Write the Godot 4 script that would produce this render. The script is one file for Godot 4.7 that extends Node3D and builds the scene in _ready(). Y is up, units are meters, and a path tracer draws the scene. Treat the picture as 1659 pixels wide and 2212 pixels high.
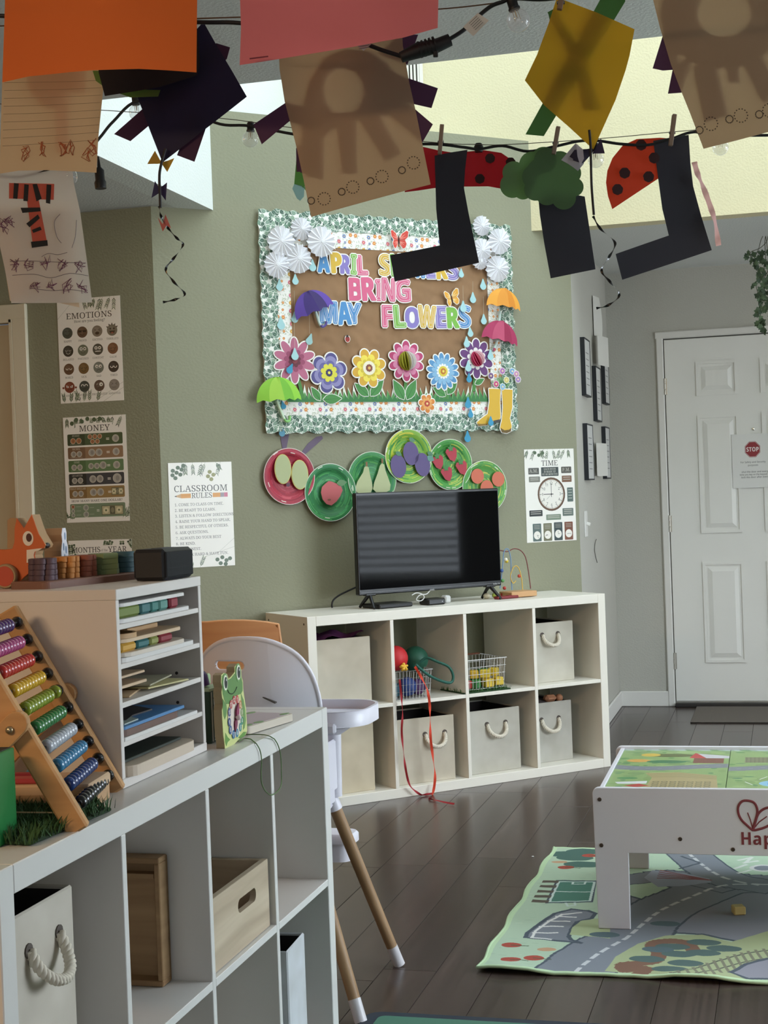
extends Node3D
# A classroom corner: chamfered green wall with a bulletin board, cube shelves, toys, paper crafts hung on lines.

var mats := {}
var used := {}

func W2(x: float, y: float) -> Vector2: return Vector2(x, y)
func W3(x: float, y: float, z: float) -> Vector3: return Vector3(x, y, z)

# ---------------------------------------------------------------- materials
func M(hex: String, rough := 0.65, o := {}) -> StandardMaterial3D:
	var key := hex + str(rough) + str(o)
	if mats.has(key): return mats[key]
	var m := StandardMaterial3D.new()
	m.resource_name = "material_" + hex
	m.albedo_color = Color(hex)
	m.roughness = rough
	m.metallic = o.get("metal", 0.0)
	m.metallic_specular = o.get("spec", 0.5)
	if o.has("back"):
		m.backlight_enabled = true
		m.backlight = Color(o.back)
	if o.get("two", false): m.cull_mode = BaseMaterial3D.CULL_DISABLED
	if o.has("coat"):
		m.clearcoat_enabled = true
		m.clearcoat = o.coat
		m.clearcoat_roughness = 0.1
	if o.has("tex"):
		m.albedo_texture = o.tex
		if o.has("tri"):
			m.uv1_triplanar = true
			m.uv1_scale = o.tri
	if o.has("bump"):
		m.heightmap_enabled = true
		m.heightmap_texture = o.bump
		m.heightmap_scale = o.get("bs", 0.1)
		if o.has("tri"):
			m.uv1_triplanar = true
			m.uv1_scale = o.tri
	mats[key] = m
	return m

func noise_tex(freq: float, lo: Color, hi: Color, seed_ := 1, w := 512, h := 512, oct := 4) -> NoiseTexture2D:
	var t := NoiseTexture2D.new()
	t.width = w
	t.height = h
	t.seamless = true
	var n := FastNoiseLite.new()
	n.seed = seed_
	n.frequency = freq
	n.fractal_octaves = oct
	t.noise = n
	var g := Gradient.new()
	g.set_color(0, lo)
	g.set_color(1, hi)
	t.color_ramp = g
	return t

# wood grain: streaks along the image's x axis
func grain_tex(lo: Color, hi: Color, seed_: int, w := 512, h := 256, stretch := 14.0) -> ImageTexture:
	var n := FastNoiseLite.new()
	n.seed = seed_
	n.frequency = 0.035
	n.fractal_octaves = 4
	var im := Image.create(w, h, false, Image.FORMAT_RGB8)
	for y in h:
		for x in w:
			var ax := TAU * x / w
			var ay := TAU * y / h
			var v := n.get_noise_3d(cos(ax) * w / TAU / stretch + 40.0 * sin(ay), sin(ax) * w / TAU / stretch, 40.0 * cos(ay)) * 0.5 + 0.5
			im.set_pixel(x, y, lo.lerp(hi, clampf(v * 1.5 - 0.25, 0, 1)))
	return ImageTexture.create_from_image(im)

# ---------------------------------------------------------------- nodes
func numbered(parent: Node, called: String) -> String:
	var key := str(parent.get_instance_id()) + "/" + called
	var k: int = used.get(key, 0)
	used[key] = k + 1
	return called if k == 0 else "%s_%03d" % [called, k]

func thing(called: String, label: String, category: String, at := Transform3D(), group := "") -> Node3D:
	var o := Node3D.new()
	o.name = numbered(self, called)
	add_child(o, true)
	o.transform = at
	tag(o, label, category, group)
	return o

func tag(o: Node3D, label: String, category: String, group := "") -> void:
	o.set_meta("label", label)
	o.set_meta("category", category)
	if group: o.set_meta("group", group)

func part(parent: Node, called: String, mesh: Mesh, m: Material, at := Transform3D(), label := "") -> MeshInstance3D:
	var o := MeshInstance3D.new()
	o.name = numbered(parent, called)
	o.mesh = mesh
	o.material_override = m
	parent.add_child(o, true)
	o.transform = at
	if label: o.set_meta("label", label)
	return o

func solo(called: String, label: String, category: String, mesh: Mesh, m: Material, at := Transform3D(), group := "") -> MeshInstance3D:
	var o := part(self, called, mesh, m, at)
	tag(o, label, category, group)
	return o

func struct(called: String, mesh: Mesh, m: Material, at := Transform3D(), label := "") -> MeshInstance3D:
	var o := part(self, called, mesh, m, at)
	o.set_meta("kind", "structure")
	o.set_meta("label", label)
	o.set_meta("category", called.split("_")[0])
	return o

func copy_of(o: Node3D, label: String, at: Transform3D) -> Node3D:
	var c: Node3D = o.duplicate()
	c.name = numbered(self, str(o.name).rstrip("0123456789").trim_suffix("_"))
	add_child(c, true)
	c.transform = at
	c.set_meta("label", label)
	return c

func xf(p: Vector3, yaw := 0.0, b := Basis.IDENTITY) -> Transform3D:
	return Transform3D(Basis(Vector3.UP, yaw) * b, p)

# ---------------------------------------------------------------- mesh builder (points counter-clockwise seen from outside)
class B:
	var st := SurfaceTool.new()
	var sg := 0
	func _init() -> void:
		st.begin(Mesh.PRIMITIVE_TRIANGLES)
	func smooth(on: bool) -> void:
		sg += 1
		st.set_smooth_group(sg if on else -1)
	func tri(a: Vector3, b: Vector3, c: Vector3, ua := Vector2.ZERO, ub := Vector2.ZERO, uc := Vector2.ZERO) -> void:
		st.set_uv(ua); st.add_vertex(a)
		st.set_uv(uc); st.add_vertex(c)
		st.set_uv(ub); st.add_vertex(b)
	func quad(a: Vector3, b: Vector3, c: Vector3, d: Vector3) -> void:
		tri(a, b, c, Vector2(0, 1), Vector2(1, 1), Vector2(1, 0))
		tri(a, c, d, Vector2(0, 1), Vector2(1, 0), Vector2(0, 0))
	func fan(p: Array, out: Vector3) -> void:
		var n: Vector3 = (p[1] - p[0]).cross(p[2] - p[0])
		for i in range(1, p.size() - 1):
			if n.dot(out) >= 0: tri(p[0], p[i], p[i + 1])
			else: tri(p[0], p[i + 1], p[i])
	func box(c: Vector3, s: Vector3, bv := 0.0, q := Basis.IDENTITY) -> B:
		smooth(false)
		var h := s * 0.5
		bv = minf(bv, minf(h.x, minf(h.y, h.z)) * 0.9)
		var P := func(g: Vector3, k: int) -> Vector3:
			var v := h - Vector3.ONE * bv
			v[k] = h[k]
			return c + q * (v * g)
		for k in 3:
			var i := (k + 1) % 3
			var j := (k + 2) % 3
			for s1 in [-1.0, 1.0]:
				var g := Vector3.ZERO
				g[k] = s1
				var out := q * g
				var l := []
				for e in [[-1.0, -1.0], [1.0, -1.0], [1.0, 1.0], [-1.0, 1.0]]:
					g[i] = e[0]; g[j] = e[1]
					l.append(P.call(g, k))
				fan(l, out)
				if bv > 0.0:
					for s2 in [-1.0, 1.0]:
						g[i] = s1; g[j] = s2
						var o2 := Vector3.ZERO
						o2[i] = s1; o2[j] = s2
						g[k] = -1.0
						var a: Vector3 = P.call(g, i)
						var b: Vector3 = P.call(g, j)
						g[k] = 1.0
						fan([a, b, P.call(g, j), P.call(g, i)], q * o2)
		if bv > 0.0:
			for sx in [-1.0, 1.0]:
				for sy in [-1.0, 1.0]:
					for sz in [-1.0, 1.0]:
						var g := Vector3(sx, sy, sz)
						fan([P.call(g, 0), P.call(g, 1), P.call(g, 2)], q * g)
		return self
	# polygon in x,y pushed from z0 to z1; rim: chamfer of the z1 edge; holes: polygons cut out
	func prism(poly_: Array, z0: float, z1: float, t := Transform3D(), rim := 0.0, round_ := false, holes := []) -> B:
		var poly := PackedVector2Array(poly_)
		if Geometry2D.is_polygon_clockwise(poly): poly.reverse()
		var lo := poly[0]
		var hi := poly[0]
		for p in poly:
			lo = lo.min(p); hi = hi.max(p)
		var uv := func(p: Vector2) -> Vector2: return Vector2((p.x - lo.x) / (hi.x - lo.x), 1.0 - (p.y - lo.y) / (hi.y - lo.y))
		var n := poly.size()
		var inn := PackedVector2Array()
		for i in n:
			var a := (poly[i] - poly[(i + n - 1) % n]).normalized()
			var b := (poly[(i + 1) % n] - poly[i]).normalized()
			var na := Vector2(-a.y, a.x)
			var nb := Vector2(-b.y, b.x)
			var m := (na + nb).normalized()
			inn.append(poly[i] + m * rim / maxf(0.5, m.dot(na)))
		smooth(false)
		var caps := [inn] if rim > 0 else [poly]
		var pieces := []
		if holes.is_empty(): pieces = [[caps[0], poly]]
		else:
			var cut := [poly]
			for h in holes:
				var hc := Vector2.ZERO
				for p in h: hc += p / h.size()
				var next := []
				for c in cut:
					for half in [[Vector2(-9, -9), Vector2(hc.x, -9), Vector2(hc.x, 9), Vector2(-9, 9)], [Vector2(hc.x, -9), Vector2(9, -9), Vector2(9, 9), Vector2(hc.x, 9)]]:
						for q in Geometry2D.intersect_polygons(c, PackedVector2Array(half)):
							next.append_array(Geometry2D.clip_polygons(q, PackedVector2Array(h)))
				cut = next
			for c in cut:
				if not Geometry2D.is_polygon_clockwise(c): pieces.append([c, c])
		for pc in pieces:
			for side in 2:
				var q: PackedVector2Array = pc[side]
				var ix := Geometry2D.triangulate_polygon(q)
				for k in range(0, ix.size(), 3):
					var a := q[ix[k]]
					var b := q[ix[k + 1]]
					var c := q[ix[k + 2]]
					if (b - a).cross(c - a) < 0:
						var s := b
						b = c; c = s
					if side == 0: tri(t * Vector3(a.x, a.y, z1), t * Vector3(b.x, b.y, z1), t * Vector3(c.x, c.y, z1), uv.call(a), uv.call(b), uv.call(c))
					else: tri(t * Vector3(a.x, a.y, z0), t * Vector3(c.x, c.y, z0), t * Vector3(b.x, b.y, z0), uv.call(a), uv.call(c), uv.call(b))
		var zt := z1 - minf(rim, (z1 - z0) * 0.8)
		smooth(round_)
		for i in n:
			var a := poly[i]
			var b := poly[(i + 1) % n]
			quad(t * Vector3(a.x, a.y, z0), t * Vector3(b.x, b.y, z0), t * Vector3(b.x, b.y, zt), t * Vector3(a.x, a.y, zt))
			if rim > 0:
				var c := inn[i]
				var d := inn[(i + 1) % n]
				quad(t * Vector3(a.x, a.y, zt), t * Vector3(b.x, b.y, zt), t * Vector3(d.x, d.y, z1), t * Vector3(c.x, c.y, z1))
		for h in holes:
			var hp := PackedVector2Array(h)
			if not Geometry2D.is_polygon_clockwise(hp): hp.reverse()
			for i in hp.size():
				var a := hp[i]
				var b := hp[(i + 1) % hp.size()]
				quad(t * Vector3(a.x, a.y, z0), t * Vector3(b.x, b.y, z0), t * Vector3(b.x, b.y, z1), t * Vector3(a.x, a.y, z1))
		return self
	# thin sheet cut into n x n cells and bent by f(x, y) -> z
	func sheet(poly_: Array, n: int, f: Callable, t := Transform3D()) -> B:
		var poly := PackedVector2Array(poly_)
		var lo := poly[0]
		var hi := poly[0]
		for p in poly:
			lo = lo.min(p); hi = hi.max(p)
		var s := (hi - lo) / n
		smooth(true)
		for i in n:
			for j in n:
				var o := lo + Vector2(s.x * i, s.y * j)
				for q in Geometry2D.intersect_polygons(poly, PackedVector2Array([o, o + Vector2(s.x, 0), o + s, o + Vector2(0, s.y)])):
					var ix := Geometry2D.triangulate_polygon(q)
					for k in range(0, ix.size(), 3):
						var v := []
						var u := []
						var a := q[ix[k]]
						var b := q[ix[k + 1]]
						var c := q[ix[k + 2]]
						if (b - a).cross(c - a) < 0:
							var w := b
							b = c; c = w
						for p in [a, b, c]:
							v.append(t * Vector3(p.x, p.y, f.call(p.x, p.y)))
							u.append(Vector2((p.x - lo.x) / (hi.x - lo.x), 1.0 - (p.y - lo.y) / (hi.y - lo.y)))
						tri(v[0], v[1], v[2], u[0], u[1], u[2])
		return self
	func tube(p: Array, r: float, seg := 8, closed := false, taper := []) -> B:
		var n := p.size()
		var rings := []
		var up := Vector3.ZERO
		for i in n:
			var d: Vector3
			if closed: d = p[(i + 1) % n] - p[(i + n - 1) % n]
			else: d = p[mini(i + 1, n - 1)] - p[maxi(i - 1, 0)]
			d = d.normalized()
			if up == Vector3.ZERO: up = d.cross(Vector3.UP if absf(d.y) < 0.9 else Vector3.RIGHT).normalized()
			up = (up - d * up.dot(d)).normalized()
			var w := d.cross(up)
			var rr: float = taper[i] if taper.size() else r
			var ring := []
			for k in seg: ring.append(p[i] + (up * cos(TAU * k / seg) + w * sin(TAU * k / seg)) * rr)
			rings.append(ring)
		smooth(true)
		for i in (n if closed else n - 1):
			var a: Array = rings[i]
			var b: Array = rings[(i + 1) % n]
			for k in seg:
				var l := (k + 1) % seg
				quad(a[k], a[l], b[l], b[k])
		if not closed:
			smooth(false)
			fan(rings[0], p[0] - p[1])
			fan(rings[n - 1], p[n - 1] - p[n - 2])
		return self
	# profile of (radius, height), bottom to top, turned round y
	func lathe(pf: Array, seg := 20, t := Transform3D()) -> B:
		var last := Vector2.ZERO
		smooth(true)
		for i in pf.size() - 1:
			var a: Vector2 = pf[i]
			var b: Vector2 = pf[i + 1]
			var d := (b - a).normalized()
			if i and d.dot(last) < 0.75: smooth(true)
			last = d
			for k in seg:
				var u := Vector3(cos(TAU * k / seg), 0, -sin(TAU * k / seg))
				var v := Vector3(cos(TAU * (k + 1) / seg), 0, -sin(TAU * (k + 1) / seg))
				var y := Vector3.UP
				quad(t * (u * a.x + y * a.y), t * (v * a.x + y * a.y), t * (v * b.x + y * b.y), t * (u * b.x + y * b.y))
		return self
	func ball(c: Vector3, r: float, seg := 14, sq := Vector3.ONE) -> B:
		var pf := []
		for i in seg / 2 + 1:
			var a := -PI / 2 + PI * i / (seg / 2)
			pf.append(Vector2(cos(a) * r, sin(a) * r))
		var last := Vector2.ZERO
		smooth(true)
		var t := Transform3D(Basis.from_scale(sq), c)
		for i in pf.size() - 1:
			for k in seg:
				var u := Vector3(cos(TAU * k / seg), 0, -sin(TAU * k / seg))
				var v := Vector3(cos(TAU * (k + 1) / seg), 0, -sin(TAU * (k + 1) / seg))
				var y := Vector3.UP
				quad(t * (u * pf[i].x + y * pf[i].y), t * (v * pf[i].x + y * pf[i].y), t * (v * pf[i + 1].x + y * pf[i + 1].y), t * (u * pf[i + 1].x + y * pf[i + 1].y))
		return self
	func done() -> ArrayMesh:
		st.index()
		st.generate_normals()
		return st.commit()

# ---------------------------------------------------------------- outlines
func circle(c: Vector2, r: float, n := 24, ry := 0.0, rot := 0.0) -> Array:
	var l := []
	for i in n: l.append(c + Vector2(cos(TAU * i / n) * r, sin(TAU * i / n) * (ry if ry > 0 else r)).rotated(rot))
	return l

func rect(a: Vector2, b: Vector2) -> Array:
	return [Vector2(a.x, a.y), Vector2(b.x, a.y), Vector2(b.x, b.y), Vector2(a.x, b.y)]

func round_rect(a: Vector2, b: Vector2, r: float, n := 5) -> Array:
	var l := []
	for e in [[b.x - r, b.y - r, 0], [a.x + r, b.y - r, 1], [a.x + r, a.y + r, 2], [b.x - r, a.y + r, 3]]:
		for i in n + 1:
			var t: float = (e[2] + float(i) / n) * PI / 2
			l.append(Vector2(e[0] + cos(t) * r, e[1] + sin(t) * r))
	return l

func leaf_shape(p: Vector2, dir: float, length: float, width: float, n := 6) -> Array:
	var l := []
	for i in n + 1: l.append(p + Vector2(length * i / n, sin(PI * pow(float(i) / n, 0.8)) * width * 0.5).rotated(dir))
	for i in range(n - 1, 0, -1): l.append(p + Vector2(length * i / n, -sin(PI * pow(float(i) / n, 0.8)) * width * 0.5).rotated(dir))
	return l

func petals(c: Vector2, n: int, r0: float, r1: float, rot := 0.0, pointy := false) -> Array:
	var l := []
	var s := 10
	for i in n:
		for k in s:
			var t := float(k) / s
			var e := sin(PI * t)
			var r := r0 + (r1 - r0) * (e if pointy else pow(e, 0.55))
			l.append(c + Vector2(r, 0).rotated(rot + TAU * (i + t - 0.5) / n))
	return l

func drop_shape(c: Vector2, h: float, tilt := 0.0) -> Array:
	var l := []
	for i in 20:
		var a := TAU * i / 20 + PI / 2
		var q := Vector2(cos(a), sin(a))
		var k := 1.0
		if q.y > 0: k = 1.0 + 1.0 * pow(q.y, 4)
		l.append(c + Vector2(q.x * h * 0.33 * (1.0 - 0.35 * maxf(q.y, 0)), q.y * k * h * 0.34 - h * 0.16).rotated(tilt))
	return l

func grown(poly: Array, by: float) -> Array:
	var best := []
	for q in Geometry2D.offset_polygon(PackedVector2Array(poly), by, Geometry2D.JOIN_ROUND):
		if q.size() > best.size(): best = Array(q)
	return best

func moved(poly: Array, d: Vector2) -> Array:
	var l := []
	for p in poly: l.append(p + d)
	return l

func mid(poly: Array) -> Vector2:
	var lo: Vector2 = poly[0]
	var hi: Vector2 = poly[0]
	for p in poly:
		lo = lo.min(p); hi = hi.max(p)
	return (lo + hi) / 2

func curve3(p: Array, per := 6, closed := false) -> Array:
	var l := []
	var n := p.size()
	for i in (n if closed else n - 1):
		var a = p[(i + n - 1) % n] if closed or i > 0 else p[i]
		var d = p[(i + 2) % n] if closed or i < n - 2 else p[i + 1]
		for k in per: l.append(p[i].cubic_interpolate(p[(i + 1) % n], a, d, float(k) / per))
	if not closed: l.append(p[n - 1])
	return l

# ---------------------------------------------------------------- flat print: a small drawing board
class Print:
	var im: Image
	var s: float
	static var ts = TextServerManager.get_primary_interface()
	static var fonts := {}
	func _init(w: float, h: float, scale_: float, bg: String) -> void:
		s = scale_
		im = Image.create(int(w * s), int(h * s), false, Image.FORMAT_RGB8)
		im.fill(Color(bg))
	func poly(p: Array, col: String) -> void:
		var c := Color(col)
		var y0 := 1e9
		var y1 := -1e9
		for q in p:
			y0 = minf(y0, q.y * s); y1 = maxf(y1, q.y * s)
		var n := p.size()
		for y in range(maxi(0, int(floor(y0))), mini(im.get_height(), int(ceil(y1)) + 1)):
			var yy := y + 0.5
			var xs := []
			for i in n:
				var a: Vector2 = p[i] * s
				var b: Vector2 = p[(i + 1) % n] * s
				if (a.y <= yy) != (b.y <= yy): xs.append(a.x + (yy - a.y) / (b.y - a.y) * (b.x - a.x))
			xs.sort()
			for k in range(0, xs.size() - 1, 2):
				var x0 := int(round(xs[k]))
				var x1 := int(round(xs[k + 1]))
				if x1 > x0: im.fill_rect(Rect2i(x0, y, x1 - x0, 1), c)
	func disc(c: Vector2, r: float, col: String, ry := 0.0) -> void:
		var p := []
		var n := 28 if r * s > 6 else 12
		for i in n: p.append(c + Vector2(cos(TAU * i / n) * r, sin(TAU * i / n) * (ry if ry > 0 else r)))
		poly(p, col)
	func box(x: float, y: float, w: float, h: float, col: String) -> void:
		im.fill_rect(Rect2i(int(x * s), int(y * s), int(w * s), int(h * s)), Color(col))
	func line(p: Array, w: float, col: String) -> void:
		for i in p.size() - 1:
			var d: Vector2 = (p[i + 1] - p[i])
			if d.length() < 1e-6: continue
			d = d.normalized() * w * 0.5
			var o := Vector2(-d.y, d.x)
			poly([p[i] - d + o, p[i + 1] + d + o, p[i + 1] + d - o, p[i] - d - o], col)
	func ring(c: Vector2, r: float, w: float, col: String, a0 := 0.0, a1 := TAU) -> void:
		var l := []
		for i in 25: l.append(c + Vector2(r, 0).rotated(a0 + (a1 - a0) * i / 24))
		line(l, w, col)
	func leaf(p: Vector2, dir: float, length: float, width: float, col: String) -> void:
		var l := []
		for i in 7: l.append(p + Vector2(length * i / 6, sin(PI * pow(i / 6.0, 0.8)) * width * 0.5).rotated(dir))
		for i in range(5, 0, -1): l.append(p + Vector2(length * i / 6, -sin(PI * pow(i / 6.0, 0.8)) * width * 0.5).rotated(dir))
		poly(l, col)
	# text: cap height about 0.72 size; anchor x by align 0 left, 0.5 centre, 1 right; y is the base line
	func text(t: String, x: float, y: float, size: float, col: String, font := "Droid Serif", align := 0.5, wide := 0.0) -> void:
		if not fonts.has(font):
			var sf := SystemFont.new()
			var nm := font.trim_suffix(" Bold")
			sf.font_names = PackedStringArray([nm])
			if font.ends_with("Bold"): sf.font_weight = 700
			fonts[font] = [sf, sf.get_rids()[0]]
		var r: RID = fonts[font][1]
		var px := int(round(size * s))
		if px < 3: return
		var z := Vector2i(px, 0)
		var total := 0.0
		var gl := []
		for k in t.length():
			var g: int = ts.font_get_glyph_index(r, px, t.unicode_at(k), 0)
			ts.font_render_glyph(r, z, g)
			var adv: float = ts.font_get_glyph_advance(r, px, g).x
			if wide > 0 and k == t.length() - 1: pass
			gl.append([g, adv])
			total += adv
		var want := wide * s if wide > 0 else total
		var cx := x * s - want * align
		var c := Color(col)
		for e in gl:
			var uv: Rect2 = ts.font_get_glyph_uv_rect(r, z, e[0])
			var ti: int = ts.font_get_glyph_texture_idx(r, z, e[0])
			if ti >= 0 and uv.size.x > 0:
				var src: Image = ts.font_get_texture_image(r, z, ti)
				var off: Vector2 = ts.font_get_glyph_offset(r, z, e[0])
				var sx := want / total
				var x0 := int(round(cx + off.x))
				var y0 := int(round(y * s + off.y))
				for j in int(uv.size.y):
					for i in int(uv.size.x * sx):
						var a := src.get_pixel(int(uv.position.x + i / sx), int(uv.position.y) + j).a
						if a > 0.03:
							var X := x0 + i
							var Y := y0 + j
							if X >= 0 and Y >= 0 and X < im.get_width() and Y < im.get_height(): im.set_pixel(X, Y, im.get_pixel(X, Y).lerp(c, a))
			cx += e[1] * want / total
	func tex() -> ImageTexture:
		return ImageTexture.create_from_image(im)

# ---------------------------------------------------------------- frames of the walls and the two cube shelves
const GU := Vector3(0.7174, 0, -0.6967)
const GN := Vector3(0.6967, 0, 0.7174)
var WALL := Transform3D(Basis(GU, Vector3.UP, GN), Vector3(-2.1183, 0, -5.9233))      # chamfered green wall: x along it, z out of it
var FAR := Transform3D(Basis(GU, Vector3.UP, GN), Vector3(-1.8361, 0, -5.6328))        # far cube shelf: x along its front, z out
var NEAR := Transform3D(Basis(Vector3(-0.0068, 0, -1), Vector3.UP, Vector3(1, 0, -0.0068)), Vector3(-0.9917, 0, -1.7275))
var LEFT := Transform3D(Basis.IDENTITY, Vector3(0, 0, -5.624))
var DOORW := Transform3D(Basis.IDENTITY, Vector3(0, 0, -8.5))
var HALL := Transform3D(Basis(Vector3(0, 0, -1), Vector3.UP, Vector3(1, 0, 0)), Vector3(-0.941, 0, 0))
const ROOM_TOP := 2.43

func line_frame(d: float) -> Transform3D:      # a vertical plane across the room, d metres in front of the doorway where the photo was taken
	return Transform3D(Basis(Vector3(0.9661, 0, -0.2583), Vector3.UP, -Vector3(-0.2583, 0, -0.9661)), Vector3(0, 1.2277, 0) * Vector3(1, 0, 1) + Vector3(-0.2583, 0, -0.9661) * d + Vector3(0, 0, 0))

var rng := RandomNumberGenerator.new()

func _ready() -> void:
	rng.seed = 7
	var cam := Camera3D.new()
	cam.name = "camera"
	add_child(cam)
	cam.transform = Transform3D(Basis(Vector3(0.9655, -0.0372, -0.2578), Vector3(0.0333, 0.9993, -0.0194), Vector3(0.2583, 0.0101, 0.966)), Vector3(0, 1.2277, 0))
	cam.fov = 37.6012
	cam.near = 0.05
	cam.current = true
	var we := WorldEnvironment.new()
	we.name = "environment"
	var env := Environment.new()
	env.background_mode = Environment.BG_COLOR
	env.background_color = Color(0.75, 0.85, 1.0)
	env.tonemap_mode = Environment.TONE_MAPPER_LINEAR
	env.tonemap_exposure = 0.69
	env.sdfgi_enabled = true
	env.ssao_enabled = true
	env.ssil_enabled = true
	we.environment = env
	add_child(we)
	# daylight: the skylight over the light well, the blind window of the right wall, the window behind the left partition
	area_light("skylight_light", Vector3(-0.3, 4.15, -5.5), Vector3(0, -1, 0), Vector2(3.4, 2.6), Color(0.68, 0.84, 1.0), 7.6)
	area_light("window_light", Vector3(2.655, 1.37, -4.17), Vector3(-1, 0, 0), Vector2(2.3, 1.4), Color(0.9, 0.95, 1.0), 19.0)
	area_light("sidelight_light", Vector3(2.55, 1.3, -7.8), Vector3(-1, 0, 0), Vector2(1.0, 1.8), Color(0.96, 0.98, 1.0), 2.6)
	area_light("clerestory_light", Vector3(1.43, 3.4, -5.5), Vector3(-1, 0, 0), Vector2(2.2, 0.9), Color(0.86, 0.95, 1.0), 1.2)
	area_light("patio_light", Vector3(0.9, 1.35, 1.75), Vector3(0, 0, -1), Vector2(1.8, 1.9), Color(0.94, 0.97, 1.0), 1.0)
	area_light("ceiling_lamp_light", Vector3(-1.9, 2.34, 0.4), Vector3(0, -1, -0.4), Vector2(1.0, 0.5), Color(1.0, 0.84, 0.66), 10.5)
	area_light("ceiling_lamp_light_2", Vector3(-3.3, 2.34, -3.2), Vector3(0.35, -1, -0.1), Vector2(0.9, 0.5), Color(1.0, 0.7, 0.4), 2.6)
	room()
	far_unit()
	near_unit()
	board()
	posters()
	table_and_rug()
	doorway()
	chairs()
	sorter_and_toys()
	hangings()

func area_light(called: String, at: Vector3, towards: Vector3, size: Vector2, col: Color, energy: float) -> void:
	var l := AreaLight3D.new()
	l.name = called
	l.area_size = size
	l.light_color = col
	l.light_energy = energy
	l.area_range = 30.0
	l.shadow_enabled = true
	add_child(l)
	l.look_at_from_position(at, at + towards, Vector3.UP if absf(towards.y) < 0.9 else Vector3.FORWARD)

func glow(hex: String, e: float) -> StandardMaterial3D:
	var m := StandardMaterial3D.new()
	m.albedo_color = Color("f4f4f4")
	m.emission_enabled = true
	m.emission = Color(hex)
	m.emission_energy_multiplier = e
	return m

func bx(c: Vector3, s: Vector3, bv := 0.0) -> ArrayMesh: return B.new().box(c, s, bv).done()
func span(a: Vector3, b: Vector3, bv := 0.0) -> ArrayMesh: return B.new().box((a + b) / 2, (b - a).abs(), bv).done()

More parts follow.
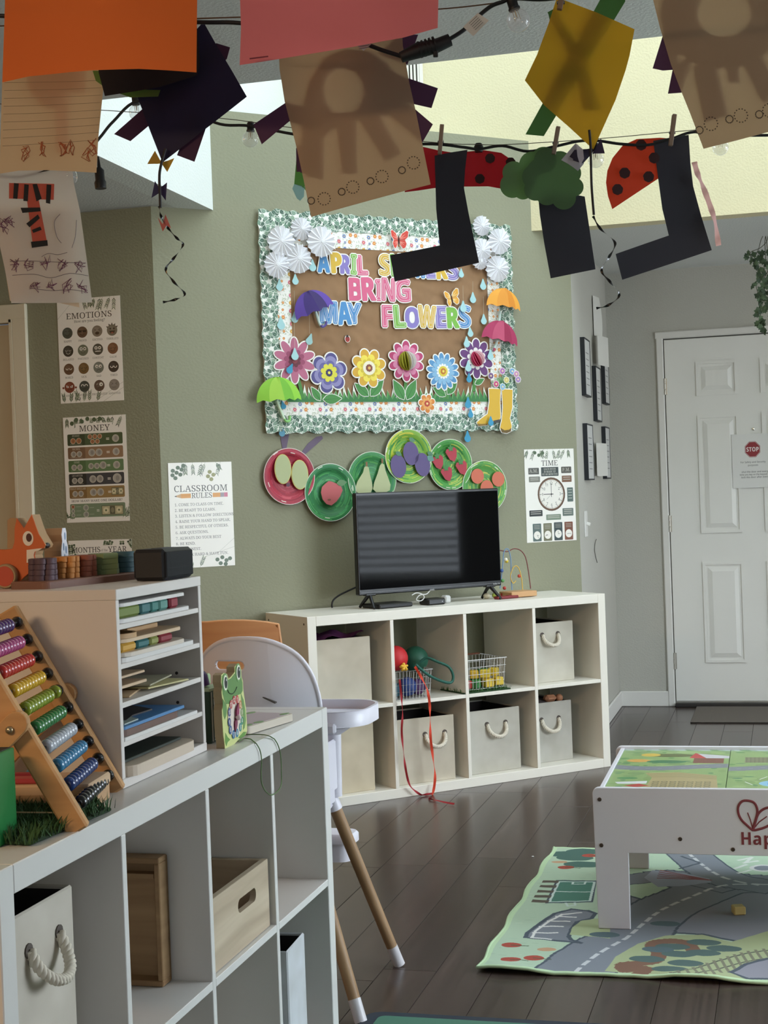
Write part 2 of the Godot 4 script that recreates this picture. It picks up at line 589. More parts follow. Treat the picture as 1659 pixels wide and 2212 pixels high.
func room() -> void:
	var plaster := noise_tex(0.05, Color(0.3, 0.3, 0.3), Color(0.8, 0.8, 0.8), 3)
	var po := {"bump": plaster, "bs": 0.2, "tri": Vector3(3, 3, 3)}
	var green := M("8d8d75", 0.7, po)
	var greige := M("b9b7ad", 0.75, po)
	var cream := M("dcd2ac", 0.8, po)
	var white := M("d2d4d0", 0.8, po)
	# floor: a dark slab carrying every plank
	var fl := struct("floor", span(Vector3(-4.6, -0.06, 2.0), Vector3(2.6, -0.0121, -8.6)), M("1c1918", 0.9), Transform3D(), "dark brown wood plank floor of the classroom")
	var woods := []
	var tones := [["352b27", "4c3f39"], ["392e2a", "50423c"], ["312825", "473a35"], ["3d322e", "554640"]]
	for k in 4:
		var m := M("ffffff", 0.26, {"tex": grain_tex(Color(tones[k][0]), Color(tones[k][1]), 20 + k), "spec": 0.5})
		m.uv1_scale = Vector3(1, 1, 1)
		woods.append(m)
	var W := 0.1425
	var rest := B.new()
	var plank_mesh := {}
	for i in range(-26, 25):
		var x := -0.910 + W * (i + 6)
		var off := fmod(absf(sin(i * 12.9898)) * 43758.5, 1.2)
		for j in 10:
			var z0: float = 2.0 - off - 1.2 * (j - 1)
			var z1 := maxf(z0 - 1.2, -8.5)
			z0 = minf(z0, 2.0)
			if z0 - z1 < 0.02 or x < -4.6 or x + W > 2.6: continue
			var seen := x > -2.2 and x < 1.0 and z1 < -2.4 and (x < 0.35 or z0 < -3.0)
			if x > -0.75 and z0 < -3.95 and z1 > -5.0 and x < 0.9: seen = seen and x < 0.3
			if x < -1.1 and z0 > -3.6: seen = false
			if seen:
				var ln := snappedf(z0 - z1, 0.01)
				if not plank_mesh.has(ln):
					var b := B.new()
					b.prism(rect(Vector2(0, 0.0005), Vector2(ln - 0.001, W - 0.0005)), 0.0, 0.012, Transform3D(), 0.0007)
					plank_mesh[ln] = b.done()
				part(fl, "plank", plank_mesh[ln], woods[abs(i * 7 + j * 3) % 4], Transform3D(Basis(Vector3(0, 0, -1), Vector3(-1, 0, 0), Vector3(0, 1, 0)), Vector3(x + W, -0.012, z0)))
			else:
				rest.prism(rect(Vector2(0, 0.001), Vector2(z0 - z1 - 0.002, W - 0.001)), 0.0, 0.012, Transform3D(Basis(Vector3(0, 0, -1), Vector3(-1, 0, 0), Vector3(0, 1, 0)), Vector3(x + W, -0.012, z0)))
	part(fl, "outlying_planks", rest.done(), woods[0]).set_meta("kind", "stuff")
	# walls
	var up := Transform3D(Basis(Vector3(1, 0, 0), Vector3(0, 0, -1), Vector3(0, 1, 0)), Vector3.ZERO)   # plan (x, -z) pushed up
	struct("wall_chamfer", B.new().prism([Vector2(-2.4268, 5.624), Vector2(-0.941, 7.067), Vector2(-1.1, 7.067), Vector2(-2.4268, 5.78)], 0, 2.845, up).done(), green, Transform3D(), "sage green wall set at an angle behind the bulletin board")
	struct("wall_ledge", B.new().prism([Vector2(-2.36, 5.69), Vector2(-1.0, 7.01), Vector2(-1.12, 7.0), Vector2(-2.25, 6.91), Vector2(-2.3, 5.85)], 2.76, 2.84, up).done(), white, Transform3D(), "plant ledge on top of the angled green wall")
	struct("wall_left", span(Vector3(-3.06, 0, -5.624), Vector3(-2.4268, ROOM_TOP, -5.744)), green, Transform3D(), "shaded green wall left of the corner, hung with posters").set_meta("kind", "structure")
	struct("wall_left_end", B.new().box(Vector3(-4.3, 1.2, -5.69), Vector3(0.7, 2.46, 0.12)).box(Vector3(-3.5, 2.255, -5.684), Vector3(0.95, 0.36, 0.12)).done(), green, Transform3D(), "green wall over and beyond the white side door")
	struct("wall_hallway", span(Vector3(-0.941, 0, -7.067), Vector3(-1.06, ROOM_TOP, -8.5)), greige, Transform3D(), "grey hallway wall hung with black framed panels")
	struct("wall_entry", span(Vector3(-1.06, 0, -8.5), Vector3(2.6, ROOM_TOP + 0.1, -8.62)), greige, Transform3D(), "grey wall around the white front door")
	struct("wall_right", B.new().box(Vector3(2.66, 1.2, -6.985), Vector3(0.12, 2.46, 3.29)).box(Vector3(2.66, 0.31, -4.17), Vector3(0.12, 0.66, 2.36)).box(Vector3(2.66, 2.27, -4.17), Vector3(0.12, 0.34, 2.36)).box(Vector3(2.66, 1.2, -0.5), Vector3(0.12, 2.46, 5.0)).done(), greige, Transform3D(), "grey wall right of the room with the blind window")
	struct("wall_rear", B.new().box(Vector3(-2.35, 1.2, 2.06), Vector3(4.6, 2.46, 0.12)).box(Vector3(2.25, 1.2, 2.06), Vector3(0.8, 2.46, 0.12)).box(Vector3(0.9, 2.38, 2.06), Vector3(1.95, 0.12, 0.12)).box(Vector3(0.9, 0.15, 2.06), Vector3(1.95, 0.3, 0.12)).done(), greige, Transform3D(), "rear wall of the classroom behind the viewer")
	struct("wall_far_left", span(Vector3(-4.6, 0, 2.0), Vector3(-4.72, ROOM_TOP, -5.7)), green, Transform3D(), "green wall at the far left of the classroom")
	# the light well above the middle of the room
	struct("wall_well_left", span(Vector3(-2.233, ROOM_TOP, -4.1), Vector3(-2.35, 4.3, -7.03)), M("dde2de", 0.8, po), Transform3D(), "bright side wall of the light well, left")
	struct("wall_well_back", span(Vector3(-2.35, ROOM_TOP, -6.918), Vector3(1.6, 4.3, -7.03)), cream, Transform3D(), "bright cream wall of the light well above the hallway")
	struct("wall_well_front", span(Vector3(-2.35, ROOM_TOP + 0.12, -4.1), Vector3(1.6, 4.3, -3.98)), cream, Transform3D(), "near wall of the light well")
	struct("wall_well_right", B.new().box(Vector3(1.56, 2.68, -5.5), Vector3(0.12, 0.5, 3.06)).box(Vector3(1.56, 4.1, -5.5), Vector3(0.12, 0.4, 3.06)).box(Vector3(1.56, 3.42, -4.16), Vector3(0.12, 1.0, 0.36)).box(Vector3(1.56, 3.42, -6.84), Vector3(0.12, 1.0, 0.36)).done(), cream, Transform3D(), "right wall of the light well round its high window")
	var ce := B.new()
	ce.box(Vector3(-1.0, ROOM_TOP + 0.06, -0.99), Vector3(7.4, 0.12, 6.22))
	ce.box(Vector3(-3.5, ROOM_TOP + 0.06, -4.93), Vector3(2.3, 0.12, 1.66))
	ce.prism([Vector2(-4.7, 5.74), Vector2(-4.7, 5.6), Vector2(-2.35, 5.6), Vector2(-2.35, 5.68), Vector2(-2.43, 5.64), Vector2(-2.43, 5.74)], ROOM_TOP, ROOM_TOP + 0.12, up)
	ce.box(Vector3(0.8, ROOM_TOP + 0.06, -7.8), Vector3(3.8, 0.12, 1.56))
	ce.box(Vector3(2.15, ROOM_TOP + 0.06, -5.56), Vector3(1.1, 0.12, 2.93))
	struct("ceiling", ce.done(), white, Transform3D(), "shaded white ceiling round the light well")
	struct("ceiling_well", span(Vector3(-2.35, 4.25, -3.98), Vector3(1.62, 4.37, -7.03)), white, Transform3D(), "top of the light well")
	# panes that let the daylight in
	struct("window_1", bx(Vector3(-0.3, 4.21, -5.5), Vector3(3.5, 0.05, 2.7)), glow("fff8ea", 1.6), Transform3D(), "frosted skylight at the top of the light well")
	struct("window_2", bx(Vector3(1.56, 3.42, -5.5), Vector3(0.04, 0.98, 2.36)), glow("e6f0ff", 1.6), Transform3D(), "high window in the right wall of the light well")
	var w3 := struct("window_3", bx(Vector3(2.69, 1.37, -4.17), Vector3(0.03, 1.46, 2.36)), glow("e6f0ff", 0.9), Transform3D(), "window with white blinds in the right wall")
	part(w3, "window_frame", B.new().box(Vector3(2.6, 0.62, -4.17), Vector3(0.06, 0.045, 2.46), 0.005).box(Vector3(2.6, 2.12, -4.17), Vector3(0.06, 0.05, 2.46), 0.005).box(Vector3(2.6, 1.37, -2.97), Vector3(0.06, 1.46, 0.05), 0.005).box(Vector3(2.6, 1.37, -5.37), Vector3(0.06, 1.46, 0.05), 0.005).done(), M("e8e8e4", 0.5))
	var slat := bx(Vector3.ZERO, Vector3(0.055, 0.003, 2.3))
	for k in 24: part(w3, "blind_slat", slat, M("e4e2dc", 0.5), Transform3D(Basis(Vector3(0, 0, 1), 0.35), Vector3(2.612, 0.68 + k * 0.06, -4.17)))
	struct("window_5", bx(Vector3(2.59, 1.3, -7.8), Vector3(0.03, 1.9, 1.1)), glow("f2f6ff", 0.7), Transform3D(), "tall side window of the hallway on the right")
	struct("window_4", bx(Vector3(0.9, 1.31, 2.06), Vector3(1.9, 2.02, 0.04)), glow("f4f6ff", 0.6), Transform3D(), "patio window in the rear wall")
	var cl := thing("ceiling_lamp", "flat warm ceiling lamp behind the viewer", "ceiling lamp", Transform3D(Basis.IDENTITY, Vector3(-1.9, 2.43, 0.4)))
	part(cl, "frame", bx(Vector3(0, -0.025, 0), Vector3(1.1, 0.05, 0.6), 0.01), M("d8d6d0", 0.5))
	part(cl, "glowing_diffuser", bx(Vector3(0, -0.053, 0), Vector3(1.0, 0.01, 0.5), 0.003), glow("ffd8a8", 0.9))
	copy_of(cl, "flat warm ceiling lamp over the left side of the room", Transform3D(Basis.IDENTITY, Vector3(-3.3, 2.43, -3.2)))
	# baseboards
	var skirt := M("dedcd6", 0.5)
	struct("baseboard_hallway", span(Vector3(-0.941, 0, -7.067), Vector3(-0.927, 0.085, -8.5), 0.004), skirt, Transform3D(), "white baseboard along the hallway wall")
	struct("baseboard_entry", span(Vector3(-0.941, 0, -8.5), Vector3(-0.66, 0.085, -8.486), 0.004), skirt, Transform3D(), "white baseboard left of the front door")
	struct("baseboard_chamfer", B.new().box(Vector3(0.6, 0.0425, 0.006), Vector3(2.06, 0.085, 0.014), 0.004).done(), skirt, WALL, "white baseboard under the green wall")
	struct("baseboard_left", span(Vector3(-2.985, 0, -5.624), Vector3(-2.43, 0.085, -5.61), 0.004), skirt, Transform3D(), "white baseboard under the posters")
	# supply vent high on the cream wall
	var vent := thing("wall_vent", "white louvred air vent high on the cream wall above the hallway", "vent", Transform3D(Basis.IDENTITY, Vector3(W2(-1.6361,3.2126).x, W2(-1.6361,3.2126).y, -6.918)))
	part(vent, "frame", B.new().prism(rect(Vector2(-0.09, -0.07), Vector2(0.055, 0.07)), 0, 0.008, Transform3D(), 0.004, false, [rect(Vector2(-0.075, -0.055), Vector2(0.04, 0.055))]).done(), M("e6e2d4", 0.6))
	part(vent, "backing", bx(Vector3(-0.0175, 0, 0.001), Vector3(0.115, 0.11, 0.002)), M("4a463e", 0.9))
	for k in 7: part(vent, "louvre", bx(Vector3(-0.068 + 0.017 * k, 0, 0.005), Vector3(0.009, 0.112, 0.006)), M("e6e2d4", 0.6))
	side_door()

func side_door() -> void:
	# white door at the far left, with its casing
	var cas := M("d9d0b8", 0.5)
	var t := struct("trim_1", B.new().box(Vector3(-3.025, 1.03, 0.008), Vector3(0.065, 2.06, 0.02), 0.004).box(Vector3(-3.5, 2.045, 0.0082), Vector3(1.016, 0.065, 0.021), 0.004).box(Vector3(-3.98, 1.03, 0.008), Vector3(0.065, 2.06, 0.02), 0.004).done(), cas, LEFT, "cream casing of the side door")
	part(t, "inner_stop", B.new().box(Vector3(-3.063, 1.0, -0.01), Vector3(0.014, 2.03, 0.06)).box(Vector3(-3.5, 2.01, -0.01), Vector3(0.88, 0.014, 0.06)).done(), cas)
	struct("door_1", span(Vector3(-3.94, 0.005, -0.055), Vector3(-3.073, 2.0, -0.02), 0.003), M("d3cab2", 0.45), LEFT, "cream side door at the left edge")

# ---------------------------------------------------------------- cube shelves
func cube_shelf(called: String, label: String, at: Transform3D, m: Material, edge: Material) -> Node3D:
	var o := thing(called, label, "shelf unit", at)
	var L := 1.465
	var Hh := 0.765
	var D := 0.39
	part(o, "top_panel", span(Vector3(0.039, Hh - 0.039, 0), Vector3(L - 0.039, Hh, -D), 0.0015), m)
	part(o, "bottom_panel", span(Vector3(0.039, 0, 0), Vector3(L - 0.039, 0.039, -D), 0.0015), m)
	for s in [0.0, L - 0.039]: part(o, "side_panel", span(Vector3(s, 0, 0), Vector3(s + 0.039, Hh, -D), 0.0015), m)
	for x in [0.374, 0.7245, 1.0745]: part(o, "divider", span(Vector3(x, 0.039, -0.001), Vector3(x + 0.016, Hh - 0.039, -D), 0.001), m)
	for k in 4: part(o, "shelf_board", span(Vector3([0.039, 0.39, 0.7405, 1.0905][k], 0.375, -0.001), Vector3([0.374, 0.7245, 1.0745, 1.426][k], 0.390, -D), 0.001), m)
	var sc := B.new()
	for s in [0.0, L]:
		for q in [[-0.03, 0.735], [-0.36, 0.735], [-0.03, 0.03], [-0.36, 0.03]]:
			sc.box(Vector3(s, q[1], q[0]), Vector3(0.002, 0.008, 0.008), 0.0008)
	part(o, "screw_holes", sc.done(), M("3a3026", 0.8))
	return o

# twisted three-strand rope along a path
func rope(b: B, path: Array, r: float, twists: float) -> void:
	var n := path.size()
	for s in 3:
		var l := []
		for i in n:
			var d: Vector3 = (path[mini(i + 1, n - 1)] - path[maxi(i - 1, 0)]).normalized()
			var u := d.cross(Vector3(0.1, 0.2, 1).normalized()).normalized()
			var w := d.cross(u)
			var a := TAU * (twists * i / n + s / 3.0)
			l.append(path[i] + (u * cos(a) + w * sin(a)) * r * 0.52)
		b.tube(l, r * 0.56, 8)

# fabric storage bin, origin at the middle of its front's foot, z towards the front
func bin(label: String, at: Transform3D, w: float, h: float, d: float, m: Material, handle := 0.5, hy := 0.72, hw := 0.045, group := "fabric bins with rope handles") -> Node3D:
	var o := thing("storage_bin", label, "storage bin", at, group)
	var t := 0.006
	var b := B.new()
	b.box(Vector3(0, h / 2, -t / 2), Vector3(w, h, t), 0.003)
	b.box(Vector3(0, h / 2, -d + t / 2), Vector3(w, h, t), 0.003)
	for s in [-1.0, 1.0]: b.box(Vector3(s * (w / 2 - t / 2), h / 2, -d / 2), Vector3(t, h, d - 0.004), 0.003)
	b.box(Vector3(0, 0.004, -d / 2), Vector3(w - 0.004, 0.008, d - 0.004))
	part(o, "fabric_body", b.done(), m)
	part(o, "lining", B.new().box(Vector3(0, h / 2, -t - 0.001), Vector3(w - 0.012, h - 0.012, 0.002)).box(Vector3(0, h / 2, -d + t + 0.001), Vector3(w - 0.012, h - 0.012, 0.002)).box(Vector3(0, 0.012, -d / 2), Vector3(w - 0.014, 0.004, d - 0.014)).box(Vector3(w / 2 - t - 0.001, h / 2, -d / 2), Vector3(0.002, h - 0.012, d - 0.014)).box(Vector3(-w / 2 + t + 0.001, h / 2, -d / 2), Vector3(0.002, h - 0.012, d - 0.014)).done(), M("2a2524", 0.95))
	if handle >= 0.0:
		var cx := (handle - 0.5) * w
		var hb := B.new()
		var pth := []
		for i in 41:
			var a := PI * i / 40.0
			pth.append(Vector3(cx - cos(a) * hw * (1.0 if i > 2 and i < 38 else 0.97), h * hy - pow(sin(a), 0.8) * hw * 1.12, 0.002 + sin(a) * 0.03))
		rope(hb, pth, 0.0085, 7.0)
		part(o, "rope_handle", hb.done(), M("d8d0bf", 0.9))
		for s in [-1.0, 1.0]: part(o, "grommet", B.new().lathe([Vector2(0.0, 0.0), Vector2(0.011, 0), Vector2(0.011, 0.002), Vector2(0.0, 0.0025)], 12, Transform3D(Basis(Vector3.RIGHT, PI / 2), Vector3(cx + s * hw, h * hy, 0.0))).done(), M("4a3f36", 0.6))
	return o

func fabric(hex: String, seed_ := 5) -> StandardMaterial3D:
	return M(hex, 0.95, {"tex": noise_tex(0.012, Color(0.92, 0.915, 0.9), Color(1, 1, 1), seed_, 256, 256, 3), "tri": Vector3(2.2, 2.2, 2.2)})

func wire_basket(label: String, at: Transform3D, w: float, h: float, d: float) -> Node3D:
	var o := thing("wire_basket", label, "wire basket", at, "white wire baskets in the cube shelf")
	var m := M("d9d8d4", 0.35, {"metal": 0.2})
	var b := B.new()
	var tp := 0.012
	for yk in 5:
		var y := h * yk / 4.0
		var e := tp * (1.0 - y / h)
		b.tube([Vector3(-w / 2 + e, y, -e), Vector3(w / 2 - e, y, -e), Vector3(w / 2 - e, y, -d + e), Vector3(-w / 2 + e, y, -d + e)], 0.0022 if yk == 4 else 0.0012, 6, true)
	part(o, "rings", b.done(), m)
	var v := B.new()
	for k in 12:
		var x := -w / 2 + w * (k + 0.5) / 12
		v.tube([Vector3(x, h, 0), Vector3(x * 0.92, 0, -tp)], 0.0011, 5)
		v.tube([Vector3(x, h, -d), Vector3(x * 0.92, 0, -d + tp)], 0.0011, 5)
		v.tube([Vector3(x * 0.92, 0, -tp), Vector3(x * 0.92, 0, -d + tp)], 0.0011, 5)
	for k in 10:
		var z := -d * (k + 0.5) / 10
		for s in [-1.0, 1.0]: v.tube([Vector3(s * w / 2, h, z), Vector3(s * (w / 2 - tp), 0, z)], 0.0011, 5)
	part(o, "wires", v.done(), m)
	return o

func far_unit() -> void:
	var m := M("e8e3d6", 0.4)
	cube_shelf("cube_shelf", "white cube shelf with eight compartments under the television", FAR, m, m)
	var inb := func(x: float, y: float, z: float, yaw := 0.0) -> Transform3D: return FAR * Transform3D(Basis(Vector3.UP, yaw), Vector3(x, y, z))
	var fa := fabric("c9c4b6")
	# x of each bin: middle of its front
	bin("plain cream fabric bin with purple cloth inside, top left compartment of the far shelf", inb.call(0.172, 0.39, -0.045), 0.262, 0.275, 0.29, fabric("cfc6b4", 6), -1.0)
	bin("grey white fabric bin with rope handle, top right compartment of the far shelf", inb.call(1.215, 0.39, -0.075), 0.25, 0.262, 0.29, fa, 0.5, 0.80, 0.042)
	bin("cream fabric bin in the bottom left compartment, partly behind the white high chair tray", inb.call(0.172, 0.039, -0.045), 0.262, 0.29, 0.29, fabric("cfc3aa", 7), -1.0)
	bin("fabric bin with rope handle in the second bottom compartment, red streamer in front of it", inb.call(0.545, 0.039, -0.04, -0.06), 0.27, 0.27, 0.28, fabric("cbc2b0", 8), 0.66, 0.74, 0.046)
	bin("fabric bin with rope handle in the third bottom compartment, below the basket of blocks", inb.call(0.888, 0.039, -0.05), 0.27, 0.268, 0.29, fabric("c4c0b4", 9), 0.55, 0.77, 0.047)
	bin("fabric bin with rope handle in the bottom right compartment, a brown toy on top", inb.call(1.205, 0.039, -0.09), 0.245, 0.262, 0.28, fabric("bdbab0", 10), 0.52, 0.72, 0.046)
	var cloth := B.new().sheet(rect(Vector2(-0.12, -0.12), Vector2(0.12, 0.12)), 10, func(x, y): return 0.02 * sin(x * 40) * cos(y * 33) + 0.03 * cos(x * 9 + y * 5), Transform3D(Basis(Vector3.RIGHT, -PI / 2), Vector3.ZERO))
	solo("cloth", "crumpled purple cloth inside the top left fabric bin of the far shelf", "cloth", cloth.done(), M("5a1f52", 0.9, {"two": true}), inb.call(0.165, 0.645, -0.18))
	solo("toy_car", "small brown wooden toy lying on top of the bottom right fabric bin", "toy", B.new().box(Vector3.ZERO, Vector3(0.06, 0.03, 0.04), 0.012).ball(Vector3(0.05, -0.004, 0.0), 0.018).done(), M("a4704f", 0.7), inb.call(1.24, 0.312, -0.13))
	solo("toy_bag", "dark bundle of toys filling the bottom right fabric bin", "toy bundle", B.new().ball(Vector3.ZERO, 0.1, 16, Vector3(1.0, 0.35, 1.0)).ball(Vector3(-0.04, 0.005, 0.03), 0.05, 12, Vector3(1, 0.6, 1)).done(), M("4b4240", 0.9), inb.call(1.19, 0.275, -0.2))
	solo("toy_rail", "brown wooden toy on the bottom left fabric bin beside the high chair tray", "toy", B.new().box(Vector3.ZERO, Vector3(0.1, 0.03, 0.04), 0.012).ball(Vector3(0.055, 0.0, 0.0), 0.022).done(), M("7a4c34", 0.7), inb.call(0.235, 0.345, -0.07))
	# basket with balls and ribbons
	wire_basket("white wire basket holding balls and ribbons, second top compartment", inb.call(0.487, 0.392, -0.035, -0.1), 0.19, 0.115, 0.24)
	var bl := [["red ball on the left rim of the wire basket", "c8242a", W2(.4438,.5589), 0.052, -0.09], ["dark green ball in the middle of the wire basket", "1f5a45", W2(.5736,.5394), 0.055, -0.15], ["blue ball low in the wire basket seen through the wires", "27407e", Vector2(0.5, 0.435), 0.04, -0.1], ["purple ball at the right end inside the wire basket", "4a2a5c", Vector2(0.55, 0.43), 0.034, -0.1], ["teal ball at the left end inside the wire basket", "1f4d5e", Vector2(0.43, 0.428), 0.032, -0.09]]
	for e in bl: solo("ball", e[0], "ball", B.new().ball(Vector3.ZERO, e[3], 22).done(), M(e[1], 0.55), FAR * Transform3D(Basis.IDENTITY, Vector3(e[2].x, e[2].y, e[4])), "balls in the wire basket")
	solo("toy_star", "small yellow star shaped toy at the basket rim beside the red ball", "toy", B.new().prism(petals(Vector2.ZERO, 5, 0.008, 0.018, 0.3, true), -0.008, 0.008, Transform3D(), 0.003).done(), M("e8b83a", 0.6), FAR * Transform3D(Basis(Vector3.RIGHT, -0.4), Vector3(W2(.4494,.5265).x, W2(.4494,.5265).y, -0.03)))
	var gr := []
	for q in curve3([W2(.4794,.5371),W2(.536,.4908),W2(.5991,.4592),W2(.6452,.4485),W2(.6573,.4752),W2(.6394,.5139),W2(.6024,.5356),W2(.5708,.5522),W2(.5486,.5357)], 5): gr.append(Vector3(q.x, q.y, 0.012))
	for i in gr.size(): gr[i].z = 0.012 - 0.08 * smoothstep(0.55, 1.0, float(i) / gr.size())
	solo("green_loop", "dark green jump rope looping out of the wire basket", "jump rope", B.new().tube(gr, 0.006, 8).done(), M("1d5a4c", 0.6), FAR)
	var rb := []
	for q in curve3([W2(.4654,.5319),W2(.4882,.4951),W2(.5176,.4373),W2(.528,.3812),W2(.5285,.3168),W2(.5271,.2342),W2(.5352,.1504),W2(.5417,.076),W2(.5316,.0173),W2(.5141,-.0172),W2(.5004,-.0384)], 6): rb.append(Vector3(q.x, q.y, 0.03))
	ribbon("streamer", "bright orange red paper streamer hanging from the wire basket down to the floor", "streamer", rb, 0.011, M("d8452a", 0.75, {"two": true}), FAR, "streamers hanging from the wire basket")
	rb = []
	for q in curve3([W2(.393,.4855),W2(.3976,.4214),W2(.4007,.3483),W2(.3935,.2762),W2(.3983,.1938),W2(.4056,.12),W2(.4217,.0542),W2(.4571,.0177),W2(.4934,-.0026),W2(.5249,-.014)], 6): rb.append(Vector3(q.x, maxf(q.y, 0.006), 0.028))
	var tail: Array = [W3(-1.4309,.006,-5.8801),W3(-1.3967,.006,-5.8519),W3(-1.3511,.006,-5.8121),W3(-1.3036,.006,-5.7817)]
	for q in tail: rb.append(FAR.affine_inverse() * q)
	ribbon("streamer", "dark red paper streamer hanging at the divider and trailing on the floor", "streamer", rb, 0.0095, M("9c2028", 0.75, {"two": true}), FAR, "streamers hanging from the wire basket")
	# basket with blocks on a grass mat
	var gm := thing("grass_mat", "small square of artificial grass under the basket of blocks", "grass mat", inb.call(0.835, 0.391, -0.10))
	part(gm, "backing", bx(Vector3(0, 0.002, 0), Vector3(0.235, 0.004, 0.19)), M("23401f", 0.9))
	part(gm, "grass_blades", grass(0.235, 0.19, 0.018, 900, 3), M("3f6a30", 0.8, {"two": true})).set_meta("kind", "stuff")
	wire_basket("white wire basket full of wooden blocks, third top compartment", inb.call(0.835, 0.402, -0.015), 0.215, 0.125, 0.2)
	var cols := ["d8b832", "2f7a3a", "d8b832", "b02c2c", "e0c43c", "3a8a44", "d0a82c", "b83030", "e0c43c", "2f7a3a", "d8b832", "3a8a44"]
	var nm := ["yellow", "green", "yellow", "red", "yellow", "green", "yellow", "red", "yellow", "green", "yellow", "green"]
	var spots := [[0.03, 0.03, -0.03], [-0.03, 0.03, -0.035], [0.08, 0.035, -0.03], [-0.075, 0.03, -0.04], [0.05, 0.03, -0.08], [0.0, 0.03, -0.09], [-0.02, 0.068, -0.06], [-0.08, 0.062, -0.07], [0.03, 0.068, -0.05], [0.055, 0.066, -0.10], [0.085, 0.07, -0.07], [-0.05, 0.03, -0.12]]
	var bh := ["in front at the centre", "in front left of centre", "at the front right corner", "at the front left corner", "in the second row right of centre", "in the second row at the centre", "on top left of centre", "on top at the left corner", "on top at the centre", "on top towards the back right", "on top at the right corner", "at the back left"]
	for k in 12:
		var s: Array = spots[k]
		solo("toy_block", "%s wooden block in the wire basket, %s" % [nm[k], bh[k]], "toy block", B.new().box(Vector3.ZERO, Vector3(0.042, 0.034, 0.036), 0.003).done(), M(cols[k], 0.55), inb.call(0.835 + s[0], 0.392 + s[1], -0.015 + s[2], k * 0.7), "wooden blocks in the wire basket")
	solo("brown_band", "brown strap lying on the back rim of the basket of blocks", "strap", B.new().box(Vector3.ZERO, Vector3(0.09, 0.007, 0.02), 0.003).done(), M("6b3f2a", 0.7), inb.call(0.88, 0.532, -0.2))
	television()

func ribbon(called: String, label: String, cat: String, p: Array, w: float, m: Material, at: Transform3D, group := "", twist := 0.9) -> Node3D:
	return solo(called, label, cat, ribbon_mesh(p, w, twist), m, at, group)

func ribbon_mesh(p: Array, w: float, twist: float) -> ArrayMesh:
	var b := B.new()
	b.smooth(true)
	var n := p.size()
	var L := []
	for i in n:
		var d: Vector3 = (p[mini(i + 1, n - 1)] - p[maxi(i - 1, 0)]).normalized()
		var u := d.cross(Vector3(0, 0, 1))
		if u.length() < 0.3: u = d.cross(Vector3(0, 1, 0))
		u = u.normalized().rotated(d, sin(i * 0.45) * twist)
		L.append([p[i] - u * w / 2, p[i] + u * w / 2])
	for i in n - 1: b.quad(L[i][0], L[i][1], L[i + 1][1], L[i + 1][0])
	return b.done()

func grass(w: float, d: float, h: float, n: int, seed_: int) -> ArrayMesh:
	var r := RandomNumberGenerator.new()
	r.seed = seed_
	var b := B.new()
	b.smooth(false)
	for i in n:
		var p := Vector3(r.randf_range(-w / 2, w / 2), 0.003, r.randf_range(-d / 2, d / 2))
		var a := r.randf() * TAU
		var u := Vector3(cos(a), 0, sin(a)) * 0.0012
		var lean := Vector3(r.randf_range(-1, 1), 0, r.randf_range(-1, 1)) * h * 0.6
		var t := p + Vector3.UP * h * r.randf_range(0.6, 1.1) + lean
		var mm := p.lerp(t, 0.5) + Vector3.UP * h * 0.12
		b.quad(p - u, p + u, mm + u * 0.7, mm - u * 0.7)
		b.tri(mm - u * 0.7, mm + u * 0.7, t)
	return b.done()

